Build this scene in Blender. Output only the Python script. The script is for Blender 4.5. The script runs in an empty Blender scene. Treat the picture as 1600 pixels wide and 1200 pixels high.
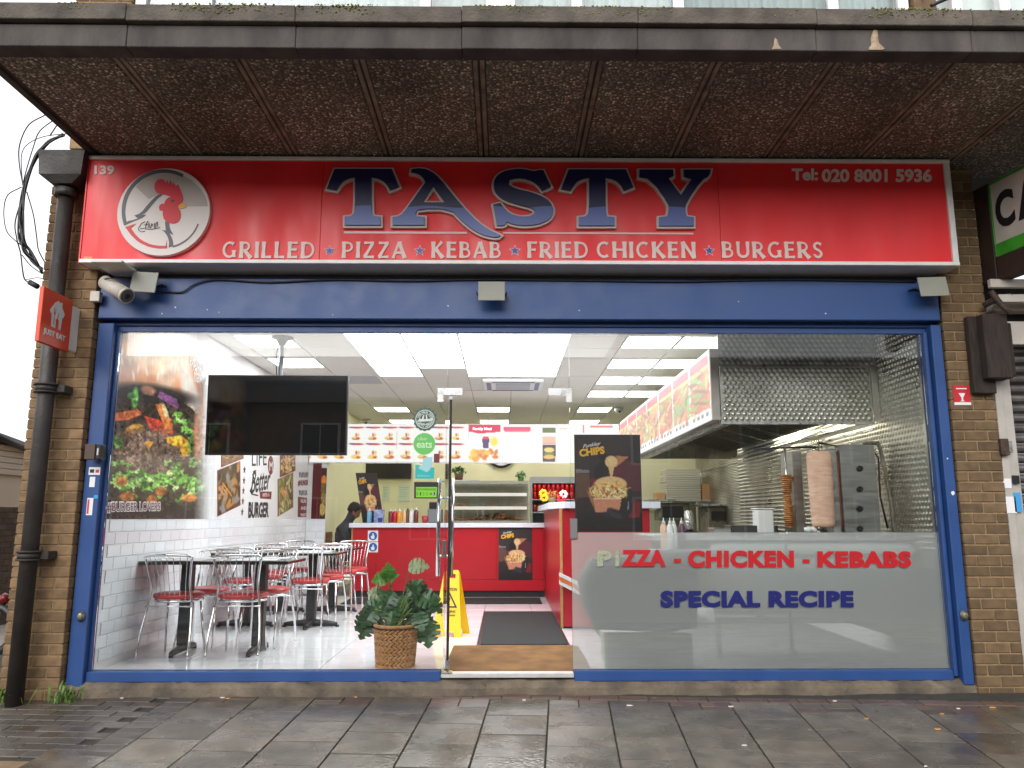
import bpy, bmesh, math, random
import numpy as np
from mathutils import Vector, Matrix, Euler
random.seed(7); rng = np.random.default_rng(7)
scene = bpy.context.scene
R = math.radians
# ------------------------------------------------------------------ camera, sky, sun, exposure
CAM = Vector((0, -5.8, 1.15)); FPX = 1220.0; PITCH = R(9.77); YAW = R(0.6)
cam = bpy.data.objects.new('camera', bpy.data.cameras.new('camera')); scene.collection.objects.link(cam)
cam.location = CAM; cam.rotation_euler = (R(90) + PITCH, 0, -YAW)
cam.data.sensor_fit = 'HORIZONTAL'; cam.data.sensor_width = 36; cam.data.lens = FPX / 1600 * 36
cam.data.clip_start = .05; cam.data.clip_end = 2000
scene.camera = cam
SUN_EL, SUN_ROT = R(27), R(200)
w = bpy.data.worlds.new('World'); scene.world = w; w.use_nodes = True
nt = w.node_tree; nt.nodes.clear()
sk = nt.nodes.new('ShaderNodeTexSky'); sk.sky_type = 'NISHITA'; sk.sun_disc = False
sk.sun_elevation = SUN_EL; sk.sun_rotation = SUN_ROT; sk.dust_density = 6; sk.air_density = 1.0
hs = nt.nodes.new('ShaderNodeHueSaturation'); hs.inputs['Saturation'].default_value = .10
mxw = nt.nodes.new('ShaderNodeMix'); mxw.data_type = 'RGBA'; mxw.inputs[0].default_value = .72
mxw.inputs[7].default_value = (9.6, 9.75, 10.0, 1)          # even cloud deck
bg = nt.nodes.new('ShaderNodeBackground'); bg.inputs['Strength'].default_value = .1
wo = nt.nodes.new('ShaderNodeOutputWorld')
nt.links.new(sk.outputs[0], hs.inputs['Color']); nt.links.new(hs.outputs[0], mxw.inputs[6])
nt.links.new(mxw.outputs[2], bg.inputs['Color']); nt.links.new(bg.outputs[0], wo.inputs[0])
sl = bpy.data.lights.new('sun', 'SUN'); sl.energy = 1.3; sl.angle = R(60); sl.color = (1, .97, .93)
sun = bpy.data.objects.new('sun', sl); scene.collection.objects.link(sun)
sun.rotation_euler = (R(90) - SUN_EL, 0, R(-20))
scene.view_settings.view_transform = 'Standard'; scene.view_settings.look = 'None'
scene.view_settings.exposure = 0.82; scene.view_settings.gamma = 1
scene.view_settings.use_curve_mapping = False
cy = scene.cycles
cy.max_bounces = 10; cy.diffuse_bounces = 4; cy.glossy_bounces = 4; cy.transmission_bounces = 6; cy.transparent_max_bounces = 16
cy.use_denoising = True; cy.sample_clamp_indirect = 6; cy.caustics_reflective = False; cy.caustics_refractive = False

# ------------------------------------------------------------------ helpers
_fw = Vector((math.sin(YAW)*math.cos(PITCH), math.cos(YAW)*math.cos(PITCH), math.sin(PITCH)))
_rt = Vector((math.cos(YAW), -math.sin(YAW), 0)); _up = _rt.cross(_fw)
def at(px, py, Y=None, Z=None, X=None):
    """Point of the surveyed photograph on a known plane of the place."""
    d = _fw + _rt*((px-800)/FPX) - _up*((py-600)/FPX)
    t = (Y-CAM.y)/d.y if Y is not None else (Z-CAM.z)/d.z if Z is not None else (X-CAM.x)/d.x
    return CAM + d*t
def pj(P):
    v = np.asarray(P, float) - np.array(CAM)
    f = v @ np.array(_fw)
    return 800 + FPX*(v @ np.array(_rt))/f, 600 - FPX*(v @ np.array(_up))/f
col = scene.collection
def link(o): col.objects.link(o); return o
def tag(o, label=None, cat=None, group=None, kind=None):
    if label: o['label'] = label
    if cat: o['category'] = cat
    if group: o['group'] = group
    if kind: o['kind'] = kind
    return o
def empty(name, loc, label=None, cat=None, group=None, rz=0):
    o = link(bpy.data.objects.new(name, None)); o.location = loc; o.rotation_euler.z = rz
    o.empty_display_size = .1
    return tag(o, label, cat, group)
def put(name, me, m=None, parent=None, loc=None, world=True):
    """Link mesh data. With world=True the vertices are in world space (parents never rotated there)."""
    o = link(bpy.data.objects.new(name, me))
    if m is not None and len(me.materials) == 0: me.materials.append(m)
    L = Vector(loc) if loc is not None else Vector((0, 0, 0))
    if parent is not None:
        o.parent = parent
        if world:
            p, off = parent, Vector((0, 0, 0))
            while p: off += p.location; p = p.parent
            L = L - off
    o.location = L
    return o
def copy_tree(o, parent=None):
    c = link(o.copy()); c.parent = parent
    for ch in list(o.children): copy_tree(ch, c)
    return c
class MB:
    def __init__(s): s.v = []; s.f = []; s.sm = []
    def add(s, vs, fs, smooth=False):
        n = len(s.v); s.v += [tuple(p) for p in vs]
        s.f += [tuple(i+n for i in f) for f in fs]; s.sm += [smooth]*len(fs); return s
    def box(s, x0, x1, y0, y1, z0, z1):
        v = [(x, y, z) for x in (x0, x1) for y in (y0, y1) for z in (z0, z1)]
        return s.add(v, [(0,1,3,2),(4,6,7,5),(0,4,5,1),(2,3,7,6),(0,2,6,4),(1,5,7,3)])
    def cbox(s, x0, x1, y0, y1, z0, z1, c=.004):
        if x0 > x1: x0, x1 = x1, x0
        if y0 > y1: y0, y1 = y1, y0
        if z0 > z1: z0, z1 = z1, z0
        V = []; idx = {}
        for i in (0, 1):
            for j in (0, 1):
                for k in (0, 1):
                    p = [(x0, x1)[i], (y0, y1)[j], (z0, z1)[k]]; sg = [(1, -1)[i], (1, -1)[j], (1, -1)[k]]
                    for a in range(3):      # vertex lying on face axis a
                        q = list(p)
                        for b in range(3):
                            if b != a: q[b] += sg[b]*c
                        idx[i, j, k, a] = len(V); V.append(q)
        F = []
        I = lambda t, a: idx[t[0], t[1], t[2], a]
        for a in range(3):
            b, d = (a+1) % 3, (a+2) % 3
            for e in (0, 1):
                q = []
                for (m, n) in ((0,0),(1,0),(1,1),(0,1)):
                    t = [0,0,0]; t[a] = e; t[b] = m; t[d] = n; q.append(I(t, a))
                F.append(q if e else q[::-1])
            for m in (0, 1):
                for n in (0, 1):
                    t0 = [0,0,0]; t0[b] = m; t0[d] = n; t1 = list(t0); t1[a] = 1
                    q = [I(t0, b), I(t1, b), I(t1, d), I(t0, d)]
                    F.append(q)
        for i in (0, 1):
            for j in (0, 1):
                for k in (0, 1): F.append([idx[i,j,k,0], idx[i,j,k,1], idx[i,j,k,2]])
        # orient outward from centre
        c0 = Vector(((x0+x1)/2, (y0+y1)/2, (z0+z1)/2)); G = []
        for q in F:
            p = [Vector(V[i]) for i in q]; nrm = (p[1]-p[0]).cross(p[2]-p[0]); ce = sum(p, Vector())/len(p)
            G.append(q if nrm.dot(ce-c0) > 0 else q[::-1])
        return s.add(V, G)
    def tube(s, pts, r, n=8, cap=True, smooth=True):
        pts = [Vector(p) for p in pts]; rs = r if isinstance(r, (list, tuple)) else [r]*len(pts)
        V = []; up = None
        for i, p in enumerate(pts):
            d = (pts[min(i+1, len(pts)-1)] - pts[max(i-1, 0)]).normalized()
            if up is None: up = d.orthogonal().normalized()
            up = (up - d*up.dot(d)); up = up.normalized() if up.length > 1e-6 else d.orthogonal().normalized()
            sd = d.cross(up)
            V += [p + (up*math.cos(2*math.pi*k/n) + sd*math.sin(2*math.pi*k/n))*rs[i] for k in range(n)]
        F = [(i*n+k, i*n+(k+1) % n, (i+1)*n+(k+1) % n, (i+1)*n+k) for i in range(len(pts)-1) for k in range(n)]
        s.add(V, F, smooth)
        if cap:
            b = len(s.v)-len(V); e = b+(len(pts)-1)*n
            s.f.append(tuple(b+k for k in range(n))[::-1]); s.f.append(tuple(e+k for k in range(n))); s.sm += [False, False]
        return s
    def lathe(s, prof, c=(0, 0, 0), n=24, smooth=True, cap=True):
        V = [(c[0]+r*math.cos(2*math.pi*k/n), c[1]+r*math.sin(2*math.pi*k/n), c[2]+z) for r, z in prof for k in range(n)]
        F = [(i*n+k, i*n+(k+1) % n, (i+1)*n+(k+1) % n, (i+1)*n+k) for i in range(len(prof)-1) for k in range(n)]
        b = len(s.v); s.add(V, F, smooth)
        if cap:
            e = b+(len(prof)-1)*n
            s.f.append(tuple(b+k for k in range(n))[::-1]); s.f.append(tuple(e+k for k in range(n))); s.sm += [False, False]
        return s
    def prism(s, poly, fn, d):
        """poly: 2-D points; fn maps (u,v)->world front point; d: Vector from front to back."""
        n = len(poly); fr = [Vector(fn(*p)) for p in poly]; bk = [p+Vector(d) for p in fr]
        return s.add(fr+bk, [tuple(range(n)), tuple(range(n, 2*n))[::-1]] + [(i, (i+1) % n, n+(i+1) % n, n+i)[::-1] for i in range(n)])
    def mesh(s, name='m'):
        me = bpy.data.meshes.new(name); me.from_pydata(s.v, [], s.f)
        for p, q in zip(me.polygons, s.sm): p.use_smooth = q
        me.update(); return me
    def build(s, name, m, parent=None, loc=None, world=True, fix=True):
        me = s.mesh(name)
        if fix:
            b = bmesh.new(); b.from_mesh(me); bmesh.ops.recalc_face_normals(b, faces=b.faces); b.to_mesh(me); b.free()
        return put(name, me, m, parent, loc, world)
def B(name, m, parent, x0, x1, y0, y1, z0, z1, c=.004):
    return MB().cbox(x0, x1, y0, y1, z0, z1, c).build(name, m, parent, fix=False)
def spline(pts, n=6):
    """Catmull-Rom through the points."""
    P = [Vector(p) for p in pts]; P = [P[0]*2-P[1]] + P + [P[-1]*2-P[-2]]; out = []
    for i in range(1, len(P)-2):
        for k in range(n):
            t = k/n; a, b, c, d = P[i-1], P[i], P[i+1], P[i+2]
            out.append(.5*((2*b)+(c-a)*t+(2*a-5*b+4*c-d)*t*t+(3*b-a-3*c+d)*t**3))
    return out+[P[-2]]
def fillcurve(loops, extrude=0, offset=0, bevel=0):
    """Flat filled outline (holes by even-odd) in XY as mesh data."""
    cu = bpy.data.curves.new('c', 'CURVE'); cu.dimensions = '2D'; cu.fill_mode = 'BOTH' ; cu.extrude = extrude; cu.bevel_depth = bevel; cu.offset = offset
    for lp in loops:
        s = cu.splines.new('POLY'); s.points.add(len(lp)-1)
        for p, q in zip(s.points, lp): p.co = (q[0], q[1], 0, 1)
        s.use_cyclic_u = True
    o = bpy.data.objects.new('c', cu); col.objects.link(o)
    bpy.context.view_layer.update()
    me = bpy.data.meshes.new_from_object(o.evaluated_get(bpy.context.evaluated_depsgraph_get()))
    bpy.data.objects.remove(o); bpy.data.curves.remove(cu); return me
def text_mesh(txt, bold=0., shear=0., extrude=0., space=1.):
    cu = bpy.data.curves.new('t', 'FONT'); cu.body = txt; cu.offset = bold; cu.shear = shear; cu.extrude = extrude; cu.space_character = space
    cu.resolution_u = 4
    o = bpy.data.objects.new('t', cu); col.objects.link(o); bpy.context.view_layer.update()
    me = bpy.data.meshes.new_from_object(o.evaluated_get(bpy.context.evaluated_depsgraph_get()))
    bpy.data.objects.remove(o); bpy.data.curves.remove(cu); return me
def remap(me, fn):
    for v in me.vertices: v.co = fn(v.co)
    me.update(); return me
def fit(me, p00, p10, p01, depth=0, off=Vector((0, 0, 0))):
    """Stretch XY mesh to the parallelogram p00 (bottom left), p10 (bottom right), p01 (top left); its z goes along the normal."""
    a = np.array([v.co for v in me.vertices]); mn = a.min(0); mx = a.max(0)
    p00, p10, p01 = Vector(p00), Vector(p10), Vector(p01); n = (p10-p00).cross(p01-p00).normalized()
    dz = max(mx[2]-mn[2], 1e-9)
    return remap(me, lambda c: p00+(p10-p00)*((c.x-mn[0])/(mx[0]-mn[0]))+(p01-p00)*((c.y-mn[1])/(mx[1]-mn[1]))+n*(depth*(c.z-mn[2])/dz)+off)
def word(name, txt, m, parent, p00, p10, p01, depth=.001, **k):
    return put(name, fit(text_mesh(txt, extrude=.01, **k), p00, p10, p01, depth), m, parent)
def facade_word(name, txt, m, parent, x0, y0, x1, y1, Y, depth=.002, **k):
    return word(name, txt, m, parent, at(x0, y1, Y), at(x1, y1, Y), at(x0, y0, Y), depth, **k)
# ------------------------------------------------------------------ materials
MATS = {}
def mat(name, c, rough=.5, metal=0., var=0., vscale=8., bump=0., bscale=60., rnd=0., spec=.5, emit=None, estr=0., c2=None, coord='Object', rvar=0., rvscale=3., stretch=None, detail=4., coat=0.):
    if name in MATS: return MATS[name]
    m = bpy.data.materials.new(name); m.use_nodes = True; t = m.node_tree; b = t.nodes['Principled BSDF']
    N = lambda k: t.nodes.new(k); Lk = t.links.new
    b.inputs['Roughness'].default_value = rough; b.inputs['Metallic'].default_value = metal
    b.inputs['Specular IOR Level'].default_value = spec; b.inputs['Coat Weight'].default_value = coat
    b.inputs['Base Color'].default_value = (*c, 1)
    if emit: b.inputs['Emission Color'].default_value = (*emit, 1); b.inputs['Emission Strength'].default_value = estr
    vec = None
    if var or bump or rvar or c2:
        tc = N('ShaderNodeTexCoord'); vec = tc.outputs[coord]
        if stretch:
            mp = N('ShaderNodeMapping'); mp.inputs['Scale'].default_value = stretch; Lk(vec, mp.inputs[0]); vec = mp.outputs[0]
        if rnd:
            oi = N('ShaderNodeObjectInfo'); ad = N('ShaderNodeVectorMath'); ad.operation = 'MULTIPLY_ADD'
            cv = N('ShaderNodeCombineXYZ'); Lk(oi.outputs['Random'], cv.inputs[0]); Lk(oi.outputs['Random'], cv.inputs[2])
            ad.inputs[1].default_value = (37, 11, 53); Lk(cv.outputs[0], ad.inputs[0]); Lk(vec, ad.inputs[2]); vec = ad.outputs[0]
    cs = None
    if var or c2:
        nz = N('ShaderNodeTexNoise'); nz.inputs['Scale'].default_value = vscale; nz.inputs['Detail'].default_value = detail; Lk(vec, nz.inputs[0])
        rp = N('ShaderNodeValToRGB'); Lk(nz.outputs['Fac'], rp.inputs[0])
        d = c2 if c2 else tuple(x*(1-var) for x in c); e = c if c2 else tuple(min(1, x*(1+var)) for x in c)
        rp.color_ramp.elements[0].color = (*d, 1); rp.color_ramp.elements[1].color = (*e, 1)
        rp.color_ramp.elements[0].position = .32; rp.color_ramp.elements[1].position = .68
        cs = rp.outputs[0]
    if rnd:
        oi = N('ShaderNodeObjectInfo'); mr = N('ShaderNodeMapRange'); mr.inputs[3].default_value = 1-rnd; mr.inputs[4].default_value = 1+rnd
        Lk(oi.outputs['Random'], mr.inputs[0])
        hv = N('ShaderNodeHueSaturation')
        if cs: Lk(cs, hv.inputs['Color'])
        else: hv.inputs['Color'].default_value = (*c, 1)
        Lk(mr.outputs[0], hv.inputs['Value']); cs = hv.outputs[0]
    if cs: Lk(cs, b.inputs['Base Color'])
    if bump:
        bz = N('ShaderNodeTexNoise'); bz.inputs['Scale'].default_value = bscale; bz.inputs['Detail'].default_value = 5; Lk(vec, bz.inputs[0])
        bp = N('ShaderNodeBump'); bp.inputs['Strength'].default_value = bump; bp.inputs['Distance'].default_value = .02
        Lk(bz.outputs['Fac'], bp.inputs['Height']); Lk(bp.outputs[0], b.inputs['Normal'])
    if rvar:
        rz = N('ShaderNodeTexNoise'); rz.inputs['Scale'].default_value = rvscale; rz.inputs['Detail'].default_value = 3; Lk(vec, rz.inputs[0])
        mr = N('ShaderNodeMapRange'); mr.inputs[1].default_value = .35; mr.inputs[2].default_value = .65
        mr.inputs[3].default_value = max(.02, rough-rvar); mr.inputs[4].default_value = min(1, rough+rvar)
        Lk(rz.outputs['Fac'], mr.inputs[0]); Lk(mr.outputs[0], b.inputs['Roughness'])
    MATS[name] = m; return m
def srgb(r, g, b):
    f = lambda c: (c/255/12.92) if c/255 <= .04045 else ((c/255+.055)/1.055)**2.4
    return (f(r), f(g), f(b))
def lamp_mat(name, c, s):
    return mat(name, (.8, .8, .8), emit=c, estr=s)
def glass_mat(name, tint=(.97, .985, .98), gloss=1.0):
    m = bpy.data.materials.new(name); m.use_nodes = True; t = m.node_tree; t.nodes.clear()
    o = t.nodes.new('ShaderNodeOutputMaterial'); mx = t.nodes.new('ShaderNodeMixShader'); tr = t.nodes.new('ShaderNodeBsdfTransparent'); gl = t.nodes.new('ShaderNodeBsdfGlossy')
    fr = t.nodes.new('ShaderNodeFresnel'); fr.inputs['IOR'].default_value = 1.42
    tr.inputs[0].default_value = (*tint, 1); gl.inputs['Roughness'].default_value = .0; gl.inputs[0].default_value = (gloss, gloss, gloss, 1)
    t.links.new(fr.outputs[0], mx.inputs[0]); t.links.new(tr.outputs[0], mx.inputs[1]); t.links.new(gl.outputs[0], mx.inputs[2]); t.links.new(mx.outputs[0], o.inputs[0])
    MATS[name] = m; return m
def print_mat(name, rough=.45, emit=0., base=True):
    m = bpy.data.materials.new(name); m.use_nodes = True; t = m.node_tree; b = t.nodes['Principled BSDF']
    a = t.nodes.new('ShaderNodeVertexColor'); a.layer_name = 'Col'; b.inputs['Roughness'].default_value = rough
    if base: t.links.new(a.outputs[0], b.inputs['Base Color'])
    else: b.inputs['Base Color'].default_value = (.06, .06, .06, 1)
    if emit: t.links.new(a.outputs[0], b.inputs['Emission Color']); b.inputs['Emission Strength'].default_value = emit
    MATS[name] = m; return m
# print painter: colours at the vertices of a flat sheet, u right, v down
class Paint:
    def __init__(s, U, V, bg): s.U = U; s.V = V; s.C = np.zeros(U.shape+(3,)); s.C[:] = bg
    def _ap(s, m, c): m = np.clip(m, 0, 1)[..., None]; s.C = s.C*(1-m)+np.array(c, float)*m; return s
    def ell(s, cx, cy, rx, ry, c, rot=0, soft=.15):
        a = R(rot); x = (s.U-cx)*math.cos(a)+(s.V-cy)*math.sin(a); y = -(s.U-cx)*math.sin(a)+(s.V-cy)*math.cos(a)
        d = np.sqrt((x/rx)**2+(y/ry)**2); return s._ap((1-d)/max(soft, 1e-3)+.5, c)
    def rect(s, x0, y0, x1, y1, c): return s._ap(((s.U >= x0) & (s.U <= x1) & (s.V >= y0) & (s.V <= y1)).astype(float), c)
    def poly(s, P, c):
        m = np.zeros(s.U.shape, bool); n = len(P)
        for i in range(n):
            (x0, y0), (x1, y1) = P[i], P[(i+1) % n]
            if y0 == y1: continue
            m ^= ((y0 > s.V) != (y1 > s.V)) & (s.U < (x1-x0)*(s.V-y0)/(y1-y0)+x0)
        return s._ap(m.astype(float), c)
    def line(s, P, wd, c):
        d = np.full(s.U.shape, 1e9)
        for (x0, y0), (x1, y1) in zip(P[:-1], P[1:]):
            l2 = (x1-x0)**2+(y1-y0)**2+1e-12; t = np.clip(((s.U-x0)*(x1-x0)+(s.V-y0)*(y1-y0))/l2, 0, 1)
            d = np.minimum(d, np.hypot(s.U-x0-t*(x1-x0), s.V-y0-t*(y1-y0)))
        return s._ap((wd/2-d)/(wd*.25)+.5, c)
    def grain(s, amt): s.C = np.clip(s.C*(1+amt*rng.normal(size=s.U.shape+(1,))), 0, 255); return s
    def noise(s, scale, amt, seed=1, oct=3, mask=1.):
        r = np.random.default_rng(seed); out = 0
        for o in range(oct):
            g = r.normal(size=(64, 64)); x = s.U/scale*2**o+7.3; y = s.V/scale*2**o+3.1
            i = np.floor(x).astype(int); j = np.floor(y).astype(int); fx = x-i; fy = y-j; fx = fx*fx*(3-2*fx); fy = fy*fy*(3-2*fy); G = lambda a, b: g[a % 64, b % 64]
            out = out+((G(i, j)*(1-fx)+G(i+1, j)*fx)*(1-fy)+(G(i, j+1)*(1-fx)+G(i+1, j+1)*fx)*fy)*.6**o
        s.C = np.clip(s.C*(1+amt*(out*mask)[..., None]), 0, 255); return s
    def grad(s, m, c): return s._ap(m, c)
def sheet(name, p00, pu, pv, nu, nv, paint, m, parent=None, thick=None):
    """Flat print: p00 top left corner, pu / pv edge vectors (right, down)."""
    p00, pu, pv = Vector(p00), Vector(pu), Vector(pv)
    u, v = np.meshgrid(np.linspace(0, 1, nu), np.linspace(0, 1, nv))
    P = np.array(p00)+u[..., None]*np.array(pu)+v[..., None]*np.array(pv)
    C = paint(u, v, P).C/255.; C = np.where(C <= .04045, C/12.92, ((C+.055)/1.055)**2.4)
    me = bpy.data.meshes.new(name)
    F = [(j*nu+i, (j+1)*nu+i, (j+1)*nu+i+1, j*nu+i+1) for j in range(nv-1) for i in range(nu-1)]
    VV = P.reshape(-1, 3).tolist()
    CC = np.concatenate([C.reshape(-1, 3), np.ones((nu*nv, 1))], 1)
    if thick is not None:                    # a backing board behind the printed face
        n = len(VV); t = Vector(thick); cs = [0, nu-1, nu*nv-1, nu*(nv-1)]
        VV += [tuple(Vector(VV[i])+t) for i in cs]
        F += [(n, n+1, n+2, n+3)] + [(cs[i], cs[(i+1) % 4], n+(i+1) % 4, n+i) for i in range(4)]
        CC = np.concatenate([CC, np.array([[.1, .1, .1, 1]]*4)])
    me.from_pydata(VV, [], F); me.update()
    ca = me.color_attributes.new('Col', 'FLOAT_COLOR', 'POINT'); ca.data.foreach_set('color', CC.astype(np.float32).ravel())
    return put(name, me, m, parent)
BRICK = mat('brick', srgb(126,101,73), .85, var=.28, vscale=14, bump=.3, bscale=120, rnd=.24)
BRICK_R = mat('brick_brown', srgb(104,84,60), .85, var=.25, vscale=14, bump=.25, bscale=120, rnd=.25)
MORTAR = mat('mortar', srgb(146,122,90), .95, var=.2, vscale=30, bump=.3, bscale=150)
BLUE = mat('blue_paint', (.02, .066, .22), .42, var=.07, vscale=3, rvar=.05, rvscale=6, bump=.05, bscale=40)
WHITE = mat('white_paint', (.78, .78, .77), .45)
WFRAME = mat('white_aluminium', (.8, .79, .78), .4, var=.06, vscale=12)
BLACK = mat('black_paint', (.012, .012, .013), .4)
DARK = mat('dark_void', (.01, .01, .01), .9)
CHROME = mat('chrome', (.75, .76, .78), .12, 1.)
STEEL = mat('steel', (.55, .56, .56), .32, 1., rvar=.1, rvscale=12, var=.1, vscale=6)
GLASS = glass_mat('clear_glass')
RED = mat('red_laminate', srgb(176,20,36), .32, var=.04, vscale=4)
SIGNRED = mat('sign_red', srgb(234,40,46), .42, var=.07, vscale=3, rvar=.12, rvscale=5, stretch=(1, 1, .25), detail=6, bump=.03, bscale=2)
# ------------------------------------------------------------------ ground, road, pavement
GROUND = mat('asphalt', (.055, .055, .057), .7, var=.3, vscale=2.5, bump=.3, bscale=90, rvar=.25)
g = MB().box(-400, 400, -400, 400, -.75, -.70).build('ground', GROUND); tag(g, kind='structure')
SLOPE, HEAD, PZ = .07, R(4.35), -.052
# the pavement body itself is a mesh sheet under the paving units
BED = mat('paving_bed', (.035, .031, .026), .9, var=.3, vscale=20)
pm = MB().box(-14, 14, -7.2, .9, -.25, -.011).mesh('pavement'); pav = link(bpy.data.objects.new('pavement', pm)); pm.materials.append(BED)
pav.location = (0, 0, PZ); pav.rotation_euler = Euler((math.atan(SLOPE), 0, -HEAD)); pav['kind'] = 'structure'
def wet_mat(name, c, rough, rnd, c2):
    m = mat(name, c, rough, c2=c2, vscale=5.5, rnd=rnd, bump=.14, bscale=45, rvar=.2, rvscale=2.6, spec=.75, detail=8)
    t = m.node_tree; N = t.nodes.new; L = t.links.new; b = t.nodes['Principled BSDF']          # trodden chewing gum and grime spots
    src = b.inputs['Base Color'].links[0].from_socket; g = N('ShaderNodeNewGeometry')
    v = N('ShaderNodeTexVoronoi'); v.inputs['Scale'].default_value = 7.5; L(g.outputs['Position'], v.inputs[0]); lt = N('ShaderNodeMath'); lt.operation = 'LESS_THAN'; lt.inputs[1].default_value = .085; L(v.outputs['Distance'], lt.inputs[0])
    sp = N('ShaderNodeSeparateColor'); L(v.outputs['Color'], sp.inputs[0]); rp = N('ShaderNodeValToRGB'); rp.color_ramp.elements[0].color = (.03, .03, .028, 1); rp.color_ramp.elements[1].color = (.34, .33, .3, 1); rp.color_ramp.elements[0].position = .45; rp.color_ramp.elements[1].position = .55; L(sp.outputs[1], rp.inputs[0])
    mu = N('ShaderNodeMath'); mu.operation = 'MULTIPLY'; gt = N('ShaderNodeMath'); gt.operation = 'GREATER_THAN'; gt.inputs[1].default_value = .6; L(sp.outputs[0], gt.inputs[0]); L(gt.outputs[0], mu.inputs[0]); L(lt.outputs[0], mu.inputs[1]); m6 = N('ShaderNodeMath'); m6.operation = 'MULTIPLY'; m6.inputs[1].default_value = .55; L(mu.outputs[0], m6.inputs[0])
    mx = N('ShaderNodeMix'); mx.data_type = 'RGBA'; L(m6.outputs[0], mx.inputs[0]); L(src, mx.inputs[6]); L(rp.outputs[0], mx.inputs[7]); L(mx.outputs[2], b.inputs['Base Color'])
    return m
SLAB = wet_mat('wet_slab', srgb(106,98,87), .24, .26, srgb(72,66,58))
BLOCK = wet_mat('wet_block', srgb(84,76,68), .42, .25, srgb(64,57,51))
BLOCKR = wet_mat('red_block', srgb(96,74,64), .42, .25, srgb(74,60,54))
TAN = wet_mat('tan_slab', srgb(140,112,80), .6, .1, srgb(118,96,70))
slab_me = MB().cbox(-.2+.0045, .2-.0045, -.177+.004, .177-.004, -.03, 0, .0018).mesh('paving_slab'); slab_me.materials.append(SLAB)
CW, RH = .401, .354
def piece(name, me, x, y, z=0, rz=0, tilt=.004):
    o = link(bpy.data.objects.new(name, me)); o.parent = pav; o.location = (x, y, z+random.uniform(-.0015, .0015))
    o.rotation_euler = (random.uniform(-tilt, tilt), random.uniform(-tilt, tilt), rz); return o
blk_me = MB().cbox(-.098, .098, -.049, .049, -.03, 0, .004).mesh('paving_block'); blk_me.materials.append(BLOCK)
blk_r = MB().cbox(-.098, .098, -.049, .049, -.03, 0, .004).mesh('paving_block'); blk_r.materials.append(BLOCKR)
for i in range(-6, 12):                       # slabs in staggered columns
    cx = .085-.036+CW*(i-.0)+.036+.04
    for j in range(0, 9):
        top = -.17-(.177 if i % 2 else 0)
        cyv = top-RH*(j+.5)
        if cyv < -2.9: continue
        if i < -5 and cyv > -1.35: continue
        piece('paving_slab', slab_me, cx, cyv)
    if i % 2 and i > -6:                      # half row of small blocks filling the stagger
        for k in (-.1, .1): 
            piece('paving_block', blk_r if random.random() < .6 else blk_me, cx+k, -.23)
            piece('paving_block', blk_r if random.random() < .6 else blk_me, cx+k, -.33+.002)
for k in range(-18, 24):                      # brick course along the shopfront
    piece('paving_block', blk_r, .1+k*.2, -.118)
left_edge = .125+CW*-5.5
for j in range(0, 12):                        # block paving left of the slabs
    for k in range(0, 14):
        x = left_edge-.1-k*.2-(.1 if j % 2 else 0); y = -.218-j*.1
        if x < -4.6: continue
        if j % 2 and k == 0: piece('paving_block', blk_me, left_edge-.1, y)
        else: piece('paving_block', blk_me, x+(0 if not j % 2 else 0), y) if not (j % 2 and k == 1 and False) else None
tan_me = MB().cbox(-.29, .29, -.2, .2, -.03, 0, .004).mesh('paving_slab'); tan_me.materials.append(TAN)
for k in range(4): piece('paving_slab', tan_me, left_edge-.31-k*.6, -1.42-.21)
for k in range(4): piece('paving_slab', tan_me, left_edge-.31-k*.6, -2.05)
far = MB().box(-14, 14, -7.2, -2.95, -.0108, -.002).build('paving_sheet', SLAB, fix=False); far.parent = pav; far.location = (0, 0, 0)
# mortar ledge at the foot of the shopfront
LEDGE = mat('ledge_mortar', srgb(118,106,90), .85, c2=srgb(76,68,59), vscale=6, bump=.5, bscale=40, rvar=.12)
nl = 150; V = []; F = []
for i in range(nl+1):
    x = -3.12+7.9*i/nl
    wv = .03*math.sin(x*2.1)+.02*math.sin(x*7.3+1)+random.uniform(-.012, .012)
    zf = PZ-.012+SLOPE*(-.15)
    V += [(x, .06, .045), (x, -.03, .028+random.uniform(-.006, .006)), (x, -.065+wv*.3, .010+random.uniform(-.008, .006)), (x, -.088+wv*.6, -.014+random.uniform(-.006, .004)), (x, -.10+wv*.6, zf-.03)]
for i in range(nl):
    for k in range(4): a = i*5+k; F.append((a, a+1, a+6, a+5))
led = MB().add(V, F, False).build('ledge', LEDGE); tag(led, kind='structure')
LIT = {'paper': mat('litter_paper', (.7, .68, .62), .8), 'orange': mat('litter_orange', (.6, .3, .1), .8)}
for i in range(18):                            # scraps of litter and dead leaves
    x = random.uniform(-3, 3.4); y = random.choice([random.uniform(-.3, -.12), random.uniform(-1.5, -.2)])
    z = PZ+SLOPE*(y)+.0045-.0053*x*0
    s = random.uniform(.008, .02); a = random.uniform(0, 6.28)
    pts = [(s*(1+.4*random.random())*math.cos(a+t), .5*s*math.sin(a+t)*(1+.3*random.random())) for t in (0, 1.3, 2.6, 3.9, 5.1)]
    me = MB().prism(pts, lambda u, v: (u, v, .006), (0, 0, -.005)).mesh('litter'); me.materials.append(LIT['orange' if random.random() < .25 else 'paper'])
    o = link(bpy.data.objects.new('litter_scrap', me)); o.parent = pav; o.location = (x, y, .0005)
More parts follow.
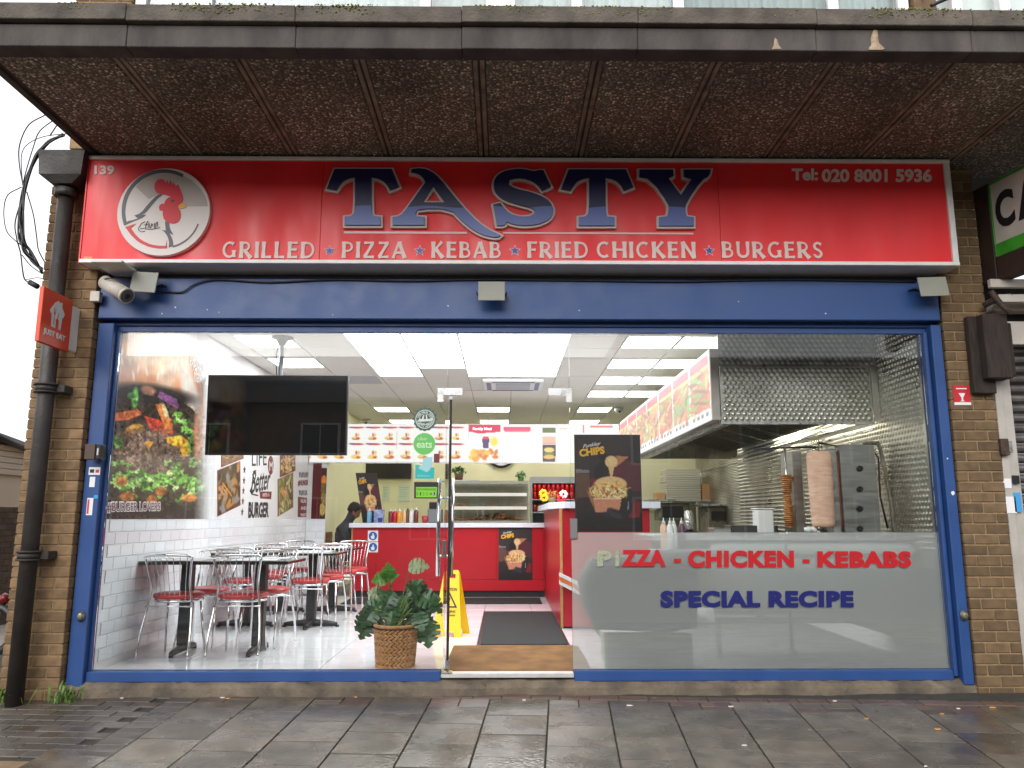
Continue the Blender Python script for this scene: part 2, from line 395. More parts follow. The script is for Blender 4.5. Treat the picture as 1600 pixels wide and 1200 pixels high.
# kerb and road beyond the pavement, terrace across the street (seen mirrored in the glass and the television)
KERB = mat('kerb_stone', (.22, .21, .2), .8, var=.2)
kb = MB()
for k in range(26): kb.cbox(-13+k, -12.01+k, -7.5, -7.22, -.9, -.5, .01)
kb = kb.build('kerb', KERB); tag(kb, kind='structure')
tr = empty('terrace_building', (0, -24, -.7), 'long brown brick terrace with rows of windows across the street, mirrored in the television', 'building')
OB = mat('far_brick', (.2, .14, .11), .9, var=.2, vscale=3); OR = mat('far_roof', (.05, .045, .045), .9, var=.2)
OG = mat('far_glass', (.03, .035, .04), .1)
MB().box(-30, 30, -34, -24, -.7, 5.6).build('wall', OB, tr)
MB().add([(-30.5, -23.6, 5.5), (30.5, -23.6, 5.5), (30.5, -29, 8.4), (-30.5, -29, 8.4), (-30.5, -34.4, 5.5), (30.5, -34.4, 5.5)], [(0,1,2,3), (3,2,5,4), (0,3,4), (1,5,2), (0,4,5,1)]).build('roof', OR, tr)
for k in range(14):
    x = -28+k*4.2
    for z in (.4, 3.2):
        f = MB().box(x-.75, x+.75, -24.02, -23.94, z-.05, z+1.55).build('window', WHITE, tr)
        MB().box(x-.66, x-.03, -23.93, -23.9, z+.03, z+1.47).build('pane', OG, f); MB().box(x+.03, x+.66, -23.93, -23.9, z+.03, z+1.47).build('pane', OG, f)
# ------------------------------------------------------------------ brick piers
def pier(x0, x1, yf, yb, z0, z1, label, m, side):
    r = empty('brick_pier', ((x0+x1)/2, yf, z0), label, 'brick pier')
    B('core', MORTAR, r, x0+.007, x1-.007, yf+.007, yb-.003, z0, z1, .001)
    wd = x1-x0; hb = (wd-.01)/2; q = (wd-2*.01-hb)/2
    meA = MB().cbox(-hb/2, hb/2, 0, yb-yf, 0, .065, .004).mesh('brick'); meA.materials.append(m)
    meH = MB().cbox(-q/2, q/2, 0, yb-yf, 0, .065, .004).mesh('brick'); meH.materials.append(m)
    n = int((z1-z0)/.075); z = z0+.008
    while z+.066 < z1:
        k = round((z-z0)/.075)
        def br(me, x):
            o = put('brick', me, None, r, (x+random.uniform(-.0015, .0015), yf+random.uniform(-.002, .002), z)); return o
        if k % 2: br(meA, x0+hb/2); br(meA, x1-hb/2)
        else: br(meH, x0+q/2); br(meA, (x0+x1)/2); br(meH, x1-q/2)
        z += .075
    return r
PLX0, PLX1, PLY = -3.465, -3.055, -.125
pier(PLX0, PLX1, PLY, .1, -.09, 3.84, 'weathered tan brick corner pier behind the black downpipe', BRICK, 1)
PRX0, PRX1, PRY = 3.315, 3.655, -.10
pier(PRX0, PRX1, PRY, .1, -.09, 3.84, 'soot-darkened brown brick pier between the takeaway and the shuttered shop', BRICK_R, -1)
# ------------------------------------------------------------------ concrete canopy
CONC = mat('dark_concrete', srgb(88,82,78), .9, c2=srgb(56,51,50), vscale=5, bump=.35, bscale=70, stretch=(1, 1, .35), detail=6)
def pebble():
    m = bpy.data.materials.new('pebbledash'); m.use_nodes = True; t = m.node_tree; b = t.nodes['Principled BSDF']; N = t.nodes.new; L = t.links.new
    tc = N('ShaderNodeTexCoord'); v = N('ShaderNodeTexVoronoi'); v.inputs['Scale'].default_value = 50; L(tc.outputs['Object'], v.inputs[0])
    rp = N('ShaderNodeValToRGB'); e = rp.color_ramp.elements; e[0].color = (*srgb(134,124,112), 1); e[1].color = (*srgb(250,242,230), 1); e[0].position = .25
    x = e.new(.6); x.color = (*srgb(164,152,136), 1); y = e.new(.85); y.color = (*srgb(194,182,164), 1)
    sp = N('ShaderNodeSeparateColor'); L(v.outputs['Color'], sp.inputs[0]); L(sp.outputs[0], rp.inputs[0])
    mg = N('ShaderNodeMath'); mg.operation = 'LESS_THAN'; mg.inputs[1].default_value = .46; L(v.outputs['Distance'], mg.inputs[0])
    mx = N('ShaderNodeMix'); mx.data_type = 'RGBA'; mx.inputs[6].default_value = (*srgb(98,90,80), 1); L(mg.outputs[0], mx.inputs[0]); L(rp.outputs[0], mx.inputs[7])
    nz = N('ShaderNodeTexNoise'); nz.inputs['Scale'].default_value = 1.1; nz.inputs['Detail'].default_value = 5; L(tc.outputs['Object'], nz.inputs[0])
    r2 = N('ShaderNodeValToRGB'); r2.color_ramp.elements[0].color = (.55, .53, .5, 1); r2.color_ramp.elements[0].position = .35; r2.color_ramp.elements[1].color = (1, 1, 1, 1); r2.color_ramp.elements[1].position = .55; L(nz.outputs['Fac'], r2.inputs[0])
    m2 = N('ShaderNodeMix'); m2.data_type = 'RGBA'; m2.blend_type = 'MULTIPLY'; m2.inputs[0].default_value = 1; L(mx.outputs[2], m2.inputs[6]); L(r2.outputs[0], m2.inputs[7])
    oi = N('ShaderNodeObjectInfo'); mr = N('ShaderNodeMapRange'); mr.inputs[3].default_value = .95; mr.inputs[4].default_value = 1.3; L(oi.outputs['Random'], mr.inputs[0])
    hv = N('ShaderNodeHueSaturation'); L(m2.outputs[2], hv.inputs['Color']); L(mr.outputs[0], hv.inputs['Value']); L(hv.outputs[0], b.inputs['Base Color']); b.inputs['Roughness'].default_value = .8
    bp = N('ShaderNodeBump'); bp.inputs['Strength'].default_value = 1; bp.inputs['Distance'].default_value = .012; bp.invert = True; L(v.outputs['Distance'], bp.inputs['Height']); L(bp.outputs[0], b.inputs['Normal'])
    return m
PEB = pebble()
CZ, CF = 3.853, -1.64
can = empty('concrete_canopy', (0, 0, CZ), 'long dark pebbledash concrete canopy slab with mossy top edge above the shop sign', 'canopy')
CX0, CX1 = -3.13, 8.4
MB().box(CX0+.03, CX1, CF+.05, .1, CZ+.02, 4.08).build('slab', CONC, can)
xs = [CX0]
jt = [at(171, 76, Z=CZ).x, at(365, 76, Z=CZ).x, at(557, 76, Z=CZ).x, at(744, 76, Z=CZ).x, at(934, 76, Z=CZ).x, at(1124, 76, Z=CZ).x, at(1312, 76, Z=CZ).x, at(1514, 76, Z=CZ).x]
pitch = (jt[-1]-jt[0])/7
jt = [jt[0]+pitch*k for k in range(8)]+[jt[-1]+pitch*(k+1) for k in range(5)]
edges = [CX0+.05]+jt+[CX1]
JST = mat('joint_mortar', srgb(160,146,130), .9, c2=srgb(112,100,88), vscale=9, bump=.4, bscale=60)
for a, b in zip(edges[:-1], edges[1:]):
    if b-a > .1: MB().cbox(a+.042, b-.042, CF+.1, .08, CZ, CZ+.03, .006).build('panel', PEB, can, fix=False)
for x in jt:
    MB().cbox(x-.036, x-.007, CF+.07, .08, CZ+.004, CZ+.03, .003).build('joint_strip', JST, can, fix=False)
    MB().cbox(x+.007, x+.036, CF+.07, .08, CZ+.002, CZ+.03, .003).build('joint_strip', JST, can, fix=False)
COPE = mat('mossy_concrete', srgb(104,96,86), .9, c2=srgb(70,64,60), vscale=6, bump=.4, bscale=60, detail=6)
MOSS = mat('moss', srgb(118,120,58), .95, var=.4, vscale=20, bump=.6, bscale=80)
fe = [CX0, -2.2, -1.22, -.25, .78, 1.83, 2.75, 3.75, 4.8, 5.9, 7.1, CX1]
for a, b in zip(fe[:-1], fe[1:]):
    dy = random.uniform(-.004, .004); dz = random.uniform(-.004, .003)
    MB().cbox(a+.0012, b-.0012, CF+dy, CF+.12, CZ-.002, 3.99, .004).build('edge_beam', CONC, can, fix=False)
    MB().cbox(a+.0012, b-.0012, CF-.035+dy, CF+.16, 4.0+dz, 4.105+dz, .004).build('coping', COPE, can, fix=False)
MB().cbox(CX0-.035, CX0+.12, CF-.02, .1, 4.0, 4.103, .008).build('coping', COPE, can, fix=False)
MB().cbox(CX0, CX0+.05, CF+.02, .1, CZ-.002, 3.99, .006).build('edge_beam', CONC, can, fix=False)
mm = MB()
for i in range(1500):                           # moss cushions along the coping edge
    x = random.uniform(-3.15, 3.6); 
    if math.sin(x*3.1)+math.sin(x*7.7+2)+.6*random.uniform(-1, 1) < .15: continue
    s = random.uniform(.002, .008); c = (x, CF-.035-s*.2, 4.103-random.random()**2*.06+s*.3)
    mm.lathe([(s*.3, -s*.6), (s, -s*.1), (s*.8, s*.5), (s*.2, s*.8)], c, 6)
tag(mm.build('moss', MOSS, can), kind='stuff')
LIME = mat('lime_streak', srgb(176,156,130), .9, c2=srgb(120,104,88), vscale=30)
def blot(pts, seed):
    return MB().prism([(p[0]+random.uniform(-.002, .002), p[1]) for p in pts], lambda u, v: (u, CF-.0045, v), (0, .006, 0))
for px, h in ((1212, .5), (1368, 1.)):
    x = at(px, 60, CF).x
    blot([(x-.012, 3.985), (x+.012, 3.985), (x+.016, 3.90), (x+.045, 3.866), (x+.03, 3.858), (x-.05, 3.858), (x-.045, 3.872), (x-.03, 3.89), (x-.03, 3.93)] if h == 1 else [(x-.006, 3.93), (x+.006, 3.92), (x+.014, 3.88), (x+.03, 3.86), (x-.03, 3.858), (x-.015, 3.88)], 1).build('lime_stain', LIME, can)
# ------------------------------------------------------------------ upper storey above the canopy
up = empty('upper_storey', (0, .1, 4.08), 'brick upper storey with a band of white framed windows above the canopy', 'building')
B('wall', MORTAR, up, -3.5, 8.4, .1, .4, 4.08, 4.75)
def uw(x): return at(x, 3, .05).x
xa, xb = uw(118), uw(206)
n = 0
for k in range(26):
    z = 4.76+k*.075
    if k % 2: seg = [(xa, xa+.215), (xa+.225, xb)]
    else: seg = [(xa, xa+.105), (xa+.115, xa+.33), (xa+.34, xb)]
    for (a, b) in seg: MB().cbox(a, b, .05, .2, z, z+.065, .004).build('brick', BRICK, up, fix=False)
B('pier_core', MORTAR, up, xa+.006, xb-.006, .056, .38, 4.75, 6.7)
NET = mat('net_curtain', srgb(205,214,212), .9, var=.05, vscale=3)
UG = glass_mat('upper_glass', (.9, .93, .93))
bars = [216, 320, 664, 782, 902, 1062, 1305, 1415]
wx0, wx1 = xb+.002, uw(1426)
wn = MB().box(wx0, wx1, .09, .16, 4.76, 4.84).box(wx0, wx1, .09, .16, 6.4, 6.5).build('window', WFRAME, up)
for p in bars:
    c = uw(p); hw = .045 if p not in (782,) else .12
    MB().cbox(max(wx0, c-hw), c+hw, .085, .165, 4.845, 6.395, .004).build('mullion', WFRAME, wn, fix=False)
bx = [uw(p) for p in bars]
for a, b in zip(bx[:-1], bx[1:]): MB().box(a+.03, b-.03, .12, .126, 4.83, 6.41).build('pane', UG, wn, fix=False)
cur = MB(); nn = 400; V = [(wx0+(wx1-wx0)*i/nn, .32+.02*math.sin(i*.9), z) for z in (4.8, 6.45) for i in range(nn+1)]
cur.add(V, [(i, i+1, nn+2+i, nn+1+i) for i in range(nn)], True).build('curtain', NET, wn, fix=False)
B('pier_core', MATS['brick'], up, uw(1426)+.01, uw(1440), .05, .4, 4.76, 6.7)
B('window', WFRAME, up, uw(1442), 8.3, .09, .16, 4.76, 4.85); B('curtain', NET, up, uw(1445), 8.3, .3, .32, 4.85, 6.6)
for p in (1500, 1575): B('mullion', WFRAME, up, uw(p)-.045, uw(p)+.045, .085, .165, 4.85, 6.5)
B('roof', CONC, up, -3.6, 8.5, 0, .5, 6.7, 6.9)
B('wall', BRICK_R, up, -3.47, -3.27, .12, 9.6, -.2, 6.7); B('wall', BRICK_R, up, 3.5, 3.65, .12, 9.6, -.2, 6.7); B('wall', BRICK_R, up, -3.26, 3.49, 9.55, 9.75, -.2, 6.7)
MB().box(-3.27, 8.3, .4, 9.6, 6.55, 6.68).build('roof', CONC, up)
cb = MB(); cb.tube(spline([at(1455, 9, -1.2), at(1470, 2, -1.2), at(1490, -6, -1.2)]), .012).build('upper_cable', BLACK, up)
# ------------------------------------------------------------------ blue shopfront
sf = empty('shopfront_frame', (0, 0, .03), 'blue painted metal shopfront frame with wide shutter box header', 'shopfront')
HY = -.10
hx0, hx1 = at(155, 470, HY).x, at(1467, 470, HY).x
hz0, hz1 = at(800, 499, HY).z, at(800, 436, HY).z
B('header', BLUE, sf, hx0, hx1, HY, .12, hz0, hz1, .006)
B('header_lip', BLUE, sf, hx0+.02, hx1-.02, HY+.085, .1, hz0-.035, hz0-.002, .004)
GZ0, GZ1 = .092, 2.545
B('top_rail', BLUE, sf, -2.99, 3.27, .0, .05, GZ1, hz0-.037, .004)
LJ0, LJ1, RJ0, RJ1 = -3.045, -2.925, 3.2, 3.305
B('jamb', BLUE, sf, LJ0+.004, LJ1, -.075, .05, -.02, GZ1-.0+.05, .005)
B('jamb', BLUE, sf, RJ0+.03, RJ1, -.085, .05, -.0, GZ1+.05, .005)
B('guide_channel', BLUE, sf, RJ0-.012, RJ0+.012, -.05, .04, .05, GZ1, .004); B('guide_channel', BLUE, sf, RJ0+.016, RJ0+.027, -.03, .04, .05, GZ1, .002)
DX0, DX1 = -.412, .487
B('sill', BLUE, sf, LJ1+.002, DX0-.03, -.045, .05, .02, GZ0, .006)
B('sill', BLUE, sf, DX1+.012, RJ0-.014, -.045, .05, .02, GZ0, .006)
B('bead', BLUE, sf, LJ1+.002, LJ1+.02, -.02, .03, GZ0, GZ1, .002)
for x, z in ((LJ0+.075, 0), (RJ1-.035, 0)):
    py = 962; zz = at(800, py, -.08).z
    lk = MB().lathe([(.036, 0), (.036, .006), (.028, .012), (.024, .026), (.018, .03), (.004, .03)], (0, 0, 0), 20).mesh('shutter_lock')
    remap(lk, lambda c: Vector((c.x*.8, -c.z, c.y*1.1)) + Vector((x, -.0765 if x < 0 else -.0865, zz)))
    o = put('shutter_lock', lk, mat('worn_brass', (.25, .24, .2), .45, .9, var=.4, vscale=60), sf); 
CHIP = mat('chipped_paint', (.7, .72, .75), .8)
def chip(x, z, s, y):
    pts = [(x+s*random.uniform(.6, 1.1)*math.cos(t), z+s*random.uniform(.6, 1.2)*math.sin(t)) for t in (0, .9, 1.8, 2.8, 3.7, 4.6, 5.5)]
    MB().prism(pts, lambda u, v: (u, y-.001, v), (0, .0015, 0)).build('paint_chip', CHIP, sf)
for px, py in ((274, 480), (253, 490), (342, 488), (324, 484), (520, 492), (700, 478), (905, 485), (1154, 471), (1290, 490)):
    p = at(px, py, HY); chip(p.x, p.z, random.uniform(.004, .008), HY)
p = at(1479, 770, -.085); chip(3.275, p.z, .018, -.085); chip(3.262, p.z+.25, .007, -.085)
# panes
def pane(label, x0, x1, z0, z1, y=0, parent=None, name='window_pane'):
    o = MB().cbox(x0, x1, y, y+.012, z0, z1, .0015).build(name, GLASS, parent, fix=False)
    if label: tag(o, label, 'window pane')
    return o
pane('large clear shop window pane in front of the dining tables', LJ1+.021, DX0-.012, GZ0+.001, GZ1-.001)
pane('glass transom panel above the open shop door', DX0-.008, DX1+.002, 2.10, GZ1-.001)
pane('shop window pane with frosted lower film in front of the kitchen', DX1+.006, RJ0-.013, GZ0+.001, GZ1-.001)
# ------------------------------------------------------------------ frosted film, lettering, window stickers
def frost():
    m = bpy.data.materials.new('frosted_film'); m.use_nodes = True; t = m.node_tree; t.nodes.clear(); N = t.nodes.new; L = t.links.new
    o = N('ShaderNodeOutputMaterial'); d = N('ShaderNodeBsdfDiffuse'); d.inputs[0].default_value = (.9, .91, .9, 1)
    tl = N('ShaderNodeBsdfTranslucent'); tl.inputs[0].default_value = (.8, .82, .82, 1)
    rf = N('ShaderNodeBsdfRefraction'); rf.inputs['Roughness'].default_value = .12; rf.inputs['IOR'].default_value = 1.02; rf.inputs[0].default_value = (.9, .92, .92, 1)
    a = N('ShaderNodeMixShader'); a.inputs[0].default_value = .18; L(d.outputs[0], a.inputs[1]); L(tl.outputs[0], a.inputs[2])
    b = N('ShaderNodeMixShader'); b.inputs[0].default_value = .5; L(a.outputs[0], b.inputs[1]); L(rf.outputs[0], b.inputs[2]); L(b.outputs[0], o.inputs[0])
    return m
fz1 = at(1100, 832, .014).z
ff = MB().add([(DX1+.008, .0135, GZ0+.002), (RJ0-.015, .0135, GZ0+.002), (RJ0-.015, .0135, fz1), (DX1+.008, .0135, fz1)], [(0, 1, 2, 3)]).build('frosted_film', frost(), fix=False)
tag(ff, 'frosted white privacy film on the lower half of the kitchen window', 'window film')
VR = mat('vinyl_red', srgb(178,20,30), .4); VB = mat('vinyl_blue', srgb(18,26,98), .4); VC = mat('vinyl_worn', srgb(150,156,132), .6, var=.3, vscale=60)
vl = empty('window_lettering', at(1180, 950, -.001), 'red and blue PIZZA CHICKEN KEBABS special recipe lettering on the frosted window', 'lettering')
YL = -.0022
def wl(txt, m, x0, x1, y0, y1, b=.06): facade_word('word', txt, m, vl, x0, y0, x1, y1, YL, .0012, bold=b, space=1.12)
wl('P', VC, 933, 956, 860, 885); wl('I', VC, 961, 968, 860, 885); wl('ZZA', VR, 971, 1040, 859, 885); wl('-', VR, 1053, 1064, 873, 879); wl('CHICKEN', VR, 1075, 1241, 860, 887); wl('-', VR, 1254, 1265, 874, 880); wl('KEBABS', VR, 1277, 1424, 861, 887)
wl('SPECIAL', VB, 1032, 1188, 923, 949); wl('RECIPE', VB, 1201, 1334, 923, 949)
# framed film edge on the door side and lock plate on the pane
lp = MB().cbox(DX1+.0, DX1+.052, -.006, .02, at(880, 842, 0).z, at(880, 810, 0).z, .003).build('lock_plate', mat('dull_steel', (.25, .25, .26), .4, .8), fix=False)
tag(lp, 'grey metal lock keep clamped on the glass edge beside the doorway', 'lock plate')
# chips posters ------------------------------------------------------------
PM = print_mat('poster_print', .4)
def chips(u, v, P):
    p = Paint(u, v, (48, 40, 42)); n = rng.normal(size=u.shape)
    p.grad(np.clip(v-.55, 0, 1)*1.6, (14, 12, 14))
    p.poly([(.02,.40),(.22,.41),(.24,.64),(.02,.66)], (96, 68, 56)); p.poly([(.02,.36),(.22,.37),(.22,.40),(.02,.40)], (120, 116, 118))
    p.poly([(.55,.42),(.75,.26),(.98,.3),(.98,.58),(.8,.6),(.6,.52)], (84, 40, 48)); p.ell(.62, .4, .12, .09, (92, 34, 46), 0, .5)
    p.poly([(.6,.22),(.82,.23),(.62,.34)], (180, 120, 84))
    p.poly([(.24,.46),(.36,.44),(.5,.46),(.4,.6),(.26,.58)], (112, 24, 44))
    p.ell(.42, .37, .14, .09, (26, 24, 28), -30, .2); p.ell(.5, .24, .13, .035, (24, 22, 26), 0, .3)
    p.poly([(.84,.66),(.98,.7),(.96,.86),(.8,.86)], (120, 26, 36))
    p.ell(.555, .285, .095, .065, (226, 190, 138), 0, .15); p.poly([(.5,.32),(.6,.32),(.565,.44),(.54,.44)], (222, 184, 130))
    p.ell(.54, .51, .24, .075, (226, 186, 132), 0, .12)
    for i in range(130):
        a, r = rng.uniform(0, 6.28), rng.uniform(0, 1)**.5; cx, cy = .52+.31*r*math.cos(a), .585+.075*r*math.sin(a)
        c = [(232, 206, 140), (240, 226, 180), (214, 170, 96), (236, 196, 110), (196, 140, 80)][rng.integers(5)]
        p.ell(cx, cy, .045, .009, c, rng.uniform(-70, 70), .4)
    for (x, y) in ((.43, .56), (.56, .54), (.48, .62), (.62, .56)): p.ell(x, y, .025, .018, (190, 96, 40), 20, .4)
    p.poly([(.25,.655),(.7,.655),(.655,.8),(.3,.8)], (206, 138, 108)); p.poly([(.17,.56),(.27,.655),(.31,.8),(.24,.7)], (170, 106, 80)); p.poly([(.27,.655),(.7,.655),(.69,.672),(.28,.672)], (236, 190, 164))
    p.line([(.82,.6),(.84,.68),(.8,.78),(.68,.83),(.52,.8)], .085, (34, 34, 40)); p.line([(.5,.79),(.58,.825),(.66,.845)], .06, (52, 52, 60)); p.line([(.44,.82),(.5,.84)], .05, (40, 40, 46))
    p.line([(.8,.7),(.79,.77)], .015, (150, 150, 160))
    return p.grain(.05)
def chips_poster(p00, pu, pv, thick, label, nu=90, nv=130, group=None):
    p00, pu, pv = Vector(p00), Vector(pu), Vector(pv); n = pu.cross(pv).normalized(); n = -n if n.dot(Vector(thick)) > 0 else n
    r = empty('chips_poster', p00+pu*.5+pv, label, 'poster')
    sheet('print', p00, pu, pv, nu, nv, chips, PM, r, thick=thick)
    q = lambda u, v: p00+pu*u+pv*v+n*.002
    word('title', 'CHIPS', mat('chips_yellow', srgb(232,176,44), .5), r, q(.08, .235), q(.46, .2), q(.07, .155), .0012, bold=.05)
    word('title', 'Funkley', mat('poster_white', srgb(225,220,215), .5), r, q(.13, .155), q(.4, .12), q(.13, .105), .0012, bold=.01, shear=.35)
    return r
pc = at(897, 679, .016); pr = at(1000, 678, .016); pb = at(902, 831, .016)
chips_poster(pc, (pr.x-pc.x, 0, 0), (.0, 0, pb.z-pc.z), (0, .004, 0), 'black loaded chips poster stuck inside the kitchen window above the frosted film')
# stickers on the glass left of the door
def disc(c, r, n=40, scal=0, k=0): return [(c[0]+r*(1+scal*math.cos(k*2*math.pi*i/n))*math.cos(2*math.pi*i/n), c[1]+r*(1+scal*math.cos(k*2*math.pi*i/n))*math.sin(2*math.pi*i/n)) for i in range(n)]
def flat(name, loops, m, parent, y, t=.0008):
    me = fillcurve(loops, .5); remap(me, lambda c: Vector((c.x, y+(t if c.z < 0 else 0), c.y))); return put(name, me, m, parent)
def px(pts, Y): return [(lambda q: (q.x, q.z))(at(a, b, Y)) for a, b in pts]
Ys = -.0012; sc = (at(664, 655, Ys).x, at(664, 655, Ys).z); u1 = 5.8/1220*1.0
DG = mat('sticker_dark_green', srgb(62,88,80), .4); PG = mat('sticker_pale', srgb(206,216,208), .4); LG = mat('sticker_green', srgb(98,182,92), .4); TEAL = mat('sticker_teal', srgb(26,170,168), .4); PTEAL = mat('sticker_pale_teal', srgb(150,196,204), .4)
hb = empty('halal_badge', at(664, 673, Ys), 'round dark green scalloped halal sticker on the window', 'sticker')
flat('backing', [disc(sc, .088, 96, .035, 16)], DG, hb, Ys); flat('ring', [disc(sc, .071, 48), disc(sc, .066, 48)], PG, hb, Ys-.001); flat('ring', [disc(sc, .043, 40), disc(sc, .04, 40)], PG, hb, Ys-.001)
def arc_text(s, c, r, a0, a1, h, m, parent, y, flip=False):
    for i, ch in enumerate(s):
        if ch == ' ': continue
        a = a0+(a1-a0)*i/(len(s)-1); t = (math.sin(a), -math.cos(a)) if not flip else (-math.sin(a), math.cos(a)); nn = (math.cos(a), math.sin(a)) if not flip else (-math.cos(a), -math.sin(a))
        me = text_mesh(ch, .02, extrude=.01); arr = np.array([v.co for v in me.vertices]); mn, mx = arr.min(0), arr.max(0)
        k = h/.7; cx0, cy0 = (mn[0]+mx[0])/2, .35
        cc = (c[0]+r*math.cos(a), c[1]+r*math.sin(a))
        remap(me, lambda q: Vector((cc[0]+t[0]*(q.x-cx0)*k+nn[0]*(q.y-cy0)*k, y-(.0006 if q.z > 0 else 0), cc[1]+t[1]*(q.x-cx0)*k+nn[1]*(q.y-cy0)*k)))
        put('letter', me, m, parent)
arc_text('100% HALAL FOOD', sc, .055, R(165), R(15), .014, PG, hb, Ys-.0006); arc_text('QUALITY ASSURED', sc, .055, R(195), R(345), .013, PG, hb, Ys-.0006, True)
flat('script', [px([(653,657),(656,654),(659,655),(661,649),(663,648),(662,655),(666,655),(665,648),(667,648),(668,655),(673,654),(676,652),(677,656),(672,658),(655,659)], Ys)], PG, hb, Ys-.001)
facade_word('word', 'HALAL', PG, hb, 656, 661, 672, 664, Ys-.001, .0006, bold=.02)
gs = empty('delivery_sticker', at(663, 710, Ys), 'round light green eats sticker below the halal badge', 'sticker')
sc2 = (at(663, 693.5, Ys).x, at(663, 693.5, Ys).z); flat('backing', [disc(sc2, .081, 48)], LG, gs, Ys); facade_word('word', 'eats', mat('sticker_light_text', srgb(186,222,176), .5), gs, 651, 690, 675, 700, Ys-.001, .0006, bold=.02); facade_word('word', 'Uber', mat('sticker_light_text', srgb(186,222,176), .5), gs, 653, 683, 668, 688, Ys-.001, .0006)
ts = empty('delivery_sticker', at(663, 747, Ys), 'square teal delivery sticker with pale bag shape below the green disc', 'sticker')
flat('backing', [px([(649,726),(679,731),(678,748),(649,748)], Ys)], TEAL, ts, Ys); flat('emblem', [px([(655,729),(660,727),(661,715),(676,714),(675,726),(672,734),(667,738),(654,732)], Ys)], PTEAL, ts, Ys-.001)
facade_word('word', 'deliveroo', PTEAL, ts, 652, 741, 672, 745, Ys-.001, .0006)
hr = empty('hygiene_sticker', at(666, 779, Ys), 'black and green food hygiene rating sticker beside the door handles', 'sticker')
flat('backing', [px([(647,753),(685,753),(684,779),(647,779)], Ys)], BLACK, hr, Ys); flat('rating_panel', [px([(650,761),(683,761),(682,777),(650,777)], Ys)], mat('hygiene_green', srgb(120,196,40), .4), hr, Ys-.001)
DKG = mat('hygiene_dark', (.02, .06, .01), .5)
facade_word('word', 'FOOD HYGIENE RATING', DKG, hr, 651, 763, 681, 766, Ys-.002, .0006)
for i, c in enumerate('01234'): facade_word('word', c, DKG, hr, 651+i*5, 769, 653+i*5, 774, Ys-.002, .0006)
cc5 = at(679, 771.5, Ys); flat('rating_disc', [disc((cc5.x-.01, cc5.z), .014, 20)], BLACK, hr, Ys-.002); facade_word('word', '5', WHITE, hr, 675.3, 769.2, 677.7, 774, Ys-.003, .0006, bold=.02)
rd = MB().cbox(at(678,711,0).x, at(678,711,0).x+.042, -.003, -.0005, at(680,723,0).z, at(680,709,0).z, .0005).build('notice', mat('notice_maroon', srgb(104,40,48), .5), fix=False); tag(rd, 'tiny maroon notice stuck on the glass beside the green eats disc', 'notice')
# ------------------------------------------------------------------ open glass door
PIV = Vector((DX0+.014, .012, 0)); ANG = R(96.5)
dr = empty('glass_door', (PIV.x, PIV.y, .1), 'frameless glass door standing open with long steel pull handles', 'door')
dd = Vector((math.cos(ANG), math.sin(ANG), 0)); dn = Vector((-dd.y, dd.x, 0))
def dbox(name, m, u0, u1, n0, n1, z0, z1, c=.002):
    mb = MB().cbox(u0, u1, n0, n1, z0, z1, c); mb.v = [tuple(PIV+dd*a+dn*b+Vector((0, 0, z))) for a, b, z in mb.v]; return mb.build(name, m, dr)
dbox('pane', GLASS, .01, .84, -.005, .005, .105, 2.075)
dbox('edge_seal', BLACK, -.008, .008, -.009, .009, .108, 2.07)
hz0_, hz1_ = at(698, 900, .75).z, at(698, 748, .75).z
for s in (-1, 1):
    p = PIV+dd*.75+dn*(.055*s)
    h = MB().tube([p+Vector((0, 0, hz0_)), p+Vector((0, 0, hz1_))], .0165, 14).build('pull_handle', CHROME, dr)
    for z in (hz0_+.16, hz1_-.16): MB().tube([PIV+dd*.75+dn*(.006*s)+Vector((0, 0, z)), p+Vector((0, 0, z))], .009, 10).build('standoff', CHROME, h)
dbox('patch_fitting', STEEL, -.012, .13, -.014, .014, .098, .155); dbox('patch_fitting', STEEL, -.012, .13, -.014, .014, 2.03, 2.085)
dbox('lock_box', mat('dull_steel', (.25, .25, .26), .4, .8), .76, .83, -.02, .02, .85, .97)
for (x0, x1, zt, lab) in ((at(684, 609, 0).x, at(722, 609, 0).x, 1, 'steel L-shaped patch fitting on the glass above the door pivot'), (at(857, 609, 0).x, at(893, 609, 0).x, 0, 'steel L-shaped patch fitting on the glass above the latch side of the doorway')):
    zt1, zt0, zl = at(800, 607, 0).z, at(800, 618, 0).z, at(800, 628, 0).z
    P = [(x0, zt1), (x1, zt1), (x1, zt0), (x0+.045, zt0), (x0+.045, zl), (x0, zl)] if zt else [(x0, zt1), (x1, zt1), (x1, zl), (x1-.04, zl), (x1-.04, zt0), (x0, zt0)]
    o = MB().prism(P, lambda u, v: (u, -.012, v), (0, .036, 0)).build('patch_fitting', STEEL); tag(o, lab, 'fitting')
tag(B('threshold', mat('threshold_alu', (.75, .75, .75), .35, .6, var=.1, vscale=14), None, DX0-.028, DX1+.01, -.045, .05, .045, .075), 'white metal threshold strip across the open doorway', 'threshold')
tag(B('pivot_plate', STEEL, None, DX0-.026, DX0+.05, -.05, .03, .0765, .084, .001), 'small steel floor pivot plate at the foot of the glass door', 'fitting')
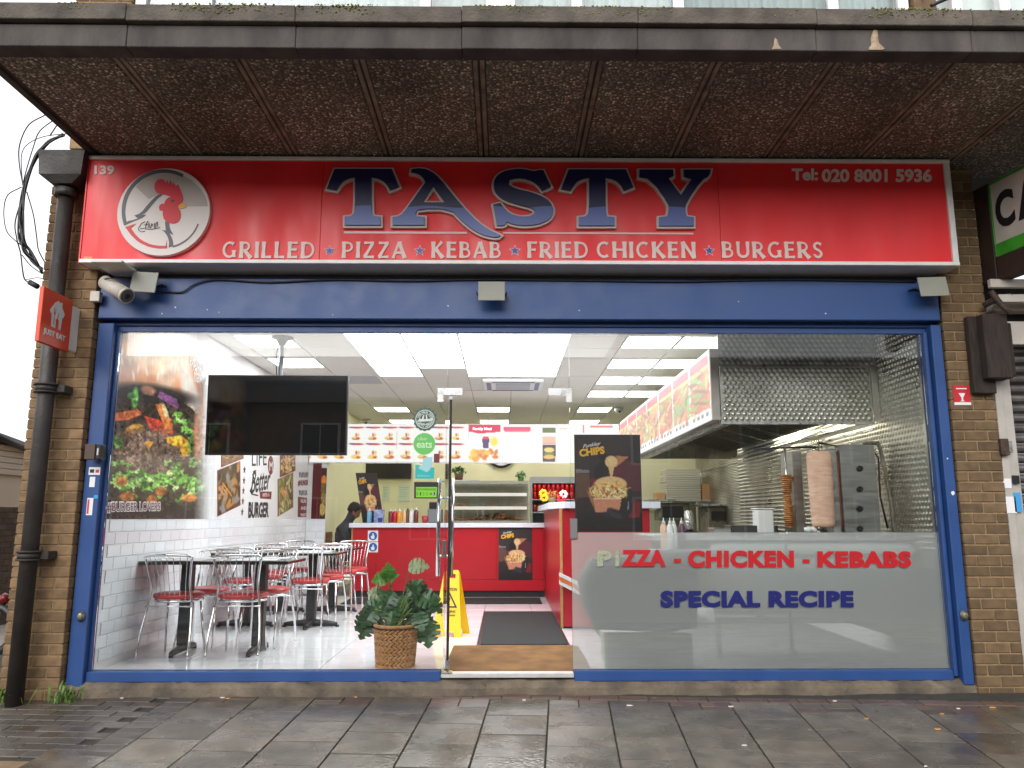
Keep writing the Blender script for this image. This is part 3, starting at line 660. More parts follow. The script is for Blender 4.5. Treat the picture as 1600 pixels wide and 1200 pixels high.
# ------------------------------------------------------------------ main fascia sign
SY = -.27
sg = empty('shop_sign', (.12, SY, 2.99), 'long red TASTY takeaway fascia sign with chicken logo and white trim', 'shop sign')
sx0, sx1, sz0, sz1 = -3.125, 3.375, 2.995, 3.832
fy = SY
cut = [sx0+.012, at(502, 330, fy).x, at(1124, 330, fy).x, sx1-.045]
for a, b in zip(cut[:-1], cut[1:]): B('panel', SIGNRED, sg, a+.0012, b-.0012, fy, fy+.01, sz0+.03, sz1-.028, .001)
B('box_back', BLACK, sg, sx0+.02, sx1-.05, fy+.012, .0, sz0+.035, sz1-.03, .002)
B('box_end', SIGNRED, sg, sx0, sx0+.011, fy-.006, 0, sz0+.002, sz1-.002, .001)
GREY = mat('trim_shaded', (.62, .58, .55), .45, var=.06, vscale=8)
B('trim', WFRAME, sg, sx0+.012, sx1, fy-.022, .0, sz0, sz0+.028, .003); B('trim', WFRAME, sg, sx0+.012, sx1, fy-.022, .0, sz1-.026, sz1, .003)
B('trim', WFRAME, sg, sx1-.044, sx1-.001, fy-.018, .0, sz0+.029, sz1-.027, .003)
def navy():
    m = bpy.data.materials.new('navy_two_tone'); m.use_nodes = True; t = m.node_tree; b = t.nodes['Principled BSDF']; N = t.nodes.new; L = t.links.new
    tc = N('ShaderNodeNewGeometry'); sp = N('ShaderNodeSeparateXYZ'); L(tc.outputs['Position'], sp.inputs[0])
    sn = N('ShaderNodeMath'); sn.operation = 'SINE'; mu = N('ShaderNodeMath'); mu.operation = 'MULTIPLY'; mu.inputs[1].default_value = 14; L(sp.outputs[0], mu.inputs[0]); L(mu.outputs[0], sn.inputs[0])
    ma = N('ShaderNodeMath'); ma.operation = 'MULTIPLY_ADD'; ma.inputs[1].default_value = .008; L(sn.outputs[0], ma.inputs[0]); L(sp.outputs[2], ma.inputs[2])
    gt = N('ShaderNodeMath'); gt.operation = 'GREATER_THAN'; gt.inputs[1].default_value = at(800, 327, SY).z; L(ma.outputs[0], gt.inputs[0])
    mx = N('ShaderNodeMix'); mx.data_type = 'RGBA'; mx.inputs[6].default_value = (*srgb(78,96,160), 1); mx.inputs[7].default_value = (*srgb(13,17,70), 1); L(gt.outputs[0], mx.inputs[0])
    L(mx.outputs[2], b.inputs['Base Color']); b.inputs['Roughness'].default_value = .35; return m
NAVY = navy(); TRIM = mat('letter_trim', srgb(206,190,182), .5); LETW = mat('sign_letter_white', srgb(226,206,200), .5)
T = [(62,707),(300,707),(330,780),(293,795),(275,765),(250,747),(215,740),(215,880),(222,903),(252,905),(252,940),(104,940),(104,905),(135,903),(147,880),(147,740),(112,747),(88,765),(70,795),(30,788)]
LET = [('T', [T]),
 ('A', [[(382,708),(425,703),(462,715),(500,745),(560,822),(610,880),(660,930),(700,958),(752,982),(740,992),(690,985),(640,962),(590,922),(545,872),(410,872),(398,890),(400,903),(436,907),(436,940),(303,940),(303,907),(335,903),(362,872),(440,762),(427,737),(404,724),(380,720)], [(472,778),(428,846),(520,846)]]),
 ('S', [[(930,712),(962,780),(925,797),(905,768),(865,748),(820,743),(790,752),(787,772),(812,788),(880,803),(940,826),(972,862),(970,900),(938,928),(880,942),(815,940),(778,926),(768,942),(737,942),(722,855),(752,848),(776,882),(812,902),(860,906),(890,897),(896,882),(882,868),(830,856),(770,838),(735,812),(722,782),(728,745),(755,720),(800,708),(850,707),(892,718),(905,712)]]),
 ('T', [[(x+974, y+2) for x, y in T]]),
 ('Y', [[(1330,710),(1470,710),(1472,735),(1450,745),(1502,815),(1548,748),(1516,738),(1514,710),(1627,710),(1620,738),(1592,748),(1524,848),(1520,882),(1527,904),(1556,908),(1556,943),(1412,943),(1412,908),(1445,904),(1452,882),(1452,848),(1378,748),(1330,740)]])]
def q2(p, Y): a = at(500+p[0]/2.6667, p[1]/2.6667, Y); return (a.x, a.z)
def chaikin(lp):
    out = []
    n = len(lp)
    for i in range(n):
        a, b, c = lp[i-1], lp[i], lp[(i+1) % n]
        v1 = np.subtract(a, b); v2 = np.subtract(c, b); cs = np.dot(v1, v2)/(np.linalg.norm(v1)*np.linalg.norm(v2)+1e-9)
        if cs < -.5: out += [tuple(np.add(b, v1*.28)), tuple(np.add(b, v2*.28))]
        else: out.append(b)
    return out
def raised(name, loops, m, parent, y0, y1, offset=0.):
    me = fillcurve(loops, .5, offset); return put(name, remap(me, lambda c: Vector((c.x, y0 if c.z > 0 else y1, c.y))), m, parent)
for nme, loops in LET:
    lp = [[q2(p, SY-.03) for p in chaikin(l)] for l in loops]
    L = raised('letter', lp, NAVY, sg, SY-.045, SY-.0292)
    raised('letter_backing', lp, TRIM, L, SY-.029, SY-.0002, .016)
for a, b in (((100, 965), (612, 976)), ((762, 968), (1556, 978))):
    p, q = q2(a, SY), q2(b, SY); B('underline', LETW, sg, p[0], q[0], SY-.006, SY-.0005, q[1], p[1], .001)
# flared capitals, drawn as tapering strokes
def strokes(ch):
    a = lambda cx, cy, rx, ry, d0, d1, n=10: [(cx+rx*math.cos(R(d0+(d1-d0)*i/n)), cy+ry*math.sin(R(d0+(d1-d0)*i/n))) for i in range(n+1)]
    v = lambda x, y0=0, y1=1: ([(x, y0), (x, (y0+y1)/2), (x, y1)], .2)
    h = lambda x0, x1, y: ([(x0, y), ((x0+x1)/2, y), (x1, y)], .13)
    D = {'I': (.24, [v(.12)]), 'L': (.62, [v(.12), h(.1, .6, .07)]), 'E': (.64, [v(.12), h(.1, .62, .07), h(.1, .55, .52), h(.1, .6, .93)]),
     'F': (.6, [v(.12), h(.1, .52, .5), h(.1, .6, .93)]), 'H': (.86, [v(.12), v(.74), h(.1, .76, .5)]), 'D': (.86, [v(.12), ([(.1, .93)]+a(.38, .5, .37, .43, 90, -90)+[(.1, .07)], .14)]),
     'P': (.68, [v(.12), ([(.1, .93)]+a(.34, .68, .25, .25, 90, -90)+[(.1, .43)], .13)]), 'B': (.72, [v(.12), ([(.1, .93)]+a(.34, .73, .2, .2, 90, -90)+[(.1, .53)], .13), ([(.1, .53)]+a(.38, .3, .25, .23, 90, -90)+[(.1, .07)], .13)]),
     'R': (.78, [v(.12), ([(.1, .93)]+a(.34, .7, .24, .23, 90, -90)+[(.1, .47)], .13), ([(.32, .48), (.5, .25), (.72, 0)], .2)]),
     'K': (.8, [v(.12), ([(.2, .48), (.4, .7), (.66, 1)], .14), ([(.26, .55), (.48, .3), (.74, 0)], .2)]), 'A': (.86, [([(.06, 0), (.22, .5), (.4, 1)], .13), ([(.4, 1), (.57, .5), (.76, 0)], .2), h(.2, .6, .33)]),
     'Z': (.7, [h(.06, .64, .93), h(.06, .66, .07), ([(.58, .93), (.35, .5), (.1, .07)], .16)]), 'N': (.88, [v(.12), v(.76), ([(.1, 1), (.44, .5), (.78, 0)], .17)]),
     'C': (.8, [(a(.46, .5, .36, .43, 52, 308, 16), .16)]), 'G': (.88, [(a(.46, .5, .36, .43, 52, 318, 16), .16), v(.72, .05, .48)]),
     'S': (.62, [([(.54, .84)]+a(.31, .73, .2, .2, 40, 250, 8)+[(.4, .46)]+a(.3, .27, .22, .2, 60, -150, 8)+[(.06, .15)], .16)]), 'U': (.84, [([(.12, 1), (.12, .6)]+a(.42, .36, .3, .29, 180, 360, 10)+[(.72, .6), (.72, 1)], .17)])}
    return D[ch]
def flared(txt, x0, y0, x1, y1, parent, m):
    W = 0; glyphs = []
    for ch in txt:
        if ch == ' ': W += .34; continue
        wd, st = strokes(ch); glyphs.append((W, st)); W += wd+.17
    W -= .17; p0, p1 = at(x0, y1, SY), at(x1, y0, SY); mb = MB(); k = 0
    for off, st in glyphs:
        for pts, wd in st:
            k += 1; P = [Vector((p0.x+(off+x)/W*(p1.x-p0.x), 0, p0.z+y*(p1.z-p0.z))) for x, y in pts]; hgt = p1.z-p0.z; n = len(P); Lf = []; Rt = []
            for i, p in enumerate(P):
                d = (P[min(i+1, n-1)]-P[max(i-1, 0)]).normalized(); nn = Vector((-d.z, 0, d.x)); e = min(i, n-1-i)/max(1, (n-1)/2); ww = wd*hgt/2*(1.28 if e == 0 else .92)
                Lf.append(p+nn*ww); Rt.append(p-nn*ww)
            y = SY-.008-.0004*(k % 5); V = Lf+Rt; Vb = [Vector((q.x, SY-.0004, q.z)) for q in V]; V = [Vector((q.x, y, q.z)) for q in V]
            F = [(i, i+1, n+i+1, n+i) for i in range(n-1)]+[(i, 2*n+i, 2*n+i+1, i+1) for i in range(n-1)]+[(n+i, n+i+1, 3*n+i+1, 3*n+i) for i in range(n-1)]+[(0, n, 3*n, 2*n), (n-1, 3*n-1, 4*n-1, 2*n-1)]
            mb.add(V+Vb, F)
    return mb.build('word', m, parent)
for t_, a, b in (('GRILLED', 347, 493), ('PIZZA', 534, 636), ('KEBAB', 674, 783), ('FRIED', 824, 919), ('CHICKEN', 932, 1086), ('BURGERS', 1128, 1284)): flared(t_, a, 378.5, b, 403.5, sg, LETW)
SB = mat('star_blue', srgb(44,66,160), .4)
def star(cx, cy, r, n=5): return [(cx+(r if i % 2 == 0 else r*.42)*math.sin(math.pi*i/n), cy+(r if i % 2 == 0 else r*.42)*math.cos(math.pi*i/n)) for i in range(2*n)]
for x in (515, 656, 804.5, 1108):
    c = at(x, 392, SY); s_ = raised('star', [star(c.x, c.z, .046)], LETW, sg, SY-.004, SY-.0004); raised('star_face', [star(c.x, c.z, .035)], SB, s_, SY-.006, SY-.0042)
facade_word('number', '139', LETW, sg, 148, 259, 179, 273, SY-.0004, .004, bold=.035)
facade_word('word', 'Tel:', LETW, sg, 1237, 263.5, 1278, 282, SY-.0004, .004, bold=.035); facade_word('phone_number', '020 8001 5936', LETW, sg, 1284, 264, 1456, 285, SY-.0004, .004, bold=.035)
B('tape_patch', mat('masking_tape', srgb(190,160,110), .7), sg, at(131, 405, SY).x, at(144, 405, SY).x, SY-.002, SY-.0004, at(131, 408, SY).z, at(131, 401, SY).z, .0004)
# round chicken logo
def l8(p): a = at(130+p[0]/6.314, 240+p[1]/6.314, SY-.04); return (a.x, a.z)
lc = at(255.5, 330.5, SY-.04); lr = .352-.008
DISC = mat('logo_disc', srgb(226,216,212), .45); DISC2 = mat('logo_disc_shade', srgb(186,174,168), .45); LGREY = mat('logo_grey', srgb(84,84,92), .45); LRED = mat('logo_red', srgb(214,30,44), .45); LYEL = mat('logo_yellow', srgb(232,164,50), .45)
lg = raised('logo_disc', [disc((lc.x, lc.z), .339, 72)], DISC, sg, SY-.04, SY-.0004)
def lay(name, pts, m, d, sm=True): return raised(name, [[l8(p) for p in (chaikin(pts) if sm else pts)]], m, lg, SY-.04-d, SY-.0402)
lay('logo_quadrant', [(520,330),(560,280),(640,225),(740,190),(860,185),(980,215),(1080,270),(1160,345),(1215,440),(1230,520),(960,520),(980,440),(740,400),(650,450)], DISC2, .0008, False)
arcp = lambda cx, cy, r, a0, a1, n=24: [(cx+r*math.cos(R(a0+(a1-a0)*i/n)), cy+r*math.sin(R(a0+(a1-a0)*i/n))) for i in range(n+1)]
lay('logo_ring', arcp(795, 570, 415, 160, 298, 30)+arcp(800, 575, 385, 298, 160, 30)[:-1]+[(440, 680), (405, 712)], LGREY, .002, False)
lay('logo_ring', [(880,925)]+arcp(800, 575, 362, 75, 20, 14)+arcp(800, 570, 350, 20, 75, 14), LGREY, .002, False)
lay('logo_neck', [(735,402),(785,405),(725,450),(660,530),(610,590),(575,602),(620,606),(590,630),(530,655),(460,685),(405,712),(430,668),(490,658),(540,640),(505,612),(570,590),(640,500)], LGREY, .003)
lay('logo_neck', [(808,670),(850,680),(850,730),(890,802),(850,785),(885,850),(890,910),(845,928),(850,860),(820,790),(775,752),(815,762)], LGREY, .003)
lay('logo_chest', [(415,725),(525,690),(472,738),(530,820),(620,880),(720,910),(815,910),(825,855),(828,935),(720,938),(600,905),(500,840)], LRED, .003)
lay('logo_comb', [(720,385),(700,330),(715,275),(760,248),(800,262),(822,292),(828,262),(848,300),(862,264),(885,312),(896,280),(914,330),(935,304),(965,365),(990,430),(985,480),(955,500),(905,445),(850,420),(790,402),(750,400)], LRED, .004)
lay('logo_face', [(855,425),(905,440),(955,500),(935,525),(965,580),(960,650),(920,690),(860,692),(800,660),(785,600),(790,572),(755,560),(748,520),(775,495),(800,497),(815,460)], LRED, .0046)
lay('logo_beak', [(950,505),(985,490),(1000,512),(1030,520),(1000,540),(960,545),(940,522)], LYEL, .0055, False); lay('logo_eye', [(865,462),(908,462),(880,488)], BLACK, .0055, False)
def stroke3(pts, wd, name, m, d):
    P = [Vector((l8(p)[0], SY-.04-d, l8(p)[1])) for p in pts]; return MB().tube(P, wd, 5).build(name, m, lg)
for pts in ([(610,672),(575,690),(555,725),(575,745),(605,735)], [(545,730),(550,760),(580,775),(610,765)], [(615,740),(625,690),(640,665)], [(600,705),(640,700)], [(640,735),(650,680),(660,735)], [(668,735),(676,690),(690,700),(680,715)], [(700,735),(706,685)], [(715,735),(722,680),(735,675),(735,720)], [(610,745),(680,748),(740,735),(760,730)]): stroke3(pts, .0028, 'logo_script', LGREY, .002)
# ------------------------------------------------------------------ downpipe, cables, hanging sign, cameras, lamps
IRON = mat('black_iron', srgb(50,47,46), .55, c2=srgb(40,33,29), vscale=7, bump=.2, bscale=40, rvar=.15)
dpx, dpy = -3.285, -.235
dp = empty('downpipe', (dpx, dpy, -.1), 'black cast iron rainwater pipe with hopper head on the corner pier', 'downpipe')
bot = at(72, 1078, dpy)
MB().tube([(dpx, dpy, -.09), (dpx, dpy, 3.62)], .056, 20).build('pipe', IRON, dp)
for py in (868, 607):
    z = at(60, py, dpy).z; c = MB().tube([(dpx, dpy, z-.035), (dpx, dpy, z-.022)], .082, 20).tube([(dpx, dpy, z-.02), (dpx, dpy, z+.018)], .074, 20).tube([(dpx, dpy, z+.02), (dpx, dpy, z+.034)], .084, 20).build('collar', IRON, dp)
    MB().cbox(dpx+.06, dpx+.13, dpy, dpy+.11, z-.028, z+.028, .004).build('bracket', IRON, dp, fix=False)
MB().tube([(dpx, dpy, 3.52), (dpx, dpy, 3.58)], .078, 20).build('collar', IRON, dp)
hp = MB(); hw = .155
hp.add([(dpx+sx*a, dpy+sy*b, z) for z, a, b in ((3.6, .08, .08), (3.66, hw, .11), (3.8, hw+.01, .115), (3.845, hw+.02, .12)) for sx, sy in ((-1,-1),(1,-1),(1,1),(-1,1))], [(i*4+k, i*4+(k+1) % 4, i*4+4+(k+1) % 4, i*4+4+k) for i in range(3) for k in range(4)]+[(0,1,2,3), (12,13,14,15)]).build('hopper', IRON, dp)
CABLE = mat('black_cable', (.018, .016, .018), .5)
cbs = empty('cable_bundle', at(40, 330, -.28), 'tangled bundle of black cables looped beside the hopper head', 'cables')
YC = -.28
def cable(pts, r=.006):
    MB().tube(spline([at(x, y, YC+random.uniform(-.04, .04)) for x, y in pts], 5), r, 6).build('cable', CABLE, cbs)
for k in range(9):
    j = lambda s=2.5: random.uniform(-s, s)
    cable([(100+j(), 210+j()), (78+j(), 221+j()), (60+j(3), 240+j(3)), (46+j(3), 268), (38+j(), 296), (33+j(4), 335), (34+j(5), 372), (42+j(6), 392), (54+j(5), 408), (66, 422+j(6))], random.uniform(.005, .009))
cable([(70,180),(45,195),(31,225),(30,255),(36,290)], .0045); cable([(86,186),(62,205),(52,230),(40,270),(36,290)], .0045); cable([(90,194),(78,212)], .005); cable([(105,209),(70,213),(45,224),(34,240),(34,270),(37,296)], .0035)
cable([(34,292),(12,305),(6,330),(10,360),(24,376),(40,388)], .004); cable([(42,300),(52,335),(57,368),(60,390),(70,410)], .0045); cable([(38,300),(24,345),(26,372),(32,395),(35,420),(39,437),(50,443)], .005); cable([(34,398),(48,415),(66,428)], .004); cable([(40,437),(58,434),(67,436)], .003)
pl = at(52, 445, YC); MB().tube([pl+Vector((-.03, 0, .02)), pl+Vector((.035, 0, -.015))], .02, 8).build('connector', CABLE, cbs)
# projecting JUST EAT sign
je = empty('hanging_sign', (-3.15, -.25, 2.33), 'orange JUST EAT sign projecting from the brick pier', 'sign')
JO = mat('orange_sign', srgb(226,78,40), .45, var=.04); JX = -3.15
ja, jb, jc, jd = at(68, 443, X=JX), at(62, 533, X=JX), at(113, 472, X=JX), at(108, 551, X=JX)
y0, y1, zt, zb = (ja.y+jb.y)/2, (jc.y+jd.y)/2, (ja.z+jc.z)/2, (jb.z+jd.z)/2
B('panel', JO, je, JX-.03, JX, y0, y1, zb, zt, .003)
B('bracket_box', WFRAME, je, JX-.024, JX-.006, y1+.002, y1+.115, zb+.02, zt-.035, .004)
def jq(u, v, d=.001): return Vector((JX+d, y0+(y1-y0)*u, zt+(zb-zt)*v))
word('word', 'JUST EAT', WHITE, je, jq(.1, .86), jq(.84, .86), jq(.1, .73), .002, bold=.03)
house = [(.5,.14),(.56,.18),(.585,.15),(.63,.15),(.63,.23),(.74,.34),(.70,.42),(.67,.41),(.64,.66),(.575,.66),(.57,.5),(.535,.48),(.555,.36),(.53,.36),(.50,.48),(.46,.5),(.47,.66),(.33,.66),(.30,.41),(.27,.42),(.26,.36),(.4,.2)]
me = fillcurve([house, [(.40,.30),(.375,.30),(.375,.40),(.40,.44),(.39,.62),(.43,.62),(.425,.44),(.445,.40),(.445,.30),(.425,.30),(.42,.38),(.40,.38)]], .5); put('emblem', remap(me, lambda c: jq(c.x, c.y, .0006 if c.z < 0 else .003)), WHITE, je)
# bullet camera and square lamps under the fascia
CAMG = mat('camera_white', srgb(190,182,172), .5, var=.1, vscale=20)
cc = empty('security_camera', at(165, 440, -.14), 'white bullet security camera under the sign end by the downpipe', 'security camera')
a, b = at(164, 441, -.2), at(196, 461, -.30)
ax = (b-a).normalized(); MB().tube([a, b], [.052, .056], 20).build('body', CAMG, cc)
MB().tube([b-ax*.002, b+ax*.022], [.057, .058], 20).build('hood', CAMG, cc); MB().tube([b+ax*.0225, b+ax*.024], .05, 20).build('lens_plate', mat('lens_grey', (.1, .1, .1), .2), cc); MB().tube([b+ax*.0245, b+ax*.028], .02, 14).build('lens', BLACK, cc)
MB().tube([a+Vector((-.02, .08, .05)), a+Vector((-.01, .02, .02)), a+ax*.06], .02, 10).build('arm', CAMG, cc); MB().tube(spline([a+ax*.03+Vector((0,-.05,.02)), a+ax*.1+Vector((.03, -.07, .045)), a+ax*.16+Vector((.08, .0, .08))]), .004, 6).build('cable', CABLE, cc)
jbx = B('junction_box', CAMG, None, at(146, 455, -.13).x, at(161, 455, -.13).x, -.175, -.126, at(150, 472, -.15).z, at(150, 456, -.15).z, .004); tag(jbx, 'small white junction box on the pier below the bullet camera', 'junction box')
LPL = mat('lamp_plate', srgb(146,146,136), .5, var=.04)
for q, rt, lab in (((203,425,246,458), 3, 'grey square floodlight under the sign beside the bullet camera'), ((747,440,789,471), 0, 'grey square floodlight at the middle of the blue header'), ((1438,433,1480,464), -2, 'grey square floodlight at the end of the header by the brown pier')):
    p0, p1 = at(q[0], q[3], -.24), at(q[2], q[1], -.24); c = (p0+p1)/2; r = empty('floodlight', (c.x, -.2, c.z), lab, 'floodlight')
    r.rotation_euler = (R(-8), R(rt), 0); hw, hh = (p1.x-p0.x)/2, (p1.z-p0.z)/2
    MB().cbox(-hw, hw, -.04, -.03, -hh, hh, .003).build('plate', LPL, r, world=False, fix=False); MB().cbox(-hw*.85, hw*.85, -.0298, .0, -hh*.85, hh*.85, .004).build('housing', BLACK, r, world=False, fix=False)
    MB().tube([(-hw-.012, -.012, 0), (-hw-.012, .09, .03), (hw+.012, .09, .03), (hw+.012, -.012, 0)], .006, 6).build('bracket', BLACK, r, world=False)
wr = MB().tube(spline([at(240, 455, -.115), at(262, 456, -.115), at(285, 456, -.115), at(305, 444, -.115), at(340, 437, -.115), at(420, 441, -.115), at(520, 437, -.115), at(640, 439, -.115), at(745, 437, -.115), at(900, 438, -.115), at(1060, 440, -.115), at(1230, 437, -.115), at(1432, 440, -.115)], 8), .006, 6).build('lamp_cable', CABLE); tag(wr, 'thin black cable sagging along the top of the blue header', 'cable')
bell = empty('alarm_box', at(148, 706, -.16), 'small brown metal key box fixed at the edge of the blue jamb', 'key box')
q0, q1 = at(133, 718, -.16), at(158, 694, -.16); B('case', mat('brown_metal', srgb(74,56,44), .5), bell, q0.x, q1.x-.03, -.18, -.126, q0.z, q1.z, .003); B('front', BLACK, bell, q1.x-.029, q1.x, -.17, -.08, q0.z+.004, q1.z-.004, .003); B('keypad', mat('silver_pad', (.5, .5, .5), .4, .5), bell, q1.x-.02, q1.x-.008, -.173, -.1702, q0.z+.03, q1.z-.03, .001)
STK = [mat('label_white', (.75, .75, .76), .6), mat('label_red', srgb(200,60,70), .6), mat('label_blue', srgb(60,150,210), .6)]
for q, lab in (((138,730,157,742), 'white landscape sticker on the blue jamb just below the key box'), ((139,745,149,761), 'small white upright sticker on the blue jamb by the downpipe'), ((134,778,146,805), 'torn red and white sticker on the blue jamb by the downpipe')):
    a, b = at(q[0], q[3], -.077), at(q[2], q[1], -.077); r = empty('jamb_sticker', (a.x, -.077, a.z), lab, 'sticker')
    B('paper', STK[0], r, a.x, b.x, -.0768, -.0756, a.z, b.z, .0004)
    if q[0] == 134: B('stripe', STK[1], r, a.x+.004, a.x+.018, -.0776, -.0769, a.z+.01, b.z-.01, .0002); B('torn_corner', STK[2], r, a.x+.045, a.x+.075, -.0772, -.0766, b.z-.005, b.z+.02, .0002)
    if q[0] == 138: B('stripe', BLACK, r, a.x+.008, a.x+.04, -.0776, -.0769, a.z+.015, b.z-.015, .0002); B('stripe', STK[1], r, a.x+.05, a.x+.075, -.0776, -.0769, a.z+.015, b.z-.018, .0002)
# red plaque on the right pier
a, b = at(1491, 633, PRY), at(1514, 602, PRY); pq = empty('wall_plaque', (a.x, PRY, a.z), 'small red and white drinks licence style sticker on the brown brick pier', 'sticker')
B('paper', mat('plaque_red', srgb(190,30,44), .5), pq, a.x, b.x, PRY-.005, PRY-.0022, a.z+.022, b.z, .0005); B('strip', STK[0], pq, a.x, b.x, PRY-.005, PRY-.0022, a.z, a.z+.021, .0005)
mx_ = (a.x+b.x)/2; me = fillcurve([[(mx_-.025, b.z-.06), (mx_+.025, b.z-.06), (mx_+.006, b.z-.095), (mx_+.006, b.z-.115), (mx_+.02, b.z-.122), (mx_-.02, b.z-.122), (mx_-.006, b.z-.115), (mx_-.006, b.z-.095)]], .5); put('emblem', remap(me, lambda c: Vector((c.x, PRY-.0058 if c.z > 0 else PRY-.0051, c.y))), STK[0], pq)
MB().cbox(mx_-.04, mx_+.04, PRY-.0058, PRY-.0051, b.z-.03, b.z-.022, .0002).build('text_line', STK[0], pq)
# ------------------------------------------------------------------ neighbouring shop on the right
ns = empty('neighbour_sign', (3.9, -.2, 2.95), 'white sign with black letters CA and green base in a brown box', 'shop sign')
BRN = mat('brown_fascia', srgb(62,40,30), .6, c2=srgb(36,26,22), vscale=5, bump=.15); NW = mat('grimy_white', srgb(196,188,178), .6, var=.12, vscale=4); NGR = mat('sign_green', srgb(60,150,40), .5, var=.2, vscale=9)
# the sign box comes out towards the street
nA = at(1546, 290, -.22); nB = at(1640, 228, -.75); nC = at(1553, 402, -.22)
nd = Vector((nB.x-nA.x, nB.y-nA.y, 0)); nl_ = nd.length; nd.normalize(); nn_ = Vector((nd.y, -nd.x, 0))
def nq(u, z, d=0): return Vector((nA.x, nA.y, 0))+nd*u+nn_*d+Vector((0, 0, z))
nzT, nzB = nA.z, nC.z
def nbox(name, m, u0, u1, d0, d1, z0, z1):
    mb = MB().cbox(u0, u1, d0, d1, z0, z1, .003); mb.v = [tuple(nq(a, z, d)) for a, d, z in mb.v]; return mb.build(name, m, ns)
nbox('board', NW, 0, 2.2, -.03, 0, nzB, nzT); nbox('green_band', NGR, 0, 2.2, .001, .006, nzB, nzB+.1); nbox('edge', NGR, -.006, 2.2, -.03, .004, nzT+.001, nzT+.02); nbox('edge', NGR, -.014, -.001, -.03, .004, nzB, nzT)
word('letter', 'C', BLACK, ns, nq(.03, nzB+.2, .001), nq(.2, nzB+.2, .001), nq(.03, nzT-.09, .001), .003, bold=.04); word('letter', 'A', BLACK, ns, nq(.225, nzB+.2, .001), nq(.42, nzB+.2, .001), nq(.225, nzT-.09, .001), .003, bold=.04)
nbox('box_end', BRN, -.16, -.016, -.04, .01, nzB-.17, nzT+.02); nbox('box_bottom', BRN, -.012, 2.2, -.1, .002, nzB-.17, nzB-.002)
SHUT = mat('shutter_grey', srgb(120,116,112), .45, .4, c2=srgb(86,82,80), vscale=8, rvar=.1)
rs = empty('roller_shutter', (4.3, .02, -.05), 'closed grey roller shutter beside the brown brick pier', 'roller shutter')
prof = []
for k in range(34):
    z = -.02+k*.075
    MB().add([(x, y, zz) for x in (3.80, 6.2) for y, zz in ((.02, z), (-.012, z+.018), (-.018, z+.037), (-.012, z+.056), (.02, z+.072), (.04, z+.072), (.04, z))], [tuple(range(7)), tuple(range(7, 14))[::-1]]+[(i, (i+1) % 7, 7+(i+1) % 7, 7+i) for i in range(7)]).build('slat', SHUT, rs)
ALU = mat('aluminium_guide', srgb(186,180,172), .45, .3, var=.12, vscale=6)
gp = empty('shutter_guide', (3.70, -.06, -.05), 'pale aluminium shutter guide post between the brown pier and the shutter', 'shutter guide')
B('channel', ALU, gp, 3.658, 3.72, -.09, .05, -.06, 2.42, .004); B('channel', ALU, gp, 3.722, 3.792, -.075, .05, -.06, 2.42, .004)
B('latch', mat('rusty_iron', srgb(84,64,52), .7, c2=srgb(50,40,36), vscale=20, bump=.3), gp, 3.64, 3.70, -.13, -.092, at(1570, 712, -.09).z, at(1570, 686, -.09).z, .004); B('latch', STEEL, gp, 3.702, 3.73, -.12, -.092, at(1570, 708, -.09).z, at(1570, 690, -.09).z, .003)
for q, m_ in (((1566,748,1577,763), STK[0]), ((1580,743,1590,756), BLACK), ((1571,776,1584,802), STK[0]), ((1584,770,1592,800), STK[2])):
    a, b = at(q[0], q[3], -.0765), at(q[2], q[1], -.0765); B('sticker', m_, gp, a.x, b.x, -.0945, -.0915, a.z, b.z, .0004)
B('header', NW, rs, 3.74, 6.2, -.10, .0, 2.44, 2.62, .005); B('header', NW, rs, 3.70, 6.2, -.12, .0, 2.70, 2.80, .005); B('recess', DARK, rs, 3.70, 6.2, .0, .1, 2.4, 2.95, .003)
bx = empty('timber_bracket', at(1545, 560, -.2), 'dark weathered timber and rusty awning bracket beside the brown pier', 'bracket')
RUST = mat('rusty_iron', (.1, .06, .04)); TIM = mat('dark_timber', srgb(58,46,40), .85, c2=srgb(34,28,26), vscale=14, stretch=(3, 3, .5), bump=.4, bscale=30)
a, b = at(1521, 615, -.14), at(1543, 495, -.14); B('board', TIM, bx, a.x, b.x, -.16, -.105, a.z, b.z, .005)
a, b = at(1540, 592, -.2), at(1568, 492, -.2); B('block', TIM, bx, a.x, b.x, -.24, -.105, a.z, b.z, .006); B('block', TIM, bx, b.x+.002, b.x+.05, -.2, -.105, a.z+.02, b.z-.06, .006)
MB().tube([at(1548, 455, -.25), at(1566, 478, -.28), at(1578, 488, -.3)], .02, 8).build('strut', RUST, bx); MB().tube([at(1536, 478, -.15), at(1556, 468, -.2), at(1580, 462, -.22)], .022, 8).build('strut', RUST, bx)
a, b = at(1546, 450, -.2), at(1600, 437, -.2); B('rail', NW, bx, a.x, a.x+1, -.22, -.18, a.z, b.z, .004); a, b = at(1556, 474, -.2), at(1600, 462, -.2); B('rail', NW, bx, a.x, a.x+1, -.24, -.18, a.z, b.z, .004)
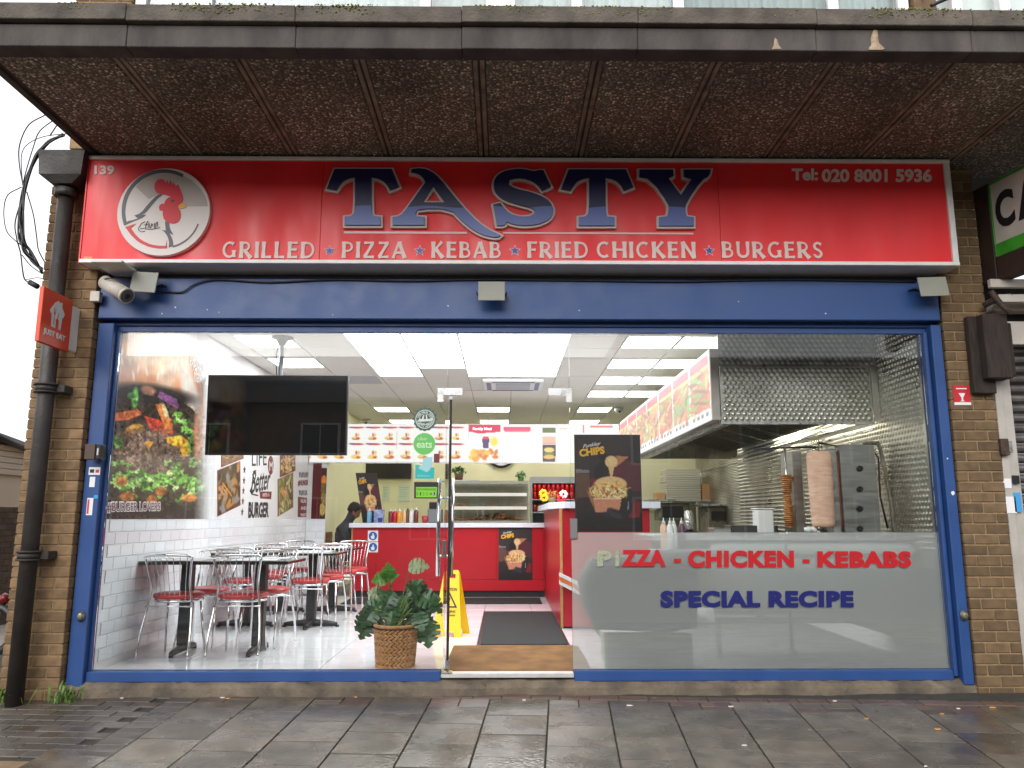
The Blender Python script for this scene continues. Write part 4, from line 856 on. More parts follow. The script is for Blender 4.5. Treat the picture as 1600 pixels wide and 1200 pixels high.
# ------------------------------------------------------------------ street beyond the corner on the left
hs_ = empty('side_building', (-7.5, 6, -.3), 'pale painted low building with dark sloping roof edge beyond the corner', 'building')
PALE = mat('pale_render', srgb(206,196,184), .9, var=.06, vscale=2, bump=.15, bscale=30)
t0, t1 = at(-60, 668, X=-7.2), at(70, 718, X=-7.2)
mb = MB().add([(-7.2, t0.y, -.4), (-7.2, t1.y, -.4), (-7.2, t1.y, t1.z), (-7.2, t0.y, t0.z), (-13, t0.y, -.4), (-13, t1.y, -.4), (-13, t1.y, t1.z), (-13, t0.y, t0.z)], [(0,1,2,3), (4,7,6,5), (0,3,7,4), (1,5,6,2), (3,2,6,7), (0,4,5,1)]).build('wall', PALE, hs_)
MB().tube([(-7.15, t0.y-.3, t0.z+.06), (-7.15, t1.y+.3, t1.z+.03)], .075, 4).build('verge', BLACK, hs_)
for k in range(5):
    zz = at(0, 712, X=-7.19).z-.0-.085*k+.12; B('timber_board', PALE, hs_, -7.19, -7.17, t0.y+.02, t1.y-.02, zz-.038, zz+.038, .004)
yw = empty('yard_wall', (-6.2, 4, -.4), 'dark brown brick yard wall below the pale building', 'wall')
YB = mat('yard_brick', srgb(92,80,72), .9, var=.2, vscale=12, bump=.3, rnd=.2)
B('core', MORTAR, yw, -6.6, -6.41, 2.0, 8.5, -.5, 1.3); w_me = MB().cbox(-.02, .0, -.105, .105, 0, .066, .004).mesh('brick'); w_me.materials.append(YB)
for k in range(23):
    for j in range(13): put('brick', w_me, None, yw, (-6.40, 3.2+j*.217+(.108 if k % 2 else 0), -.42+k*.075))
SR = mat('side_paving', srgb(150,142,134), .8, var=.15, vscale=2)
o = MB().box(-30, -3.6, .2, 60, -.35, -.19).build('path', SR); tag(o, kind='structure')
bk = empty('parked_moped', at(-12, 985, 1.8), 'parked moped with dark red body just beyond the corner pier', 'moped')
MR = mat('moped_red', srgb(110,24,26), .25); 
def mp(x, y, d=1.8): return at(x, y, d)
MB().tube(spline([mp(-60, 930), mp(-30, 935), mp(0, 938), mp(13, 932)]), [.05]*18+[.02], 10).build('body', MR, bk); MB().tube([mp(-40, 958), mp(-10, 958), mp(12, 946)], [.03, .04, .02], 10).build('exhaust', CHROME, bk)
for x in (-70, -14):
    c = mp(x, 985); tm = MB(); tm.tube([c+Vector((.22*math.cos(t), 0, .22*math.sin(t))) for t in np.linspace(0, 2*math.pi, 25)], .045, 8, cap=False).build('tyre', BLACK, bk)
MB().tube([mp(-60, 930), mp(-66, 870), mp(-60, 830)], .025, 8).build('steering_column', BLACK, bk); MB().cbox(mp(-30, 0).x, mp(8, 0).x, 1.7, 1.95, mp(0, 925).z, mp(0, 915).z, .01).build('seat', BLACK, bk)
# weeds at the foot of the pier
WEED = mat('weed_green', srgb(92,120,48), .6, var=.4, vscale=30)
for (x, y, lab) in ((at(20, 1075, -.22).x, -.24, 'scruffy green weeds growing at the foot of the black downpipe'), (at(100, 1078, -.2).x, -.19, 'low weeds growing by the foot of the blue jamb near the downpipe')):
    wd = MB()
    for k in range(46):
        bx0 = x+random.gauss(0, .05); by0 = y+random.gauss(0, .03); h = random.uniform(.03, .13 if 'pipe' in lab else .05); a = random.uniform(0, 6.28); l = h*random.uniform(.3, 1.0)
        z0 = PZ+SLOPE*by0-.01; p0 = Vector((bx0, by0, z0)); p1 = p0+Vector((l*.5*math.cos(a), l*.5*math.sin(a), h*.8)); p2 = p0+Vector((l*math.cos(a), l*math.sin(a), h)); sd = Vector((-math.sin(a), math.cos(a), 0))*random.uniform(.004, .01)
        wd.add([p0-sd*.4, p0+sd*.4, p1+sd, p1-sd, p2], [(0, 1, 2, 3), (3, 2, 4)])
    tag(wd.build('weed_clump', WEED, fix=False), lab, 'weeds', kind='stuff')
# ------------------------------------------------------------------ interior shell
FZ, CLZ, WX, KX, BY = .06, 2.95, -2.95, 3.215, 9.4
GROUT = mat('grout', srgb(112,112,118), .8); FT = mat('floor_tile', srgb(224,226,230), .10, var=.05, vscale=2.5, rnd=.03, spec=.6)
fl = MB().box(WX-.1, KX+.1, .055, BY+.1, -.02, FZ-.006).build('floor', GROUT); tag(fl, kind='structure')
ft = MB().cbox(-.2795, .2795, -.2795, .2795, -.01, .006, .0015).mesh('floor_tile'); ft.materials.append(FT)
for i in range(8):
    for j in range(10):
        x = WX+.18+.565*i; y = .35+.565*j
        if x > 1.0 or (i == 0 and False): continue
        put('floor_tile', ft, None, fl, (x, y, FZ-.006))
pe = MB().box(WX, WX+.0, .055, .056, FZ, FZ).v
strip = MB().cbox(WX+.005, .6, .056, .064, -.01, FZ, .001); strip.build('floor_edge', FT, fl, fix=False)
WALLW = mat('white_wall', (.8, .8, .8), .55); YEL = mat('yellow_wall', srgb(238,232,188), .6, var=.03, vscale=2)
wl_ = MB().box(WX-.25, WX, .06, 6.05, -.02, CLZ+.05).build('wall_left', WALLW); tag(wl_, kind='structure')
TL = mat('metro_tile', srgb(240,244,249), .08, rnd=.03, spec=.6)
tile = MB().cbox(0, .007, .0015, .1985, .0015, .0915, .004).mesh('wall_tile'); tile.materials.append(TL)
rows = 12; zt0 = 1.141-rows*.093; rest = MB()
for r_ in range(rows):
    for k in range(31):
        y = .06+k*.2-(.1 if r_ % 2 else 0); z = zt0+r_*.093
        if y < .05 or z < FZ-.03: continue
        if y > 4.5:
            if y < 5.85: rest.cbox(WX, WX+.007, y+.0015, y+.1985, z+.0015, z+.0915, .004)
        else: put('wall_tile', tile, None, wl_, (WX, y, z))
tag(rest.build('wall_tiles', TL, wl_, fix=False), kind='stuff')
bw = MB().box(WX-.25, KX+.2, BY, BY+.14, -.02, CLZ+.05).build('wall_back', YEL); tag(bw, kind='structure')
B('partition', YEL, bw, WX-.2, -2.66, 6.08, BY-.002, -.02, CLZ+.02)
rw = MB().box(KX, KX+.25, .06, BY, -.02, CLZ+.05).build('wall_right', WALLW); tag(rw, kind='structure')
bh = MB().box(-3.27, 3.49, .125, .2, 2.6, 4.1).build('wall_front', WALLW); tag(bh, kind='structure')
# return wall with dark red panel
rt = MB().box(WX-.001, -2.66, 6.052, 6.079, FZ, CLZ).build('wall_return', WALLW); tag(rt, kind='structure')
for r_ in range(12):
    z = zt0+r_*.093
    for (a, b) in (((WX+.009, WX+.16), (WX+.163, -2.662)) if r_ % 2 else ((WX+.009, WX+.08), (WX+.083, -2.662))):
        if z > FZ-.03: MB().cbox(a, b, 6.044, 6.052, z+.0015, z+.0915, .003).build('wall_tile', TL, rt, fix=False)
# suspended ceiling
CT = mat('ceiling_tile', srgb(222,220,212), .8, var=.03, vscale=30); TB = mat('ceiling_bar', srgb(176,174,168), .6)
ce = MB().box(WX-.2, KX+.2, .06, BY+.1, CLZ+.02, CLZ+.06).build('ceiling', TB); tag(ce, kind='structure')
P_ = .565
GX = [-2.72+P_*k for k in range(-1, 12)]; GY = [1.82+P_*k for k in range(-4, 14)]
ct = MB().cbox(-.278, .278, -.278, .278, 0, .016, .002).mesh('ceiling_tile'); ct.materials.append(CT)
lights = {(2, 2), (1, 4), (1, 6)}  # panel nearest the window is unseen, added to light the tiled wall
lights |= {(8, 4), (8, 6), (8, 8), (8, 10), (8, 13), (8, 16), (9, 4), (9, 6), (9, 8), (9, 10)}
lights |= {(2, 13), (5, 13), (2, 16), (5, 16)}
big = {(i, j) for i in (3, 5, 6) for j in range(2, 8)} | {(4, j) for j in range(2, 7)}
for i in range(12):
    for j in range(17):
        if (i, j) in lights or (i, j) in big: continue
        x0, x1, y0, y1 = GX[i], GX[i]+P_, GY[j], GY[j]+P_
        if x1 < WX+.05 or x0 > KX-.05 or y1 < .1 or y0 > BY-.05: continue
        if x0 < WX: MB().cbox(WX+.004, x1-.005, y0+.005, y1-.005, CLZ, CLZ+.016, .002).build('ceiling_tile', CT, ce, fix=False)
        elif y0 < .06: MB().cbox(x0+.005, x1-.005, .21, y1-.005, CLZ, CLZ+.016, .002).build('ceiling_tile', CT, ce, fix=False)
        elif x1 > KX or y1 > BY: continue
        else: put('ceiling_tile', ct, None, ce, ((x0+x1)/2, (y0+y1)/2, CLZ))
LED = lamp_mat('led_panel', (1, .99, .97), 7.5)
def led(i, j, label, group):
    x0, y0 = GX[i], GY[j]; r = empty('ceiling_light', (x0+P_/2, y0+P_/2, CLZ), label, 'ceiling light', group)
    fr = MB()
    for a in ((x0+.004, x0+.02, y0+.004, y0+P_-.004), (x0+P_-.02, x0+P_-.004, y0+.004, y0+P_-.004), (x0+.021, x0+P_-.021, y0+.004, y0+.02), (x0+.021, x0+P_-.021, y0+P_-.02, y0+P_-.004)): fr.cbox(*a, CLZ-.004, CLZ+.016, .001)
    fr.build('frame', WHITE, r, fix=False); MB().cbox(x0+.0215, x0+P_-.0215, y0+.0215, y0+P_-.0215, CLZ, CLZ+.012, .0005).build('diffuser', LED, r, fix=False)
for (i, j) in sorted(lights):
    lab, grp = (('square LED ceiling panel above the dining tables', 'LED panels over the tables') if i == 1 or (i, j) == (2, 2) else ('square LED ceiling panel in the row beside the illuminated side menu', 'LED panels along the side menu') if i == 8 else ('square LED ceiling panel directly above the cooking hood side of the menu', 'LED panels above the hood') if i == 9 else ('square LED ceiling panel behind the wall menu', 'LED panels behind the menu'))
    led(i, j, lab, grp)
SKYP = print_mat('sky_panel_print', .5, emit=4.4, base=False)
def skyp(kind):
    def f(u, v, P):
        p = Paint(u, v, (255, 255, 255)); sk = (120, 222, 232)
        if kind == 0: p.ell(.3, .15, .3, .03, (225, 246, 250), 0, .8)
        if kind == 1:
            for (x, y, a, b) in ((.25, .12, .22, .04), (.7, .14, .16, .04), (.65, .36, .22, .05)): p.ell(x, y, a, b, sk, 0, 1.)
        if kind == 2:
            p.line([(.36,.1),(.46,.04),(.5,.1),(.46,.19),(.36,.1)], .02, (84, 190, 214)); p.line([(.44,.09),(.5,.09)], .05, sk); p.rect(.495, .0, .515, .4, (176, 196, 236)); p.rect(.495, .62, .51, 1, (186, 204, 240))
            for (y, c) in ((.45, (150, 178, 224)), (.72, (170, 226, 214)), (.92, (160, 180, 226))): p.ell(.375, y, .032, .05, c, 0, .3); p.ell(.375, y, .018, .03, (120, 190, 220), 0, .3)
            p.rect(.21, .0, .216, 1, (214, 220, 232))
        return p
    return f
def lightbox(name, x0, x1, y0, y1, kind, label):
    r = empty('ceiling_lightbox', ((x0+x1)/2, (y0+y1)/2, CLZ), label, 'ceiling light')
    sheet('diffuser', (x0+.012, y0, CLZ-.002), (x1-x0-.024, 0, 0), (0, y1-y0, 0), 60, 60, skyp(kind), SKYP, r)
    for (a, b) in ((x0+.001, x0+.0115), (x1-.0115, x1-.001)): B('side_trim', WFRAME, r, a, b, y0, y1, CLZ-.012, CLZ+.014, .001)
    for k in range(1, round((y1-y0)/P_)): B('cross_bar', WFRAME, r, x0+.0125, x1-.0125, y0+k*P_-.002, y0+k*P_+.002, CLZ-.006, CLZ-.0025, .0005)
lightbox('a', GX[3], GX[4], GY[2], GY[8], 0, 'long glowing plain ceiling lightbox nearest the hanging television')
lightbox('b', GX[4], GX[5], GY[2], GY[7], 1, 'glowing ceiling lightbox with pale turquoise sky print, shorter than its neighbours')
lightbox('c', GX[5], GX[7], GY[2], GY[8], 2, 'double width glowing ceiling lightbox with blue drawing in front of the air conditioner')
ac = empty('air_conditioner', (.11, 4.55, CLZ), 'white square ceiling cassette air conditioner behind the big lightbox', 'air conditioner')
acx0, acx1, acy0, acy1 = -.28, .52, 4.16, 4.96
B('cover', WHITE, ac, acx0, acx1, acy0, acy1, CLZ-.05, CLZ-.001, .012); B('grille', mat('vent_grey', srgb(176,178,186), .5), ac, acx0+.17, acx1-.17, acy0+.17, acy1-.17, CLZ-.058, CLZ-.0505, .004)
for a in ((acx0+.12, acx1-.12, acy0+.05, acy0+.11), (acx0+.12, acx1-.12, acy1-.11, acy1-.05), (acx0+.05, acx0+.11, acy0+.12, acy1-.12), (acx1-.11, acx1-.05, acy0+.12, acy1-.12)): B('vane', mat('vane_blue', srgb(120,128,160), .5), ac, *a, CLZ-.055, CLZ-.0505, .002)
VENT = mat('vent_grey', (.4, .4, .45))
tag(B('ceiling_vent', VENT, None, GX[1]+.3, GX[3]-.05, GY[8]+.02, GY[9]-.02, CLZ-.006, CLZ-.001, .002), 'flat grey ceiling vent behind the television', 'vent')
# ------------------------------------------------------------------ mural on the left wall
MU = print_mat('mural_print', .25)
def burger(u, v, P):
    X, Y = pj(P); p = Paint(X, Y, (238, 242, 248)); n = rng.normal(size=X.shape)
    edge = np.clip((328-X)/26, 0, 1)                      # print fades out to white
    g = Paint(X, Y, (150, 154, 160)); g.grad((Y-690)/120., (52, 44, 40)); g.grad((540-Y)/60., (150, 154, 162))
    g.poly([(160,790),(330,765),(330,815),(160,815)], (40, 34, 32))
    g.ell(238, 640, 84, 122, (204, 120, 78), 0, .12); g.ell(228, 590, 66, 62, (224, 152, 108), 0, .6); g.ell(250, 546, 58, 30, (250, 214, 182), 0, .8); g.ell(262, 590, 14, 26, (244, 200, 170), 15, .8); g.ell(296, 612, 12, 44, (236, 216, 204), -14, .5); g.ell(188, 600, 24, 36, (214, 150, 120), 0, .8)
    streak = np.sin(X*.9+3*np.sin(X*.21))*np.clip(1-(Y-530)/110, 0, 1); g.C += (streak*9)[..., None]
    for i in range(26): g.ell(rng.uniform(190, 285), rng.uniform(540, 590), 1.8, 7, (250, 222, 200), rng.uniform(-12, 12), .9)
    g.poly([(160,640),(180,612),(205,601),(235,602),(265,615),(300,638),(315,660),(318,800),(160,800)], (62, 50, 42))
    g.ell(238, 616, 66, 15, (44, 38, 36), 8, .5)
    g.poly([(250,611),(277,624),(281,640),(272,636),(246,620)], (126, 74, 124)); g.ell(232, 610, 12, 7, (176, 120, 96), 20, .5)
    g.ell(211, 622, 5, 17, (104, 176, 84), 5, .5); g.ell(205, 618, 6, 5, (90, 150, 80), 0, .5)
    g.poly([(243,632),(252,630),(263,655),(254,660)], (232, 128, 70)); g.ell(259, 645, 3.5, 15, (236, 214, 150), -18, .4)
    g.poly([(178,646),(215,639),(222,647),(200,656),(178,658)], (212, 104, 66)); g.poly([(226,650),(255,658),(272,672),(266,684),(236,674)], (214, 66, 48)); g.ell(262, 664, 8, 12, (226, 122, 60), 0, .4)
    g.ell(210, 672, 16, 9, (232, 166, 66), -15, .25); g.ell(203, 680, 6, 9, (228, 150, 52), 0, .3)
    g.ell(235, 706, 64, 36, (108, 86, 74), 8, .5)
    for i in range(240):
        a = rng.uniform(0, 6.28); r = rng.uniform(0, 1)**.5; g.ell(235+58*r*math.cos(a), 706+31*r*math.sin(a), rng.uniform(1.2, 3.5), rng.uniform(1, 2.2), [(128, 104, 90), (72, 54, 46), (150, 122, 104)][rng.integers(3)], rng.uniform(0, 180), .5)
    g.poly([(258,684),(282,680),(298,692),(296,712),(286,714),(280,700),(262,692)], (236, 166, 54)); g.poly([(226,690),(240,690),(232,704)], (232, 160, 60))
    def frond(x, y, n, sp, ht):
        for k in range(n):
            x0, y0 = x+rng.normal()*sp, y+rng.normal()*ht*.5; c = np.array([(122, 184, 74), (84, 146, 54), (60, 108, 44), (168, 212, 122), (104, 168, 66)][rng.integers(5)]); pts = [(x0, y0)]
            for t in range(5): pts.append((pts[-1][0]+rng.normal()*3.4, pts[-1][1]+rng.uniform(-2, 4.6)))
            g.line(pts, rng.uniform(1.2, 3.2), c)
            for q in pts[1:]: g.ell(q[0]+rng.normal()*2, q[1]+rng.normal()*1.5, rng.uniform(1.2, 3.2), rng.uniform(1, 2.2), c*rng.uniform(.8, 1.15), rng.uniform(0, 180), .8)
    for (x, y) in ((284, 648), (292, 664), (300, 690), (305, 722), (306, 748), (178, 690), (174, 722)): frond(x, y, 5, 3, 10)
    for x in range(180, 314, 9): frond(x, 744+8*math.sin(x*.11)+rng.uniform(-8, 10), 6, 6, 16)
    for (x, y) in ((190, 752), (252, 768), (238, 782), (200, 776), (296, 778)): g.ell(x, y, rng.uniform(7, 13), rng.uniform(5, 9), [(196, 116, 52), (170, 100, 48)][rng.integers(2)], 0, .4)
    g.ell(310, 680, 8, 40, (222, 130, 84), 0, .6); g.rect(160, 790, 330, 812, (48, 40, 36))
    mk = np.clip((Y-604-.0006*(X-235)**2*8)/14, 0, 1); g.noise(4, .2, 5, 3, mk); g.noise(14, .06, 8, 2); g.noise(30, .08, 6, 2); g.C = np.clip(g.C*.92+20, 0, 255); p.C = p.C*(1-edge[..., None])+g.C*edge[..., None]
    return p.grain(.02)
mu = empty('wall_mural', (WX, 2.2, 1.14), 'white wall mural with giant burger and LIFE IS BETTER BURGER lettering', 'mural')
sheet('burger_print', (WX+.004, .075, 2.93), (0, 2.15, 0), (0, 0, -1.785), 230, 300, burger, MU, mu)
B('mural_ground', mat('mural_white', srgb(238,240,244), .3), mu, WX+.0005, WX+.003, .075, 6.0, 1.144, 2.935, .0005)
def wq(x, y, d=.005): q = at(x, y, X=WX); return Vector((WX+d, q.y, q.z))
def wpoly(name, pts, m, d=.005, parent=mu):
    Q = [wq(*p) for p in pts]; return MB().prism([(q.y, q.z) for q in Q], lambda a, b: (WX+d, a, b), (-.0012, 0, 0)).build(name, m, parent)
def wword(txt, m, a, b, c, d=.005, **k):
    me = text_mesh(txt, extrude=.01, **k); arr = np.array([v.co for v in me.vertices]); mn, mx = arr.min(0), arr.max(0); A, Bq, Cq = wq(*a, d), wq(*b, d), wq(*c, d)
    remap(me, lambda q: A+(Bq-A)*((q.x-mn[0])/(mx[0]-mn[0]))+(Cq-A)*((q.y-mn[1])/(mx[1]-mn[1]))+Vector((.001*(1 if q.z > 0 else 0), 0, 0))); return put('word', me, m, mu)
MW = mat('mural_text_white', srgb(246,244,244), .4); MK = mat('mural_black', srgb(34,32,36), .4); MRd = mat('mural_maroon', srgb(126,40,44), .4); MPR = mat('mural_plum', srgb(112,58,74), .4)
wword('#BURGER LOVERS', MW, (165, 802), (250, 800), (165, 783), .006, bold=.07); wword('#BURGER LOVERS', MPR, (166, 800.5), (249, 798.5), (166, 785), .0075, bold=.01)
wword('explosive!', MW, (294, 577), (322, 589), (296, 550), .006, bold=.01, shear=.2); wword('flavour', MW, (302, 596), (326, 603), (302, 574), .006, bold=.01, shear=.2)
wword('LIFE', MK, (393, 728), (416, 727), (393, 702), bold=.0); wword('Better', MK, (391, 772), (421, 764), (393, 736), bold=.012, shear=.25); wword('BURGER', MK, (387, 810), (419, 808.5), (388, 784), bold=.04)
pen = lambda pts, r=.008: MB().tube([wq(*p) for p in pts], r, 6).build('flourish', MK, mu)
pen([(393, 760), (390, 767), (393, 772), (402, 774)]); pen([(399, 735), (394, 742), (397, 750)])
wpoly('ribbon', [(405,768),(424,768),(423,780),(406,779)], MRd); wword('WITH A', MW, (409, 777), (420, 776), (409, 771), .0075)
ov = [(422.5+4.3*math.cos(t), 727+15*math.sin(t)) for t in np.linspace(0, 6.1, 20)]; wpoly('oval', ov, MRd); wword('M', MW, (420, 736), (425, 736), (420, 721), .0075)
STAR = mat('mural_star', srgb(90,48,52), .5)
for i, y in enumerate((734, 751, 767, 783, 800)):
    c = wq(381.5-i*.9, y, .005); MB().prism([(a, b) for a, b in star(c.y, c.z, .05)], lambda a, b: (WX+.005, a, b), (-.0012, 0, 0)).build('star', STAR, mu)
def foodpic(seed, cols, name, pts, parent=mu):
    wpoly('picture_border', [(x+(-1.2 if x < np.mean([q[0] for q in pts]) else 1.2), y+(1.5 if y > np.mean([q[1] for q in pts]) else -1)) for x, y in pts], MRd, .004)
    Q = [wq(*p, .0055) for p in pts]; a, b, c, d = Q     # top-left, top-right, bottom-right, bottom-left
    r2 = np.random.default_rng(seed)
    u, v = np.meshgrid(np.linspace(0, 1, 36), np.linspace(0, 1, 44)); arr = lambda q: np.array(q)
    Pp = (arr(a)*(1-u[..., None])+arr(b)*u[..., None])*(1-v[..., None])+(arr(d)*(1-u[..., None])+arr(c)*u[..., None])*v[..., None]
    p = Paint(u, v, cols[0])
    for k in range(90): p.ell(r2.uniform(0, 1), r2.uniform(0, 1), r2.uniform(.04, .16), r2.uniform(.03, .09), cols[r2.integers(len(cols))], r2.uniform(0, 180), .4)
    for k in range(5): x = r2.uniform(0, .5); y = r2.uniform(.2, .5); p.line([(x, y), (x+.2, y+.2)], .035, (226, 150, 70))
    C = p.C/255; C = np.where(C <= .04045, C/12.92, ((C+.055)/1.055)**2.4); me = bpy.data.meshes.new(name); nu, nv = 36, 44
    me.from_pydata(Pp.reshape(-1, 3).tolist(), [], [(j*nu+i, (j+1)*nu+i, (j+1)*nu+i+1, j*nu+i+1) for j in range(nv-1) for i in range(nu-1)]); ca = me.color_attributes.new('Col', 'FLOAT_COLOR', 'POINT'); ca.data.foreach_set('color', np.concatenate([C.reshape(-1, 3), np.ones((nu*nv, 1))], 1).astype(np.float32).ravel())
    put(name, me, MU, mu)
GC = [(88, 66, 50), (120, 92, 70), (60, 44, 34), (190, 130, 70), (150, 124, 100), (140, 138, 136)]
foodpic(3, GC, 'picture', [(340,736),(374,721),(374,788),(340,806)]); foodpic(4, [(130, 98, 74), (100, 74, 56), (160, 124, 92)], 'picture', [(346,700),(379,700),(379,715),(346,729)])
foodpic(5, [(112, 112, 60), (140, 150, 80), (180, 130, 110), (90, 84, 50), (200, 190, 150)], 'picture', [(434.5,750),(456.5,739),(456.5,791),(434.5,806)]); foodpic(6, [(120, 80, 50), (200, 150, 80), (80, 40, 34), (220, 200, 140)], 'picture', [(438,700),(460,700),(460,734),(438,745)])
wword('#HUNGRY', MRd, (465, 760), (483, 759), (465, 750), bold=.03); wpoly('sign_block', [(465,776),(482,778),(481.5,808),(464.5,808)], MRd)
for i, t_ in enumerate(('RELAX', 'AND', 'ENJOY')): wword(t_, MW, (469, 785.5+11*i), (478, 785.5+11*i), (469, 780+11*i), .0075, bold=.02)
for yy in (738, 766):
    for k in range(8): wpoly('hatch', [(466.5+2.2*k, yy), (467.7+2.2*k, yy), (469+2.2*k, yy+8), (467.8+2.2*k, yy+8)], MK)
dp_ = empty('wall_poster', (-2.8, 6.05, 1.15), 'tall dark red burger poster on the narrow wall end behind the tables', 'poster')
a, b = at(486, 811, 6.045), at(503, 722, 6.045); B('panel', mat('dark_red_print', srgb(92,22,28), .3), dp_, a.x, b.x, 6.038, 6.043, 1.145, 2.6, .001)
a2 = at(503.5, 811, 6.045); sheet('picture', (b.x+.002, 6.038, 1.9), (-2.665-b.x, 0, 0), (0, 0, -.755), 14, 44, lambda u, v, P: Paint(u, v, (70, 40, 34)).ell(.5, .25, .5, .1, (226, 130, 50)).ell(.5, .42, .5, .12, (120, 100, 60)).ell(.6, .6, .5, .12, (150, 130, 70)).ell(.4, .82, .6, .12, (196, 170, 90)).grain(.15), MU, dp_)
# ------------------------------------------------------------------ hanging television
tvp0, tvp1 = at(319, 711, 1.8), at(545, 587, 1.8)
tv = empty('television', ((tvp0.x+tvp1.x)/2, 1.83, tvp1.z), 'large black television hanging from the ceiling on a pole', 'television')
tcx = (tvp0.x+tvp1.x)/2; hw_, hh_ = (tvp1.x-tvp0.x)/2-.005, (tvp1.z-tvp0.z)/2; tcz = (tvp0.z+tvp1.z)/2
SCR = mat('tv_screen', (.004, .0045, .005), .09, spec=.5)
def tvb(name, m, x0, x1, y0, y1, z0, z1, c=.004):
    mb = MB().cbox(x0, x1, y0, y1, z0, z1, c); M = Matrix.Rotation(R(3.), 3, 'X') @ Matrix.Rotation(R(2), 3, 'Z'); mb.v = [tuple(M @ Vector(v)+Vector((tcx, 1.80, tcz))) for v in mb.v]; return mb.build(name, m, tv, fix=False)
tvb('casing', mat('tv_plastic', (.01, .01, .011), .35), -hw_, hw_, 0, .06, -hh_, hh_); tvb('screen', SCR, -hw_+.014, hw_-.014, -.003, -.0005, -hh_+.022, hh_-.014, .001); tvb('mount_plate', BLACK, -.15, .15, .061, .09, -.15, .2)
mpx = at(441, 530, 1.9).x; MB().tube([(mpx, 1.9, tcz+.1), (mpx, 1.9, CLZ-.05)], .024, 12).build('pole', mat('pole_grey', srgb(120,122,132), .4, .5), tv); MB().lathe([(.026, -.09), (.045, -.06), (.06, -.03), (.11, -.015), (.11, -.001)], (mpx, 1.9, CLZ), 16).build('ceiling_mount', BLACK, tv); MB().tube(spline([(mpx-.03, 1.92, tcz+.3), (mpx-.06, 1.93, tcz+.6), (mpx-.03, 1.9, CLZ-.08)]), .006, 6).build('cable', CABLE, tv)
# ------------------------------------------------------------------ tables and chairs
TOP = mat('table_top', (.014, .014, .016), .10, spec=.7); TBASE = mat('table_iron', (.012, .012, .012), .45); SEAT = mat('seat_vinyl', srgb(196,52,52), .32, var=.06, vscale=9); EDGE = mat('table_edge', (.35, .3, .27), .3, .6)
def make_table(cross):
    r = empty('dining_table', (0, 0, 0))
    MB().cbox(-.295, .295, -.295, .295, .722, .75, .006).build('tabletop', TOP, r, world=False, fix=False)
    MB().cbox(-.045, .045, -.045, .045, .05, .715, .006).build('column', TBASE, r, world=False, fix=False); MB().cbox(-.15, .15, -.15, .15, .7155, .7215, .002).build('top_plate', TBASE, r, world=False, fix=False)
    b = MB()
    def bar(dx, dy):
        n = 6; P = [(dx*t, dy*t, .045-.018*abs(t)) for t in np.linspace(-1, 1, 9)]; b.tube(P, [.02, .026, .03, .034, .038, .034, .03, .026, .02], 8)
    bar(0, .24); 
    if cross: bar(.27, 0)
    b.build('foot', TBASE, r, world=False)
    e = MB()
    for s in (-1, 1): e.tube([(0, .24*s, .0), (0, .24*s, .02)], .02, 8)
    if cross:
        for s in (-1, 1): e.tube([(.27*s, 0, .0), (.27*s, 0, .02)], .02, 8)
    e.build('foot_pad', TBASE, r, world=False); return r
def make_chair():
    r = empty('dining_chair', (0, 0, 0)); c = CHROME
    MB().lathe([(.02, .452), (.17, .449), (.192, .455), (.2, .47), (.195, .486), (.16, .497), (.02, .5)], (0, 0, 0), 28).build('seat', SEAT, r, world=False)
    ring = [(.185*math.cos(t), .185*math.sin(t), .437) for t in np.linspace(0, 2*math.pi, 25)]; MB().tube(ring, .011, 8, cap=False).build('seat_ring', c, r, world=False)
    for s in (-1, 1):
        MB().tube(spline([(.20*s, -.27, 0), (.195*s, -.225, .2), (.17*s, -.175, .43), (.155*s, -.19, .56), (.17*s, -.235, .70), (.185*s, -.262, .785)], 5), [.0085]*3+[.011]*23, 8).build('rear_leg', c, r, world=False)
        MB().tube([(.165*s, .2, 0), (.15*s, .15, .22), (.135*s, .115, .435)], [.0085, .011, .011], 8).build('front_leg', c, r, world=False)
    hoop = spline([(-.185, -.262, .785), (-.15, -.285, .80), (0, -.31, .806), (.15, -.285, .80), (.185, -.262, .785)], 5); MB().tube(hoop, .011, 8).build('top_rail', c, r, world=False)
    for k in range(7):
        x = (k-3)/3; MB().tube(spline([(.11*x, -.15-.03*(1-x*x), .44), (.12*x, -.19-.03*(1-x*x), .58), (.15*x, -.265-.043*(1-x*x), .80)], 4), .0035, 5).build('spindle', c, r, world=False)
    MB().tube([(-.185, -.20, .40), (0, -.215, .405), (.185, -.20, .40)], .006, 6).build('stretcher', c, r, world=False); return r
tA, tB = make_table(False), make_table(True)
T_ = [(tA, -2.645, .955, 'black square table by the tiled wall, in the row next to the window'), (tA, -2.035, .965, 'black square table on the aisle side, in the row next to the window'), (tB, -2.645, 2.52, 'black square table against the tiled wall in the middle row'), (tB, -1.97, 2.5, 'black square table on the aisle side of the middle row'), (tB, -2.645, 3.80, 'black square table against the tiled wall in the row next to the counter'), (tB, -2.03, 3.80, 'black square table on the aisle side of the row next to the counter')]
used = set()
for src, x, y, lab in T_:
    o = src if id(src) not in used else copy_tree(src); used.add(id(src)); o.location = (x, y, FZ); tag(o, lab, 'table', 'black dining tables')
ch = make_chair(); first = True
C_ = []
for (x, y, row) in ((-2.66, .955, 'window row'), (-2.14, .965, 'window row'), (-2.645, 2.52, 'middle row'), (-1.97, 2.5, 'middle row'), (-2.645, 3.80, 'counter row'), (-1.93, 3.80, 'counter row')):
    side = 'by the tiled wall' if x < -2.4 else 'on the aisle side'
    C_ += [(x+.0, y-.12, 0, f'red-seated chrome chair at the {row} table {side}, back to the street'), (x+.05, y+.33, 180, f'red-seated chrome chair at the {row} table {side}, facing the street')]
